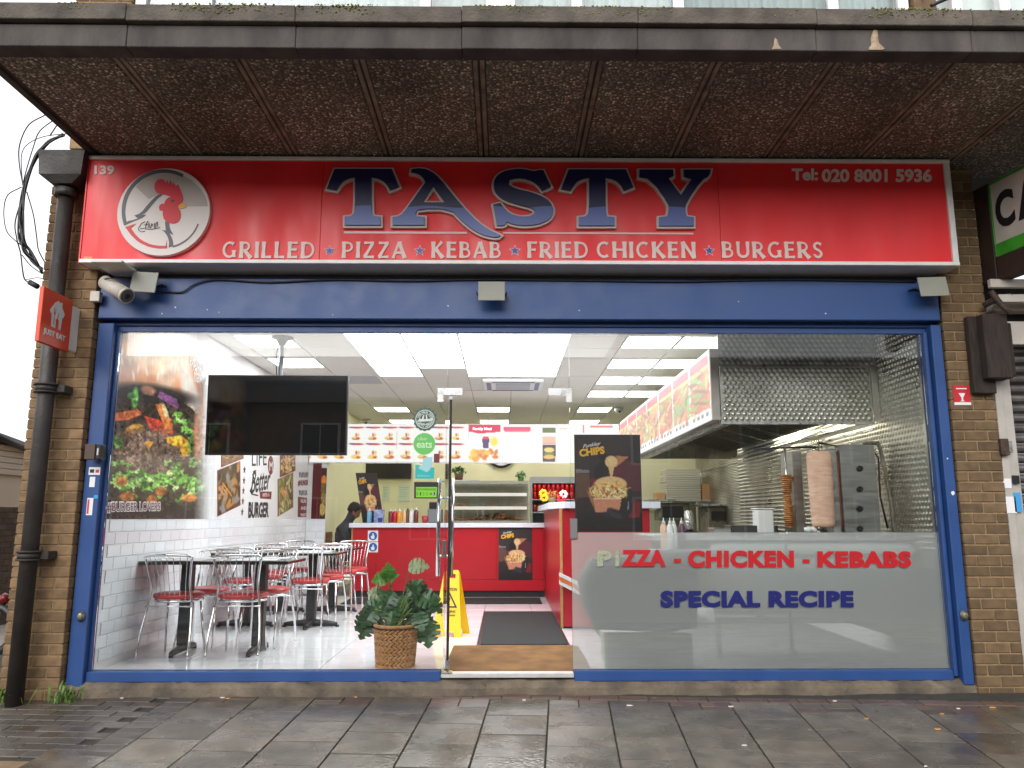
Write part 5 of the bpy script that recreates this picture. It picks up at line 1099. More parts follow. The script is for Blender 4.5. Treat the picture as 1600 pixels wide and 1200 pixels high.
for x, y, a, lab in C_:
    o = ch if first else copy_tree(ch); first = False; o.location = (x, y, FZ); o.rotation_euler.z = R(a+random.uniform(-5, 5)); tag(o, lab, 'chair', 'chrome chairs with red seats')
PAPER = mat('paper_mat', (.72, .73, .76), .5)
for (src, x, y, lab), row in zip(T_, ('window', 'window', 'middle', 'middle', 'counter', 'counter')):
    side = 'tiled wall' if x < -2.4 else 'aisle'
    for s in (-1, 1):
        me = MB().cbox(-.19, .19, -.09, .09, 0, .004, .001).mesh('menu_sheet'); me.materials.append(PAPER)
        o = link(bpy.data.objects.new('menu_sheet', me)); o.location = (x+random.uniform(-.04, .04), y+s*.15, FZ+.7505); o.rotation_euler.z = random.uniform(-.15, .15)
        tag(o, f'white paper menu on the {row} row table by the {side}, ' + ('street side' if s < 0 else 'counter side'), 'menu', 'paper menus on the tables')
# ------------------------------------------------------------------ monstera in a basket
px0 = at(617, 1041, Z=FZ); pc_ = Vector((px0.x, px0.y+.02, FZ))
pt = empty('potted_plant', pc_, 'big leafy monstera plant in a woven basket pot behind the glass', 'potted plant')
WICK = mat('wicker', srgb(218,164,110), .6, c2=srgb(184,128,80), vscale=25, bump=.4, bscale=60); WICKD = mat('wicker_dark', srgb(104,60,34), .8)
H_ = .30; rb, rt2 = .135, .158
MB().lathe([(rb-.006, 0), (rb-.006, .02), (rt2-.008, H_), (rt2-.016, H_), (rb-.02, .03)], pc_, 32).build('basket', WICKD, pt)
wv = MB()
for i in range(12):
    z = .012+i*.0225; r0 = rb+(rt2-rb)*z/H_
    for k in range(26):
        a0 = 2*math.pi*(k+(0 if i % 2 else 0))/26; sg_ = 1 if i % 2 else -1; hw = math.pi/26*1.25
        for t in (0,):
            pa = Vector((math.cos(a0-hw)*r0, math.sin(a0-hw)*r0, z-sg_*.012)); pm_ = Vector((math.cos(a0)*(r0+.006), math.sin(a0)*(r0+.006), z)); pb_ = Vector((math.cos(a0+hw)*r0, math.sin(a0+hw)*r0, z+sg_*.012))
            wv.tube([pc_+pa, pc_+pm_, pc_+pb_], [.006, .0105, .006], 5, cap=False)
tag(wv.build('weave', WICK, pt), kind='stuff')
MB().tube([pc_+Vector(((rt2+.002)*math.cos(t), (rt2+.002)*math.sin(t), H_-.004)) for t in np.linspace(0, 2*math.pi, 33)], .013, 8, cap=False).build('rim', WICK, pt); MB().lathe([(.0, 0), (.14, .0)], pc_+Vector((0, 0, H_-.035)), 20, cap=False).build('soil', mat('soil', (.03, .02, .015), .95), pt)
LEAF = mat('monstera_leaf', srgb(60,104,48), .33, c2=srgb(34,70,34), vscale=10, rnd=.4, bump=.15, bscale=14, spec=.6); LEAFY = mat('young_leaf', srgb(98,150,54), .4, c2=srgb(64,116,44), vscale=14, rnd=.15); STEM = mat('plant_stem', srgb(110,128,56), .5)
def leaf_mesh(size, droop, yellow):
    nl = 5; half = []                                    # outline half: deep notches between lobes
    ts = np.linspace(.0, 1, 29)
    for t in ts:
        wdt = .5*math.sin(math.pi*min(1, t*.92+.08))**.75*(1.12-.35*t); k = (t*nl) % 1
        if .15 < t < .9 and (k < .12 or k > .9): wdt *= .5
        half.append((wdt, t*1.02-.12-(.16*(1-t)*wdt if t < .3 else 0)))
    V = []; F = []; nn = len(half); mb = MB()
    def shape(u, v):
        x = u*size; y = v*size; fold = .22*abs(x); cur = droop*(v**2)*size*.55
        return (x, y*math.cos(droop*v*.5), fold-cur-.12*abs(u)*abs(u)*size*1.6)
    for s in (-1, 1):
        V = []
        for (wd_, v) in half: V += [shape(0, v), shape(s*wd_*.5, v-.02), shape(s*wd_, v+.02)]
        F = [(i*3+k, i*3+k+1, i*3+4+k, i*3+3+k) if s > 0 else (i*3+k, i*3+3+k, i*3+4+k, i*3+k+1) for i in range(nn-1) for k in range(2)]
        mb.add(V, F, True)
    return mb.mesh('leaf')
LV = [  # px, py of leaf centre, size, heading (deg, screen direction of tip), tilt, young
 (607,893,.13,80,70,1),(592,905,.12,190,20,1),(612,905,.13,60,60,1),(655,884,.15,10,8,2),(585,925,.11,160,20,2),(590,938,.17,195,35,3),(606,940,.15,240,40,0),(655,925,.17,320,30,0),(632,948,.16,280,75,3),
 (668,935,.17,350,25,0),(678,945,.15,330,40,3),(588,962,.20,205,40,0),(575,965,.16,225,50,0),(612,960,.17,250,45,0),(640,958,.18,300,40,0),(662,958,.17,320,45,0),(669,990,.2,292,70,0),(572,982,.17,235,55,0),(566,972,.15,215,45,0),(655,990,.13,285,70,0),(657,972,.14,300,60,0),(648,918,.16,50,35,0),(622,972,.15,275,35,3),(578,950,.14,185,30,0)]
for k, (lx, ly, s, hd, tl, yg) in enumerate(LV):
    dy = random.uniform(-.13, .12)-(.05 if ly > 955 else 0); c = at(lx, ly, pc_.y+dy)
    me = leaf_mesh(s, random.uniform(.5, 1.1), yg); me.materials.append(LEAFY if yg == 1 else mat('mid_leaf', srgb(84,128,72), .35, c2=srgb(54,98,54), vscale=12) if yg == 3 else LEAF if yg == 0 else mat('pale_leaf', srgb(150,160,120), .4, var=.2, vscale=20))
    a = R(hd); tip = Vector((math.cos(a)*math.cos(R(tl))*1.0, -.55*math.sin(R(tl))-.15, math.sin(a)*1.0)).normalized()
    nrm = Vector((-.25*math.cos(a)+random.uniform(-.45, .45), -.75+random.uniform(-.3, .3), .6+random.uniform(-.4, .3))); nrm = (nrm-tip*nrm.dot(tip)).normalized(); side = tip.cross(nrm); M = Matrix((side, tip, nrm)).transposed()
    L_ = remap(me, lambda q: c-tip*s*.42+M @ q); put('leaf', L_, None, pt)
    base = c-tip*s*.5; root = pc_+Vector((random.uniform(-.05, .05), random.uniform(-.05, .05), H_-.03)); MB().tube(spline([root, (root+base)/2+Vector((0, 0, .04)), base], 5), [.006]*6+[.004]*5, 6).build('stem', STEM, pt)
# ------------------------------------------------------------------ yellow caution sign
YELP = mat('yellow_plastic', srgb(250,204,8), .35)
sc_ = at(704, 994, Z=FZ); csn = empty('caution_sign', (sc_.x, sc_.y, FZ), 'yellow folding caution wet floor sign beside the door mat', 'caution sign')
shp = [(-.145, 0), (-.075, 0), (-.065, .045), (.065, .045), (.075, 0), (.145, 0), (.075, .58), (.06, .60), (-.06, .60), (-.075, .58)]; hole = [(-.045, .525), (-.045, .565), (.045, .565), (.045, .525)]
RZ = Matrix.Rotation(R(-14), 3, 'Z')
def leaf_panel(name, sgn):
    def mp_(c): y = sgn*(.13*(1-c.y/.6)+.008)+(.005 if c.z > 0 else -.005); return Vector((sc_.x, sc_.y+.08, FZ))+RZ @ Vector((c.x, y, c.y))
    me = fillcurve([shp, hole], .5); return put(name, remap(me, mp_), YELP, csn)
fp = leaf_panel('front_panel', -1); leaf_panel('rear_panel', 1)
def sq(u, v, d=.0075): return Vector((sc_.x, sc_.y+.08, FZ))+RZ @ Vector((u, -(.13*(1-v/.6)+.008)-d, v))
word('word', 'CAUTION', BLACK, csn, sq(-.07, .41), sq(.07, .41), sq(-.07, .44), .0008, bold=.03); word('word', 'CLEANING', BLACK, csn, sq(-.07, .215), sq(.07, .215), sq(-.07, .238), .0008, bold=.03); word('word', 'IN PROGRESS', BLACK, csn, sq(-.07, .185), sq(.07, .185), sq(-.07, .2), .0008, bold=.02)
me = fillcurve([[(-.085, .26), (.085, .26), (0, .40)], [(-.06, .274), (.06, .274), (0, .373)]], .5); put('symbol', remap(me, lambda c: sq(c.x, c.y, .0078 if c.z > 0 else .0068)), BLACK, csn); me = fillcurve([[(-.011, .352), (.011, .352), (.005, .308), (-.005, .308)], [(-.009, .296), (.009, .296), (.009, .282), (-.009, .282)]], .5); put('symbol', remap(me, lambda c: sq(c.x, c.y, .0078 if c.z > 0 else .0068)), BLACK, csn)
# mats
MATB = mat('black_mat', (.02, .02, .022), .85, var=.2, vscale=40, bump=.4, bscale=180)
mt = empty('floor_mat', (.18, 2.5, FZ), 'long black rubber-edged runner mat leading to the counter', 'mat'); B('pile', MATB, mt, -.20, .56, 1.28, 3.72, FZ+.0012, FZ+.013, .004); B('rubber_edge', BLACK, mt, -.235, .58, 1.235, 3.765, FZ+.0008, FZ+.007, .003)
COIR = mat('coir', srgb(150,110,66), .95, c2=srgb(112,80,48), vscale=5, bump=.6, bscale=220, detail=8)
tag(B('door_mat', COIR, None, -.43, .64, .10, 1.2, FZ+.001, FZ+.016, .004), 'brown coir doormat lying just inside the open doorway', 'mat')
tag(B('floor_mat', MATB, None, -2.1, .5, 4.6, 5.35, FZ+.001, FZ+.012, .004), 'wide black mat along the foot of the red counter', 'mat')
# ------------------------------------------------------------------ red counter
WTOP = mat('counter_top', srgb(222,226,236), .3); co = empty('front_counter', (-.8, 5.75, FZ), 'long red serving counter with pale worktop facing the door', 'counter')
cx0, cx1, cyf = -2.16, .575, 5.5; ctop = 1.085
for a, b in ((cx0+.02, cx0+.36), (cx0+.362, -.95), (-.948, -.1), (-.098, cx1)): B('front_panel', RED, co, a, b, cyf, cyf+.02, .30 if a != cx0+.02 else .30, 1.02, .002)
B('lower_panel', RED, co, cx0+.02, cx1, cyf+.001, cyf+.02, .15, .298, .002); B('kick_board', BLACK, co, cx0+.02, cx1, cyf+.03, cyf+.05, FZ, .149, .002); B('end_panel', mat('oak_edge', srgb(186,140,86), .5, var=.1, vscale=20), co, cx0, cx0+.019, cyf, cyf+.6, FZ, 1.02, .002); B('worktop', WTOP, co, cx0-.03, cx1+.1, cyf-.05, cyf+.62, 1.022, ctop, .006)
B('back_carcass', BLACK, co, cx0+.02, cx1, cyf+.022, cyf+.58, .15, 1.02, .002)
ns_ = empty('notice_pair', at(582, 845, cyf), 'pair of square blue and white mandatory notices on the red counter', 'notice')
NB = mat('notice_blue', srgb(30,84,170), .5)
for y0_, y1_ in ((829, 846), (847, 863)):
    a, b = at(574.5, y1_, cyf), at(591, y0_, cyf); cxn, czn = (a.x+b.x)/2, (a.z+b.z)/2; pp = B('paper', WHITE, ns_, a.x, b.x, cyf-.003, cyf-.0008, a.z, b.z, .0005); me = fillcurve([disc((cxn, czn), .06, 28)], .5); put('disc', remap(me, lambda c: Vector((c.x, cyf-.0045 if c.z > 0 else cyf-.0032, c.y))), NB, pp); me = fillcurve([[(cxn-.02, czn-.04), (cxn+.02, czn-.04), (cxn+.025, czn), (cxn+.012, czn+.012), (cxn+.012, czn+.035), (cxn-.008, czn+.035), (cxn-.008, czn+.01), (cxn-.03, czn-.005)]], .5); put('figure', remap(me, lambda c: Vector((c.x, cyf-.0055 if c.z > 0 else cyf-.0046, c.y))), WHITE, pp)
a = at(779, 823, cyf-.003); b = at(832, 906, cyf-.003); chips_poster((a.x, cyf-.004, a.z), (b.x-a.x, 0, 0), (0, 0, b.z-a.z), (0, .003, 0), 'black loaded chips poster fixed on the red counter front', 50, 70)
# side counter running towards the window
s2 = empty('side_counter', (1.0, 3.9, FZ), 'tall red side counter with white top running towards the window', 'counter')
B('side_panel', RED, s2, .576, .60, 2.36, 5.449, FZ+.02, 1.25, .002); B('corner_trim', mat('oak_edge', (.5, .3, .2)), s2, .575, .602, 2.33, 2.358, FZ, 1.25, .002); B('front_panel', RED, s2, .603, 1.5, 2.335, 2.357, FZ+.02, 1.25, .002); B('carcass', BLACK, s2, .603, 1.5, 2.36, 5.44, FZ, 1.24, .002)
tp = [(.49, 2.75), (.62, 2.25), (1.6, 2.25), (1.6, 5.6), (.49, 5.6)]; MB().prism(tp, lambda u, v: (u, v, 1.32), (0, 0, -.066)).build('worktop', WTOP, s2)
lf = empty('leaflet_rack', (.64, 2.28, .45), 'white leaflet tray with orange stripe on the side counter end', 'leaflet rack'); 
for k, (m_, z) in enumerate(((STK[0], .56), (mat('leaflet_orange', srgb(226,110,50), .5), .60), (STK[0], .64))): MB().prism([(0, 0), (.2, -.10), (.2, -.06), (0, .035)], lambda u, v: (.56+u, 2.20-.003*k, z+v-.06), (0, .10, 0)).build('tray', m_, lf)
# ------------------------------------------------------------------ illuminated menus
MEN = print_mat('menu_print', .4, emit=.55, base=False)
def food(p, x, y, s, r2):
    c = [(236, 168, 84), (226, 130, 60), (244, 200, 96), (206, 96, 50)][r2.integers(4)]
    p.ell(x, y, 10*s, 4*s, c, r2.uniform(-8, 8), .5); p.ell(x-3*s, y-2*s, 5*s, 3*s, (250, 214, 120), 0, .6); p.ell(x+5*s, y+1*s, 4*s, 2.4*s, (190, 84, 44), 0, .6); p.ell(x+6*s, y-9*s, 3*s, 4*s, (240, 206, 110), 0, .6); p.ell(x+1*s, y-9*s, 2*s, 4.5*s, (196, 70, 56), 0, .5)
def menu(u, v, P):
    X, Y = pj(P); p = Paint(X, Y, (255, 253, 248)); r2 = np.random.default_rng(11)
    for x in range(476, 735, 26):
        for y in (668, 694): p.ell(x+4, y, 11, 1.6, (206, 66, 66), 0, .4); p.ell(x-4, y-.5, 5, 1.2, (120, 80, 140), 0, .4)
        food(p, x+2, 685, .62, r2); food(p, x+2, 714, .74, r2)
    p.rect(733, 664, 782, 675, (222, 58, 92)); p.poly([(733,674),(782,674),(770,676.5),(745,677)], (222, 58, 92)); p.poly([(753,685),(765,685),(763,700),(755,700)], (84, 60, 120)); p.ell(759, 684, 5, 2.5, (226, 70, 70)); p.ell(772, 690, 6, 7, (250, 226, 90), 0, .6)
    for i in range(26): p.ell(r2.uniform(735, 778), r2.uniform(705, 718), 5, 3, [(240, 170, 80), (250, 206, 90), (224, 130, 60)][r2.integers(3)], r2.uniform(0, 180), .5)
    p.rect(787, 667, 829, 673, (232, 92, 124)); p.poly([(787,673),(829,673),(826,675.5),(789,674.5)], (240, 130, 150))
    p.rect(848, 668, 868, 676, (110, 124, 76)); p.rect(848, 682, 868, 692, (240, 196, 170)); p.rect(848, 692, 868, 694, (236, 110, 120)); p.rect(848, 695, 868, 721.5, (66, 56, 52)); p.ell(858, 703, 8, 4, (240, 214, 130)); p.ell(858, 709, 8, 2.5, (120, 140, 60)); p.ell(858, 714, 9, 3.5, (236, 190, 110))
    p.rect(874, 669, 886, 671, (236, 150, 90)); p.rect(911, 664, 912.5, 676, (232, 110, 140)); p.rect(922, 665, 958, 668, (240, 110, 100))
    for b in (620, 732.3, 784.5, 846.5, 869.5): p.rect(b-.35, 660, b+.35, 725, (214, 206, 200))
    return p
mn_ = empty('wall_menu', (-.6, 6.05, 1.99), 'long illuminated food menu board above the red counter', 'menu board')
sheet('menu_face', (WX+.02, 6.02, 2.563), (1.755-WX-.02, 0, 0), (0, 0, -.575), 420, 52, menu, MEN, mn_); B('case', WFRAME, mn_, WX+.015, 1.757, 6.0225, 6.2, 1.985, 2.566, .002); B('bottom_trim', WFRAME, mn_, WX+.015, 1.757, 6.0, 6.022, 1.968, 1.984, .002)
MENP = mat('menu_text_white', (.9, .9, .9), .5, emit=(1, .95, .95), estr=1.2)
word('word', 'Family Meal', MENP, mn_, at(739, 673, 6.018), at(768, 673, 6.018), at(739, 668, 6.018), .001, bold=.02)
def menu2(u, v, P):
    X, Y = pj(P); p = Paint(u, v, (255, 254, 250)); r2 = np.random.default_rng(12)   # u: near end (0) to far end (1)
    for k in range(7):
        a, b = k/7+.006, (k+1)/7-.006; base = [(196, 88, 64), (150, 120, 96), (170, 84, 60), (206, 150, 96), (190, 110, 76), (214, 200, 170), (222, 190, 150)][k]
        p.rect(a, .06, b, .2, (214, 60, 82)); p.rect(a, .2, b, .245, (244, 196, 84)); p.rect(a, .25, b, .83, base)
        for i in range(40): p.ell(r2.uniform(a, b), r2.uniform(.27, .82), r2.uniform(.005, .016), r2.uniform(.04, .12), [(222, 120, 70), (120, 70, 50), (236, 180, 90), (110, 170, 70), (206, 76, 60)][r2.integers(5)], r2.uniform(-40, 40), .5)
        p.rect(a, .5, a+.02, .8, (112, 180, 84)) if k in (1, 4) else None
        for i in range(4): p.rect(a+.01+.03*i, .875, a+.028+.03*i, .92, (90, 90, 100))
        p.rect(a-.006, .04, a-.003, .9, (255, 250, 244))
    p.C = p.C*.72+255*.28; return p
MEN2 = print_mat('side_menu_print', .4, emit=.62, base=False)
sm_ = empty('side_menu', (1.78, 3.4, 1.98), 'illuminated side menu of grilled meats along the edge of the hood', 'menu board')
MXX = 1.765
sheet('menu_face', (MXX, .77, 2.585), (0, 5.23, 0), (0, 0, -.605), 220, 50, menu2, MEN2, sm_); B('case', ALU, sm_, MXX+.003, MXX+.075, .755, 6.0, 1.972, 2.592, .003)
# ------------------------------------------------------------------ kitchen: hood, dimpled steel walls, grills
def dimple(name, c, sc, rough):
    m = bpy.data.materials.new(name); m.use_nodes = True; t = m.node_tree; b = t.nodes['Principled BSDF']; N = t.nodes.new; L = t.links.new
    b.inputs['Metallic'].default_value = 1; b.inputs['Roughness'].default_value = rough
    tc = N('ShaderNodeNewGeometry'); sp = N('ShaderNodeSeparateXYZ'); L(tc.outputs['Position'], sp.inputs[0]); ad = N('ShaderNodeMath'); L(sp.outputs[0], ad.inputs[0]); L(sp.outputs[1], ad.inputs[1])
    def wave(sgn):
        a = N('ShaderNodeMath'); a.operation = 'MULTIPLY_ADD'; a.inputs[1].default_value = sgn*1.5; L(sp.outputs[2], a.inputs[0]); L(ad.outputs[0], a.inputs[2])
        k = N('ShaderNodeMath'); k.operation = 'MULTIPLY'; k.inputs[1].default_value = sc; L(a.outputs[0], k.inputs[0]); s = N('ShaderNodeMath'); s.operation = 'SINE'; L(k.outputs[0], s.inputs[0]); return s
    w1, w2 = wave(1), wave(-1); mu_ = N('ShaderNodeMath'); mu_.operation = 'MULTIPLY'; L(w1.outputs[0], mu_.inputs[0]); L(w2.outputs[0], mu_.inputs[1])
    bp = N('ShaderNodeBump'); bp.inputs['Strength'].default_value = .75; bp.inputs['Distance'].default_value = .012; L(mu_.outputs[0], bp.inputs['Height']); L(bp.outputs[0], b.inputs['Normal'])
    nz = N('ShaderNodeTexNoise'); nz.inputs['Scale'].default_value = 2.2; nz.inputs['Detail'].default_value = 7; L(tc.outputs['Position'], nz.inputs[0]); rp = N('ShaderNodeValToRGB'); e = rp.color_ramp.elements; e[0].color = tuple(x*.6 for x in c)+(1,); e[1].color = (*c, 1); e[0].position = .35; e[1].position = .6; L(nz.outputs['Fac'], rp.inputs[0]); L(rp.outputs[0], b.inputs['Base Color']); return m
def domes(name, m, parent, o, du, dv, nrm, nu, nv, r=.021, h=.009):
    mb = MB(); o, du, dv, nrm = Vector(o), Vector(du), Vector(dv), Vector(nrm); U, V2 = du.normalized(), dv.normalized(); V = []; F = []; n = 8
    for j in range(nv):
        for i in range(nu - (j % 2)):
            c = o+du*((i+.5+(.5 if j % 2 else 0))/nu)+dv*((j+.5)/nv); b = len(V)
            for rr, hh in ((1, 0), (.72, .6), (.34, .93)): V += [c+(U*math.cos(2*math.pi*k/n)+V2*math.sin(2*math.pi*k/n))*r*rr+nrm*h*hh for k in range(n)]
            V.append(c+nrm*h)
            F += [(b+q*n+k, b+q*n+(k+1) % n, b+q*n+n+(k+1) % n, b+q*n+n+k) for q in range(2) for k in range(n)]+[(b+2*n+k, b+2*n+(k+1) % n, b+3*n) for k in range(n)]
    mb.add(V, F, True); return tag(mb.build(name, m, parent), kind='stuff')
DSTEEL = mat('dimple_steel', (.66, .64, .58), .32, 1., c2=(.4, .39, .34), vscale=2.5, rvar=.06, detail=7)
DSTEELD = mat('dimple_steel_dull', (.4, .41, .36), .34, 1., c2=(.14, .15, .14), vscale=5, rvar=.08, detail=8)
DIM = dimple('dimpled_steel', (.52, .5, .45), 115, .3); DIM2 = dimple('dimpled_steel_wall', (.6, .58, .48), 95, .28); GREASE = mat('greasy_steel', srgb(138,134,114), .4, .3, c2=srgb(92,90,74), vscale=5, rvar=.15, rvscale=9); FILT = mat('filter_steel', srgb(120,116,94), .45, .2, c2=srgb(76,74,60), vscale=12)
hd = empty('cooking_hood', (2.5, 2.6, 1.95), 'large dimpled stainless steel extraction hood over the kebab grills', 'extraction hood')
hx0, hx1, hy0, hy1, hzb = MXX+.078, 3.14, .75, 4.7, 1.94
domes('dimples', DSTEEL, hd, (hx0+.01, hy0, hzb+.025), (hx1-hx0-.02, 0, 0), (0, 0, 2.43-hzb-.03), (0, -1, 0), 27, 12); domes('dimples', DSTEELD, hd, (hx0+.01, hy0+.006, 2.45), (KX-.03-hx0, 0, 0), (0, 0, CLZ-2.47), (0, -1, 0), 28, 12)
B('front_panel', DSTEEL, hd, hx0, hx1, hy0, hy0+.02, hzb+.015, 2.44, .003); B('upper_panel', DSTEELD, hd, hx0, KX-.012, hy0+.006, hy0+.03, 2.442, CLZ-.004, .003); B('side_panel', GREASE, hd, hx0, hx0+.02, hy0+.022, hy1, hzb, 2.44, .003); B('rear_panel', GREASE, hd, hx0+.021, hx1, hy1-.02, hy1, hzb, 2.44, .003); B('lip', STEEL, hd, hx0, hx1, hy0-.006, hy0+.03, hzb-.004, hzb+.014, .003); B('top', GREASE, hd, hx0+.021, hx1, hy0+.022, hy1-.021, 2.42, 2.44, .002)
B('return_panel', DSTEEL, hd, hx1+.002, KX-.012, hy0-.004, hy0+.02, hzb+.02, 2.44, .003); B('gutter', STEEL, hd, hx0+.02, hx0+.1, hy0+.03, hy1-.03, hzb, hzb+.015, .003); B('gutter', STEEL, hd, hx1-.09, hx1, hy0+.03, hy1-.03, hzb, hzb+.015, .003)
for k in range(7):                              # baffle filters on a slope inside the hood
    y0_ = 1.0+k*.52; fr = MB()
    sl_ = lambda t: Vector((hx0+.1+t*1.05, 0, hzb+.36-t*.28)); 
    P4 = [sl_(0)+Vector((0, y0_, 0)), sl_(1)+Vector((0, y0_, 0)), sl_(1)+Vector((0, y0_+.49, 0)), sl_(0)+Vector((0, y0_+.49, 0))]
    f_ = MB().add(P4+[p+Vector((0, 0, .04)) for p in P4], [(0,1,2,3), (7,6,5,4), (0,4,5,1), (1,5,6,2), (2,6,7,3), (3,7,4,0)]).build('filter', FILT, hd)
    bfl = MB()
    for j in range(9):
        yb = y0_+.03+j*.05; q = [sl_(.03)+Vector((0, yb, -.012)), sl_(.97)+Vector((0, yb, -.012)), sl_(.97)+Vector((0, yb+.03, -.004)), sl_(.03)+Vector((0, yb+.03, -.004))]; bfl.add(q, [(0, 1, 2, 3)])
    bfl.build('baffle', GREASE, f_, fix=False)
sw = empty('steel_wall_cladding', (KX-.005, 2.5, .9), 'dimpled stainless cladding on the kitchen wall behind the grills', 'wall cladding')
domes('dimples', DSTEEL, sw, (KX-.01, .09, .9), (0, 2.5, 0), (0, 0, 2.0), (-1, 0, 0), 52, 46); domes('dimples', DSTEEL, sw, (KX-.01, 2.63, .9), (0, 2.26, 0), (0, 0, 1.28), (-1, 0, 0), 46, 28)
B('sheet', DSTEEL, sw, KX-.01, KX-.001, .07, 2.6, .2, CLZ-.01, .001); B('sheet', DSTEEL, sw, KX-.01, KX-.001, 2.606, 4.9, .2, 2.2, .001); B('sheet', DIM2, sw, KX-.01, KX-.001, 4.906, 7.2, .2, 2.2, .001); B('trim_rail', STEEL, sw, KX-.022, KX-.0105, .9, 7.2, 1.9, 1.915, .001)
kb_ = empty('kitchen_partition', (2.4, 7.3, FZ), 'pale partition wall at the end of the kitchen', 'wall'); B('panel', YEL, kb_, 1.8, KX-.03, 7.25, 7.33, FZ, 2.6)
PINK = mat('doner_meat', srgb(240,202,176), .45, c2=srgb(222,172,144), vscale=9, bump=.35, bscale=30, stretch=(1, 1, 5), detail=8); CHK = mat('chicken_meat', srgb(196,134,62), .5, c2=srgb(116,64,24), vscale=22, bump=.3, bscale=60); BRUSH = mat('brushed_steel', srgb(150,150,146), .38, .9, var=.12, vscale=5, stretch=(1, 1, 8), rvar=.08); MESHM = mat('burner_ceramic', srgb(150,70,52), .7, var=.3, vscale=40)
KT = 1.02
kc = empty('grill_counter', (2.4, .7, FZ), 'stainless steel counter under the kebab grills behind the frosted glass', 'counter')
B('worktop', STEEL, kc, 1.15, 3.19, .36, 1.2, KT-.04, KT, .004); B('back_panel', mat('grey_panel', srgb(206,210,208), .5), kc, 1.62, 3.19, .42, .44, .42, KT-.042, .002); B('lower_shelf', mat('shelf_pale', srgb(196,200,198), .5), kc, 1.62, 3.19, .38, 1.1, .36, .40, .003); B('front_rail', mat('shelf_pale', (.6, .6, .6)), kc, 1.62, 3.19, .355, .375, KT-.14, KT-.1, .002)
for x in (1.66, 3.14): B('leg', STEEL, kc, x-.02, x+.02, .45, .49, FZ, .358, .002)
# doner with meat
def grill(label, xm, ym, plate, arm_px):
    return empty('kebab_grill', (xm, ym, KT), label, 'kebab grill')
gm = (at(1283, 765, .52)); GX1 = gm.x
g1 = empty('kebab_grill', (GX1, .52, KT), 'steel kebab grill with a thick pale doner cone turning in front of it', 'kebab grill')
z0_, z1_ = at(1283, 824, .52).z, at(1283, 708, .52).z
B('burner_housing', BRUSH, g1, GX1+.10, GX1+.17, .58, .86, KT+.001, z1_+.04, .004); B('burner_face', MESHM, g1, GX1+.085, GX1+.099, .63, .83, KT+.1, z1_, .003); MB().tube([(GX1, .52, KT+.03), (GX1, .52, z1_+.09)], .007, 8).build('spit', STEEL, g1); MB().tube([(GX1, .52, z1_+.085), (GX1+.3, .84, z1_+.085)], .009, 6).build('top_arm', BLACK, g1); MB().lathe([(.05, 0), (.05, .012), (.02, .02), (.018, .04)], (GX1, .52, KT+.0008), 18).build('base_plate', STEEL, g1); B('drip_tray', STEEL, g1, GX1-.19, GX1+.08, .5, .8, KT+.0005, KT+.0206, .004) if False else None
mlt = MB(); pr_ = []
for i in range(25):
    t = i/24; z = t*(z1_-z0_); r_ = .086+.014*math.sin(min(1, t*1.05)*1.35); r_ *= 1 if 0 < i < 24 else .9; pr_.append((r_+.0015*random.uniform(-1, 1), z))
dm = mlt.lathe([(.01, 0)]+pr_+[(.07, (z1_-z0_)+.012), (.01, (z1_-z0_)+.014)], (GX1, .52, max(z0_, KT+.045)), 40).build('doner_cone', PINK); tag(dm, 'thick pale pink doner meat cone on the spit', 'doner meat')
g2x = at(1231, 780, .85).x; g2 = empty('kebab_grill', (g2x, .85, KT), 'steel kebab grill with a thin browned chicken spit', 'kebab grill')
zz0, zz1 = KT+.05, at(1231, 742, .85).z
B('burner_housing', BRUSH, g2, g2x+.055, g2x+.13, .84, 1.12, KT+.001, zz1+.2, .004); B('burner_face', MESHM, g2, g2x+.142, g2x+.15, .9, 1.1, KT+.1, zz1+.15, .002); MB().tube([(g2x, .85, KT+.02), (g2x, .85, zz1+.25)], .007, 8).build('spit', STEEL, g2); MB().tube([(g2x-.25, .9, zz1+.22), (g2x+.05, .86, zz1+.235), (g2x+.3, .9, zz1+.24)], .009, 6).build('top_arm', BLACK, g2); MB().lathe([(.045, 0), (.045, .012), (.02, .02)], (g2x, .85, KT+.0008), 18).build('base_plate', STEEL, g2)
cm = MB()
for i in range(26):
    t = i/26; z = zz0+t*(zz1-zz0); r_ = .04+.008*math.sin(t*9)+random.uniform(-.005, .005); h = (zz1-zz0)/26; dx, dy = random.uniform(-.005, .005), random.uniform(-.005, .005)
    cm.lathe([(.005, .0), (r_*.8, .001), (r_*1.08, h*.5), (r_*.8, h*1.02), (.005, h*1.05)], (g2x+dx, .85+dy, z), 14)
tag(cm.build('chicken_spit', CHK), 'slim stack of browned sliced chicken on the spit', 'doner meat')
g3 = empty('kebab_grill', (2.93, .65, KT), 'steel kebab grill seen from its control side with four black knobs', 'kebab grill')
a, b = at(1319, 832, .6), at(1365, 695, .6); B('control_panel', BRUSH, g3, a.x, b.x, .585, .60, KT+.001, b.z, .003); B('body', BRUSH, g3, a.x+.0, b.x-.01, .602, .68, KT+.001, b.z-.01, .004); B('burner_face', MESHM, g3, a.x-.016, a.x-.002, .61, .68, KT+.05, b.z-.08, .003)
for py in (732, 764, 795, 826):
    q = at(1343, py, .58); k_ = MB().tube([(q.x, .5845, q.z), (q.x, .555, q.z)], [.025, .021], 16).build('knob', BLACK, g3); MB().cbox(q.x-.006, q.x+.006, .546, .5545, q.z-.024, q.z+.02, .002).build('pointer', BLACK, k_, fix=False)
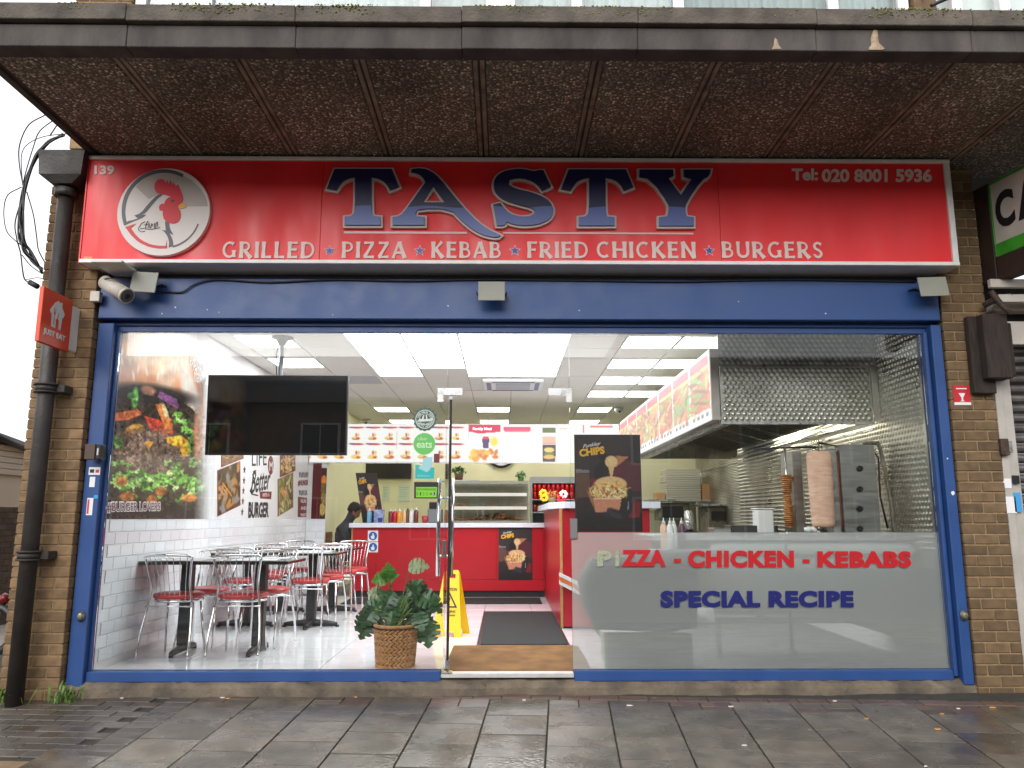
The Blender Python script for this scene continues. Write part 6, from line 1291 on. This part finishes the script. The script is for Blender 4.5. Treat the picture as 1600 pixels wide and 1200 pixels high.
MB().tube(spline([(b.x-.04, .7, b.z+.02), (b.x+.06, .7, b.z+.02), (b.x+.10, .7, b.z-.03), (b.x+.14, .68, KT+.3), (b.x+.15, .68, KT+.02)], 6), .016, 8).build('gas_pipe', GREASE, g3); MB().tube([(b.x+.03, .66, b.z-.06), (b.x+.06, .66, b.z-.1), (b.x+.05, .66, KT+.3), (b.x+.09, .66, KT+.05)], .008, 6).build('hose', BLACK, g3)
wt = empty('white_tub', at(1191, 812, 1.05), 'white square plastic tub behind the chicken spit', 'tub'); q0, q1 = at(1178, 816, 1.05), at(1206, 794, 1.05); B('body', WHITE, wt, q0.x+.01, q1.x-.01, .98, 1.12, KT+.001, q1.z-.012, .012); B('lid', WHITE, wt, q0.x, q1.x, .97, 1.13, q1.z-.0115, q1.z, .005)
fr_ = empty('fryer', (2.1, 1.1, KT), 'low dark griddle unit beside the chicken spit', 'griddle'); B('body', mat('dark_griddle', (.03, .03, .028), .5), fr_, 1.95, 2.36, 1.0, 1.18, KT+.001, KT+.07, .006); B('front_strip', BRUSH, fr_, 1.8, 1.945, .98, 1.18, KT+.001, KT+.05, .004)
tray = empty('metal_tray', (2.45, .55, KT), 'shallow steel tray with two small steel cups before the grills', 'tray'); B('tray', STEEL, tray, g2x-.08, GX1-.13, .44, .66, KT+.001, KT+.02, .004)
for x in (g2x+.03, g2x+.08): MB().lathe([(.026, .021), (.03, .06), (.024, .058), (.022, .03)], (x, .53, KT), 14).build('cup', WHITE, tray)
hl = empty('hood_lamp', (2.95, 2.6, 2.06), 'warm fluorescent lamp glowing inside the hood above the grills, with unseen tubes added to light the filters', 'lamp')
for y_ in (1.05, 2.5):
    MB().tube([(3.05, y_, 2.09), (3.05, y_+.9, 2.09)], .016, 10).build('tube', lamp_mat('hood_tube', (1, .93, .7), 34), hl); B('batten', WHITE, hl, 3.02, 3.08, y_-.03, y_+.93, 2.11, 2.15, .004)
for y_ in (1.15, 2.7):  # unseen tubes added to brighten the filters and the hood's underside
    MB().tube([(1.96, y_, 2.04), (1.96, y_+.9, 2.04)], .014, 10).build('tube', lamp_mat('hood_fill_tube', (1, .95, .78), 16), hl); B('batten', WHITE, hl, 1.93, 1.945, y_-.03, y_+.93, 2.02, 2.06, .003)
# items at the end of the kitchen
def carton(name, m, x0, x1, y0, y1, z0, z1, lab, cat, grp=None): o = B(name, m, None, x0, x1, y0, y1, z0, z1, .004); tag(o, lab, cat, grp); return o
CARD = mat('cardboard', srgb(196,150,96), .8, var=.1, vscale=12); PZB = mat('pizza_box_white', srgb(206,200,176), .7, rnd=.06)
ksh = empty('kitchen_shelf', (2.5, 6.4, 1.2), 'steel wall shelf carrying takeaway boxes at the end of the kitchen', 'shelf')
s0 = at(1022, 800, 6.6); s1 = at(1150, 790, 6.6); shz = at(1060, 781, 6.6).z
B('board', STEEL, ksh, s0.x-.1, s1.x+.0, 6.4, 7.0, shz-.03, shz, .003)
for x in (s0.x, s1.x-.05): B('bracket', STEEL, ksh, x, x+.03, 6.45, 7.24, shz-.16, shz-.031, .003)
p0, p1 = at(1040, 780, 6.5), at(1092, 733, 6.5); nb = 14
for k in range(nb): carton('pizza_box', PZB, p0.x+random.uniform(-.012, .012), p1.x+random.uniform(-.012, .012), 6.42, 6.9, shz+.001+k*(p1.z-shz)/nb, shz+(k+1)*(p1.z-shz)/nb-.005, 'flat white takeaway pizza box in the tall stack on the kitchen shelf', 'pizza box', 'pizza boxes stacked on the kitchen shelf')
q0, q1 = at(1096, 780, 6.5), at(1135, 756, 6.5); carton('cardboard_box', CARD, q0.x, (q0.x+q1.x)/2-.004, 6.42, 6.8, shz+.001, q1.z, 'brown cardboard box on the shelf next to the pizza boxes', 'box'); carton('cardboard_box', CARD, (q0.x+q1.x)/2+.004, q1.x, 6.42, 6.8, shz+.001, q1.z-.01, 'brown cardboard box on the shelf next to the steel wall', 'box')
q0, q1 = at(1025, 780, 6.5), at(1038, 770, 6.5); carton('cardboard_box', CARD, q0.x, q1.x, 6.45, 6.7, shz+.001, q1.z, 'little brown carton at the open end of the kitchen shelf', 'box')
dk = at(1107, 742, 6.9); du = empty('foil_duct', dk, 'crumpled silver foil duct bending above the cardboard boxes', 'duct'); FOIL = mat('foil', (.75, .75, .72), .25, 1., bump=.8, bscale=30)
MB().tube(spline([dk+Vector((-.1, .1, -.35)), dk+Vector((-.09, .1, -.05)), dk, dk+Vector((.14, -.1, .02))], 6), .085, 14).build('hose', FOIL, du); 
kr = empty('steel_trolley', at(1120, 800, 5.6), 'grey steel rack and appliances under the kitchen shelf', 'rack'); q0, q1 = at(1098, 832, 5.6), at(1160, 786, 5.6)
B('cabinet', GREASE, kr, q0.x+.1, q1.x, 5.6, 6.2, FZ, q1.z-.05, .01); B('top', STEEL, kr, q0.x, q1.x+.05, 5.5, 6.25, q1.z-.045, q1.z-.01, .004); B('drawer', BLACK, kr, q0.x+.13, q1.x-.05, 5.58, 5.598, q1.z-.25, q1.z-.12, .004)
fo = empty('foil_roll', at(1078, 815, 5.0), 'upright roll wrapped in crumpled foil on the rear worktop', 'foil roll'); q = at(1077, 830, 5.0); MB().lathe([(.05, 0), (.07, .03), (.068, .18), (.055, .27), (.02, .28)], q, 14).build('roll', FOIL, fo); B('stand', BLACK, fo, q.x-.1, q.x+.1, 4.9, 5.1, q.z-.06, q.z-.001, .004)
rb = empty('rear_worktop', (2.3, 5.2, FZ), 'steel worktop behind the sauce bottles in the kitchen', 'worktop'); B('top', STEEL, rb, 1.75, 3.18, 4.78, 5.48, at(1077, 836, 5.0).z-.06, at(1077, 836, 5.0).z-.035, .003); B('body', GREASE, rb, 1.8, 3.15, 4.82, 5.45, FZ, at(1077, 836, 5.0).z-.062, .003)
mw = empty('microwave', at(1055, 790, 6.6), 'grey oven below the pizza boxes', 'oven'); q0, q1 = at(1030, 800, 6.6), at(1075, 787, 6.6); B('body', GREASE, mw, q0.x, q1.x, 6.5, 7.0, shz-.32, shz-.05, .01); B('door', BLACK, mw, q0.x+.03, q1.x-.1, 6.49, 6.498, shz-.28, shz-.1, .004)
# squeezy bottles on the ledge by the window
def bottle(name, lab, x, y, z, r, h, m, capm, grp=None, cat='bottle'):
    e = empty(name, (x, y, z), lab, cat, grp); MB().lathe([(r*.9, 0), (r, h*.05), (r, h*.68), (r*.6, h*.78), (r*.45, h*.8)], (x, y, z), 14).build('body', m, e); MB().lathe([(r*.5, h*.8), (r*.5, h*.86), (r*.16, h*.9), (r*.1, h), (.001, h)], (x, y, z), 10).build('nozzle', capm, e); return e
lz = KT-.1; ly_ = .30; sb = empty('bottle_ledge', (1.2, .3, lz), 'narrow ledge behind the frosted film carrying sauce bottles', 'ledge'); B('board', WTOP, sb, 1.12, 1.6, .22, .35, lz-.03, lz, .003)
MILK = mat('milky_plastic', srgb(226,228,228), .4); 
for pxx, m_, lab in ((1036, mat('sauce_peach', srgb(232,190,160), .4), 'squeezy bottle of pale peach sauce behind the window'), (1044, MILK, 'white squeezy bottle with green tag behind the window'), (1052, mat('sauce_cream', srgb(236,232,222), .4), 'cream squeezy bottle beside the purple one behind the window'), (1062, mat('sauce_purple', srgb(92,60,84), .4), 'squeezy bottle of dark purple sauce behind the window')):
    q = at(pxx+2, 832, ly_); bottle('sauce_bottle', lab, q.x, ly_+(.02 if pxx in (1036, 1052) else -.03), lz+.001, .027, .235, m_, MILK)
gp_ = empty('covered_appliance', at(1000, 930, .2), 'rounded grey appliance pressed close behind the frosted film', 'appliance')
GREYP = mat('appliance_grey', srgb(44,48,48), .6, var=.1, vscale=3)
q = [at(x, y, .12) for x, y in ((925, 872), (990, 868), (1088, 868), (1086, 980), (1040, 986), (930, 982), (912, 950), (905, 905))]; MB().prism([(a.x, a.z) for a in q], lambda u, v: (u, .06, v), (0, .22, 0)).build('body', GREYP, gp_); q0, q1 = at(945, 1044, .16), at(1080, 990, .16)
wb = empty('white_bin', at(1010, 1040, .2), 'white box with a dark handle hole behind the frosted film', 'box'); B('body', mat('bin_white', srgb(206,210,200), .5), wb, q0.x, q1.x, .12, .40, FZ+.001, q1.z, .01); a = at(1022, 1040, .11); MB().prism([(a.x-.06, FZ+.01), (a.x+.06, FZ+.01), (a.x+.06, FZ+.09), (a.x+.03, FZ+.12), (a.x-.03, FZ+.12), (a.x-.06, FZ+.09)], lambda u, v: (u, .1, v), (0, .018, 0)).build('handle_hole', BLACK, wb)
mpx_ = at(1231, 900, .2).x; mo = empty('mop', (mpx_, .2, FZ), 'grey mop standing behind the frosted film', 'mop'); MB().tube([(mpx_, .2, FZ+.1), (mpx_+.0, .22, 1.0)], .013, 8).build('handle', mat('mop_grey', srgb(120,122,118), .6), mo); MB().lathe([(.07, 0), (.06, .06), (.03, .12), (.015, .14)], (mpx_, .2, FZ+.001), 10).build('head', GREYP, mo)
# ------------------------------------------------------------------ things on and behind the counter
cz = ctop+.001
q = at(577, 815, 5.75); bottle('sanitiser_bottle', 'clear pump bottle of blue sanitiser on the counter', q.x, 5.75, cz, .035, .22, mat('sanitiser_blue', srgb(120,180,214), .2), WHITE)
q = at(592, 815, 5.72); tk = empty('tissue_box', (q.x, 5.72, cz), 'blue patterned tissue box on the counter beside the sanitiser', 'box'); B('carton', mat('tissue_blue', srgb(96,120,176), .6, c2=srgb(190,196,220), vscale=16), tk, q.x-.065, q.x+.065, 5.66, 5.8, cz, cz+.19, .003); B('front_label', mat('tissue_navy', srgb(40,52,110), .6), tk, q.x-.005, q.x+.06, 5.655, 5.6595, cz+.01, cz+.07, .0005)
for pxx, c, lab in ((610, (120, 40, 34), 'brown sauce bottle, first on the counter after the tissue box'), (617, (190, 30, 50), 'bright red ketchup bottle on the counter'), (624, (226, 150, 50), 'orange mustard bottle on the counter'), (632, (226, 196, 150), 'pale cream sauce bottle on the counter'), (637, (110, 70, 50), 'dark brown sauce bottle with black cap on the counter'), (643, (226, 228, 226), 'white mayonnaise bottle on the counter'), (650, (112, 48, 40), 'dark red sauce bottle on the counter, last of the sauce row')):
    q = at(pxx, 815, 5.72+random.uniform(-.03, .05)); bottle('sauce_bottle', lab, q.x, q.y, cz, .034, random.uniform(.2, .235), mat('sauce_%d' % pxx, srgb(*c), .35), MILK if c[0] != 110 else BLACK)
q = at(664, 815, 5.7); ptub = empty('red_tub', (q.x, 5.7, cz), 'small red plastic tub on the counter next to the till', 'tub'); MB().lathe([(.035, 0), (.05, .1), (.044, .1), (.032, .01)], (q.x, 5.7, cz), 16).build('body', mat('tub_red', srgb(190,60,70), .4), ptub)
q = at(680, 815, 5.85); tl_ = empty('till', (q.x, 5.85, cz), 'grey card till on the counter behind the door handles', 'till'); B('base', mat('till_grey', srgb(120,124,128), .5), tl_, q.x-.1, q.x+.1, 5.72, 6.0, cz, cz+.2, .01); B('screen', BLACK, tl_, q.x-.09, q.x+.09, 5.80, 5.82, cz+.201, cz+.30, .005)
a = at(556, 739, 5.95); b = at(589, 737, 5.95); c_ = at(566, 815, 5.95); chips_poster((a.x, 5.93, a.z), (b.x-a.x, 0, 0), (c_.x-a.x, .06, cz-a.z), (0, .006, 0), 'tall black loaded chips poster board leaning on the counter', 40, 70)
# heated display
hdx0, hdx1 = at(706, 780, 5.75).x, at(826, 780, 5.75).x; hz_ = at(760, 752, 5.75).z
hc = empty('heated_display', ((hdx0+hdx1)/2, 5.8, cz), 'stainless heated display cabinet with fried chicken on the counter', 'display cabinet')
HS = mat('cabinet_steel', srgb(196,196,178), .25, .9); B('base', HS, hc, hdx0, hdx1, 5.6, 6.1, cz, cz+.035, .004); B('back_panel', HS, hc, hdx0, hdx1, 6.08, 6.1, cz+.036, hz_, .002); B('top_hood', HS, hc, hdx0-.01, hdx1+.0, 5.62, 6.1, hz_-.05, hz_, .006)
for f, y0_ in ((.36, 5.6), (.68, 5.62)): z = cz+f*(hz_-cz); B('shelf', HS, hc, hdx0, hdx1-.03, y0_, 6.075, z-.015, z+.012, .003); B('price_rail', mat('rail_bright', srgb(226,226,214), .3, .4), hc, hdx0, hdx1-.03, y0_-.012, y0_-.001, z-.028, z+.018, .002)
for x in (hdx0, hdx1-.022): B('post', HS, hc, x, x+.02, 5.6, 5.63, cz+.036, hz_-.052, .002)
B('glass_front', GLASS, hc, hdx0+.021, hdx1-.023, 5.615, 5.62, cz+.037, hz_-.053, .001)
FOOD = mat('fried_food', srgb(206,130,66), .6, c2=srgb(150,80,36), vscale=30, bump=.5, bscale=60); fdm = MB()
for k in range(60):
    x = random.uniform(hdx0+.06, hdx1-.1); g_ = math.exp(-((x-(hdx0+hdx1)/2-.08)/.22)**2); z = cz+.05+random.random()*.09*g_; s = random.uniform(.02, .035); fdm.lathe([(.004, -s*.6), (s, -s*.2), (s*.9, s*.3), (.004, s*.6)], (x, random.uniform(5.7, 5.95), z), 8)
for k in range(16): x = random.choice([hdx0+.14, (hdx0+hdx1)/2, hdx1-.16])+random.uniform(-.06, .06); s = random.uniform(.018, .03); fdm.lathe([(.004, -s*.5), (s, -s*.1), (s*.9, s*.3), (.004, s*.5)], (x, random.uniform(5.7, 5.9), cz+.36*(hz_-cz)+.03), 8)
tag(fdm.build('fried_chicken', FOOD, hc), kind='stuff')
# drinks fridge
dx0_, dx1_ = at(829, 780, 6.4).x, at(905, 780, 6.4).x; dz0, dz1 = at(860, 815, 6.4).z-.6, at(860, 745, 6.4).z
df = empty('drinks_fridge', ((dx0_+dx1_)/2, 6.6, FZ), 'open drinks fridge with rows of red cans behind the counter', 'fridge'); FRS = mat('fridge_grey', srgb(176,178,176), .4); B('side', FRS, df, dx0_, dx0_+.03, 6.4, 6.95, FZ, dz1, .003); B('side', FRS, df, dx1_-.03, dx1_, 6.4, 6.95, FZ, dz1, .003); B('back', FRS, df, dx0_+.031, dx1_-.031, 6.92, 6.95, FZ, dz1, .003); B('top', FRS, df, dx0_+.031, dx1_-.031, 6.4, 6.919, dz1-.1, dz1, .003)
for k, py in enumerate((780, 800, 826)): z = at(860, py, 6.45).z; B('shelf', FRS, df, dx0_+.031, dx1_-.031, 6.42, 6.915, z-.018, z, .002)
CANR = mat('can_red', srgb(214,24,28), .3, .2); CANB = mat('can_brown', srgb(150,60,40), .3, .2); cme = {}
for nm, m_ in (('r', CANR), ('b', CANB)): me = MB().lathe([(.028, 0), (.032, .008), (.032, .105), (.027, .115)], (0, 0, 0), 12).mesh('can'); me.materials.append(m_); cme[nm] = me
for row, py in enumerate((780, 800)):
    z = at(860, py, 6.45).z; n_ = int((dx1_-dx0_-.08)/.072)
    for k in range(n_):
        for lay_ in range(2 if row == 0 else 1):
            o = link(bpy.data.objects.new('drink_can', cme['r' if row == 0 else 'b'])); o.location = (dx0_+.07+k*.072, 6.47, z+.001+lay_*.116); tag(o, ('red drinks can on the top shelf of the fridge' if row == 0 else 'brown drinks can on the lower shelf of the fridge'), 'can', 'red cans in the fridge' if row == 0 else 'brown cans in the fridge')
def bush(name, lab, x, y, z, r, m, potm, n=70, flowers=None):
    e = empty(name, (x, y, z), lab, 'plant'); MB().lathe([(r*.5, 0), (r*.65, r*.9), (r*.55, r*.9), (r*.45, .01)], (x, y, z), 14).build('pot', potm, e); f = MB()
    for k in range(n):
        d = Vector((random.gauss(0, 1), random.gauss(0, 1), abs(random.gauss(0, 1)))).normalized()*r*random.uniform(.4, 1.15); c = Vector((x, y, z+r*1.0))+d; s = r*.3; a = Vector((random.uniform(-1, 1), random.uniform(-1, 1), random.uniform(-1, 1))).normalized(); b_ = a.orthogonal().normalized(); f.add([c-a*s, c+b_*s*.45, c+a*s, c-b_*s*.45], [(0, 1, 2, 3)])
    f.build('foliage', m, e, fix=False)
    if flowers:
        for k, (fm, dx, dz) in enumerate(flowers): 
            g_ = MB()
            for t in range(7): a = 2*math.pi*t/7; g_.lathe([(.002, -.02), (.024, 0), (.002, .02)], (x+dx+.03*math.cos(a), y-.08, z+dz+.03*math.sin(a)), 6)
            g_.build('flower', fm, e)
    return e
GRN = mat('bush_green', srgb(74,132,52), .6, c2=srgb(40,86,34), vscale=30)
q = at(717, 750, 6.3); bush('potted_plant', 'small bushy green plant on the shelf above the till', q.x, 6.3, q.z, .11, GRN, mat('pot_brown', srgb(120,90,70), .7)); B('shelf_support', STEEL, None, q.x-.32, q.x+.32, 6.2, 6.45, q.z-.03, q.z-.002); o = bpy.data.objects['shelf_support']; o.name = 'wall_shelf'; tag(o, 'short steel shelf holding the bushy green plant', 'shelf')
q = at(814, 752, 5.9); bush('potted_plant', 'tiny green plant on top of the heated display', q.x, 5.9, hz_+.001, .075, GRN, GRN); q = at(866, 780, 3.2); bush('flower_vase', 'vase of yellow and dried flowers on the white side counter top', at(862, 783, 3.2).x, 3.2, 1.321, .07, mat('dried_flower', srgb(176,110,50), .7), mat('vase_green', srgb(120,110,70), .5), 60, [(mat('flower_yellow', srgb(240,208,40), .6), -.09, .06), (mat('flower_yellow', (.8, .6, .02)), -.1, .11), (mat('flower_red', srgb(206,40,48), .6), .1, .05), (mat('flower_white', srgb(236,226,220), .6), .13, .1)])
# back wall things
a, b = at(571, 748, 9.36), at(643, 724, 9.36); t2 = empty('wall_screen', ((a.x+b.x)/2, 9.38, a.z), 'black screen on the yellow back wall behind the counter', 'screen'); B('panel', mat('tv_plastic', (.01, .01, .011)), t2, a.x, b.x, 9.33, 9.395, a.z, b.z+.3, .004); B('glass', SCR, t2, a.x+.02, b.x-.02, 9.326, 9.3295, a.z+.03, b.z+.28, .001)
for q, lab in (((597,758,609,783), 'pale paper notice on the back wall beside the poster board'), ((622,758,641,784), 'larger pale paper notice on the back wall beside the hygiene sticker')):
    a, b = at(q[0], q[3], 9.39), at(q[2], q[1], 9.39); r = empty('paper_notice', (a.x, 9.39, a.z), lab, 'notice'); B('paper', mat('paper_green', srgb(206,220,190), .7), r, a.x, b.x, 9.388, 9.396, a.z, b.z, .001)
    for k in range(6): B('text_line', mat('paper_line', srgb(150,164,140), .7), r, a.x+.02, b.x-.03-.02*(k % 3), 9.3862, 9.3878, b.z-.05-k*.035, b.z-.042-k*.035, .0004)
c = at(783, 700, 9.36); ck = empty('wall_clock', (c.x, 9.36, c.z), 'round black framed clock half hidden behind the menu board', 'clock'); me = MB().lathe([(.27, 0), (.3, .02), (.3, .04), (.25, .045), (.25, .03)], (0, 0, 0), 40, cap=False).mesh('rim'); put('rim', remap(me, lambda v: Vector((c.x+v.x, 9.395-v.z, at(783, 731, 9.36).z+.3+v.y))), BLACK, ck); me = MB().lathe([(.001, .028), (.25, .028)], (0, 0, 0), 40, cap=False).mesh('face'); put('face', remap(me, lambda v: Vector((c.x+v.x, 9.395-v.z, at(783, 731, 9.36).z+.3+v.y))), WHITE, ck)
for x_, y_, lab in ((967, 637, 'white dome camera on the ceiling by the side menu'), (573, 655, 'small dome camera on the ceiling above the wall menu')):
    p = at(x_, y_, Z=CLZ); e = empty('dome_camera', (p.x, p.y, CLZ), lab, 'security camera'); MB().lathe([(.001, -.1), (.05, -.09), (.07, -.05), (.075, -.001)], (p.x, p.y, CLZ), 16).build('dome', WHITE, e); MB().tube([(p.x, p.y-.055, CLZ-.07), (p.x, p.y-.075, CLZ-.078)], .018, 8).build('lens', BLACK, e)
# ------------------------------------------------------------------ seated customer
pr0 = at(538, 818, 6.3); hx, hy = pr0.x+.02, 6.25; hz = at(546, 812, 6.25).z
pe = empty('person', (hx, hy, FZ), 'person in dark grey jacket with black hair, seated behind the counter end, head bowed', 'person')
sx, sz = hx-.02, FZ+.47
def skin(name, verts, edges, radii, m, sub=2, parent=pe):
    me = bpy.data.meshes.new(name); me.from_pydata([tuple(v) for v in verts], edges, []); o = put(name, me, m, parent)
    me.materials.clear(); me.materials.append(m)
    md = o.modifiers.new('skin', 'SKIN'); md.use_smooth_shade = True
    for v, r in zip(me.skin_vertices[0].data, radii): v.radius = (r, r) if not isinstance(r, tuple) else r
    me.skin_vertices[0].data[0].use_root = True
    s = o.modifiers.new('sub', 'SUBSURF'); s.levels = sub; s.render_levels = sub; return o
by_ = hy+.05; nz_ = hz+.0
V = [(sx, by_, sz+.09), (sx, by_, sz+.25), (sx+.01, by_-.02, sz+.42), (sx+.04, by_-.03, sz+.53), (sx+.07, by_-.03, sz+.59), (sx+.12, by_-.03, sz+.66), (sx+.15, by_-.03, sz+.74),
     (sx+.03, by_-.19, sz+.48), (sx+.10, by_-.22, sz+.28), (sx+.30, by_-.16, sz+.27), (sx+.36, by_-.14, sz+.28),
     (sx+.03, by_+.15, sz+.48), (sx+.10, by_+.20, sz+.28), (sx+.30, by_+.12, sz+.27), (sx+.36, by_+.10, sz+.28),
     (sx+.03, by_-.10, sz+.07), (sx+.42, by_-.11, sz+.06), (sx+.40, by_-.11, sz-.36), (sx+.52, by_-.11, sz-.42),
     (sx+.03, by_+.10, sz+.07), (sx+.42, by_+.11, sz+.06), (sx+.40, by_+.11, sz-.36), (sx+.52, by_+.11, sz-.42)]
Ed = [(0,1),(1,2),(2,3),(3,4),(4,5),(5,6),(3,7),(7,8),(8,9),(9,10),(3,11),(11,12),(12,13),(13,14),(0,15),(15,16),(16,17),(17,18),(0,19),(19,20),(20,21),(21,22)]
Rd = [.15, .15, .16, .12, .06, .085, .08, .075, .055, .045, .035, .075, .055, .045, .035, .09, .07, .055, .045, .09, .07, .055, .045]
JK = mat('dark_jacket', srgb(62,64,72), .8, var=.15, vscale=12, bump=.2, bscale=30); SKN = mat('skin', srgb(150,104,80), .5); HAIR = mat('black_hair', (.012, .01, .01), .5, bump=.5, bscale=90)
skin('body', V, Ed, Rd, JK)
hc_ = Vector((sx+.155, by_-.03, sz+.72))
hd_ = MB().lathe([(.001, -.125), (.04, -.115), (.062, -.08), (.074, -.03), (.08, .02), (.076, .07), (.055, .11), (.001, .128)], (0, 0, 0), 20); Mh = Matrix.Rotation(R(28), 3, 'Y')
me = hd_.mesh('head'); remap(me, lambda v: hc_+Mh @ Vector((v.x*1.12+(.018 if v.x > .05 and -.06 < v.z < .0 and abs(v.y) < .02 else 0), v.y, v.z))); put('head', me, SKN, pe)
me = MB().lathe([(.06, -.04), (.088, -.02), (.094, .03), (.09, .08), (.064, .128), (.001, .146)], (0, 0, 0), 20, cap=False).mesh('hair'); remap(me, lambda v: hc_+Mh @ Vector((v.x*1.1-.022, v.y, v.z+(.03 if v.x > .04 and v.z < .05 else 0)))); put('hair', me, HAIR, pe)
for s in (-1, 1): MB().lathe([(.001, -.03), (.014, -.01), (.014, .015), (.001, .03)], hc_+Vector((.0, .082*s, -.01)), 8).build('ear', SKN, pe)
for s, i in ((-1, 10), (1, 14)):
    b_ = Vector(V[i]); hv = [b_+Vector((-.01, 0, 0)), b_+Vector((.04, 0, -.01)), b_+Vector((.07, -.005, -.015))]; he = [(0, 1), (1, 2)]; hr_ = [.03, .034, .026]
    for k in range(4): o_ = Vector((.085+.0, (-.03+.02*k), -.018)); hv += [b_+o_, b_+o_+Vector((.03, 0, -.01)), b_+o_+Vector((.045, 0, -.03))]; n_ = 3+3*k; he += [(2, n_), (n_, n_+1), (n_+1, n_+2)]; hr_ += [.0095, .0085, .0075]
    n_ = len(hv); hv += [b_+Vector((.045, -s*.035, -.01)), b_+Vector((.075, -s*.05, -.02))]; he += [(1, n_), (n_, n_+1)]; hr_ += [.012, .009]
    skin('hand', hv, he, hr_, SKN, 1)
wch = empty('wooden_chair', (sx-.02, by_, FZ), 'brown wooden chair the seated person sits on', 'chair'); WD = mat('brown_wood', srgb(130,66,44), .5, var=.2, vscale=9)
B('seat', WD, wch, sx-.2, sx+.25, by_-.21, by_+.21, sz-.07, sz-.035, .01); B('backrest', WD, wch, sx-.25, sx-.215, by_-.2, by_+.2, sz+.05, sz+.42, .01)
for ax_, ay_ in ((-.21, -.18), (-.21, .18), (.21, -.18), (.21, .18)): B('leg', WD, wch, sx+ax_-.02, sx+ax_+.02, by_+ay_-.02, by_+ay_+.02, FZ, sz-.071, .004)
for s in (-1, 1): B('back_post', WD, wch, sx-.248, sx-.218, by_+s*.17-.015, by_+s*.17+.015, sz-.034, sz+.049, .003)
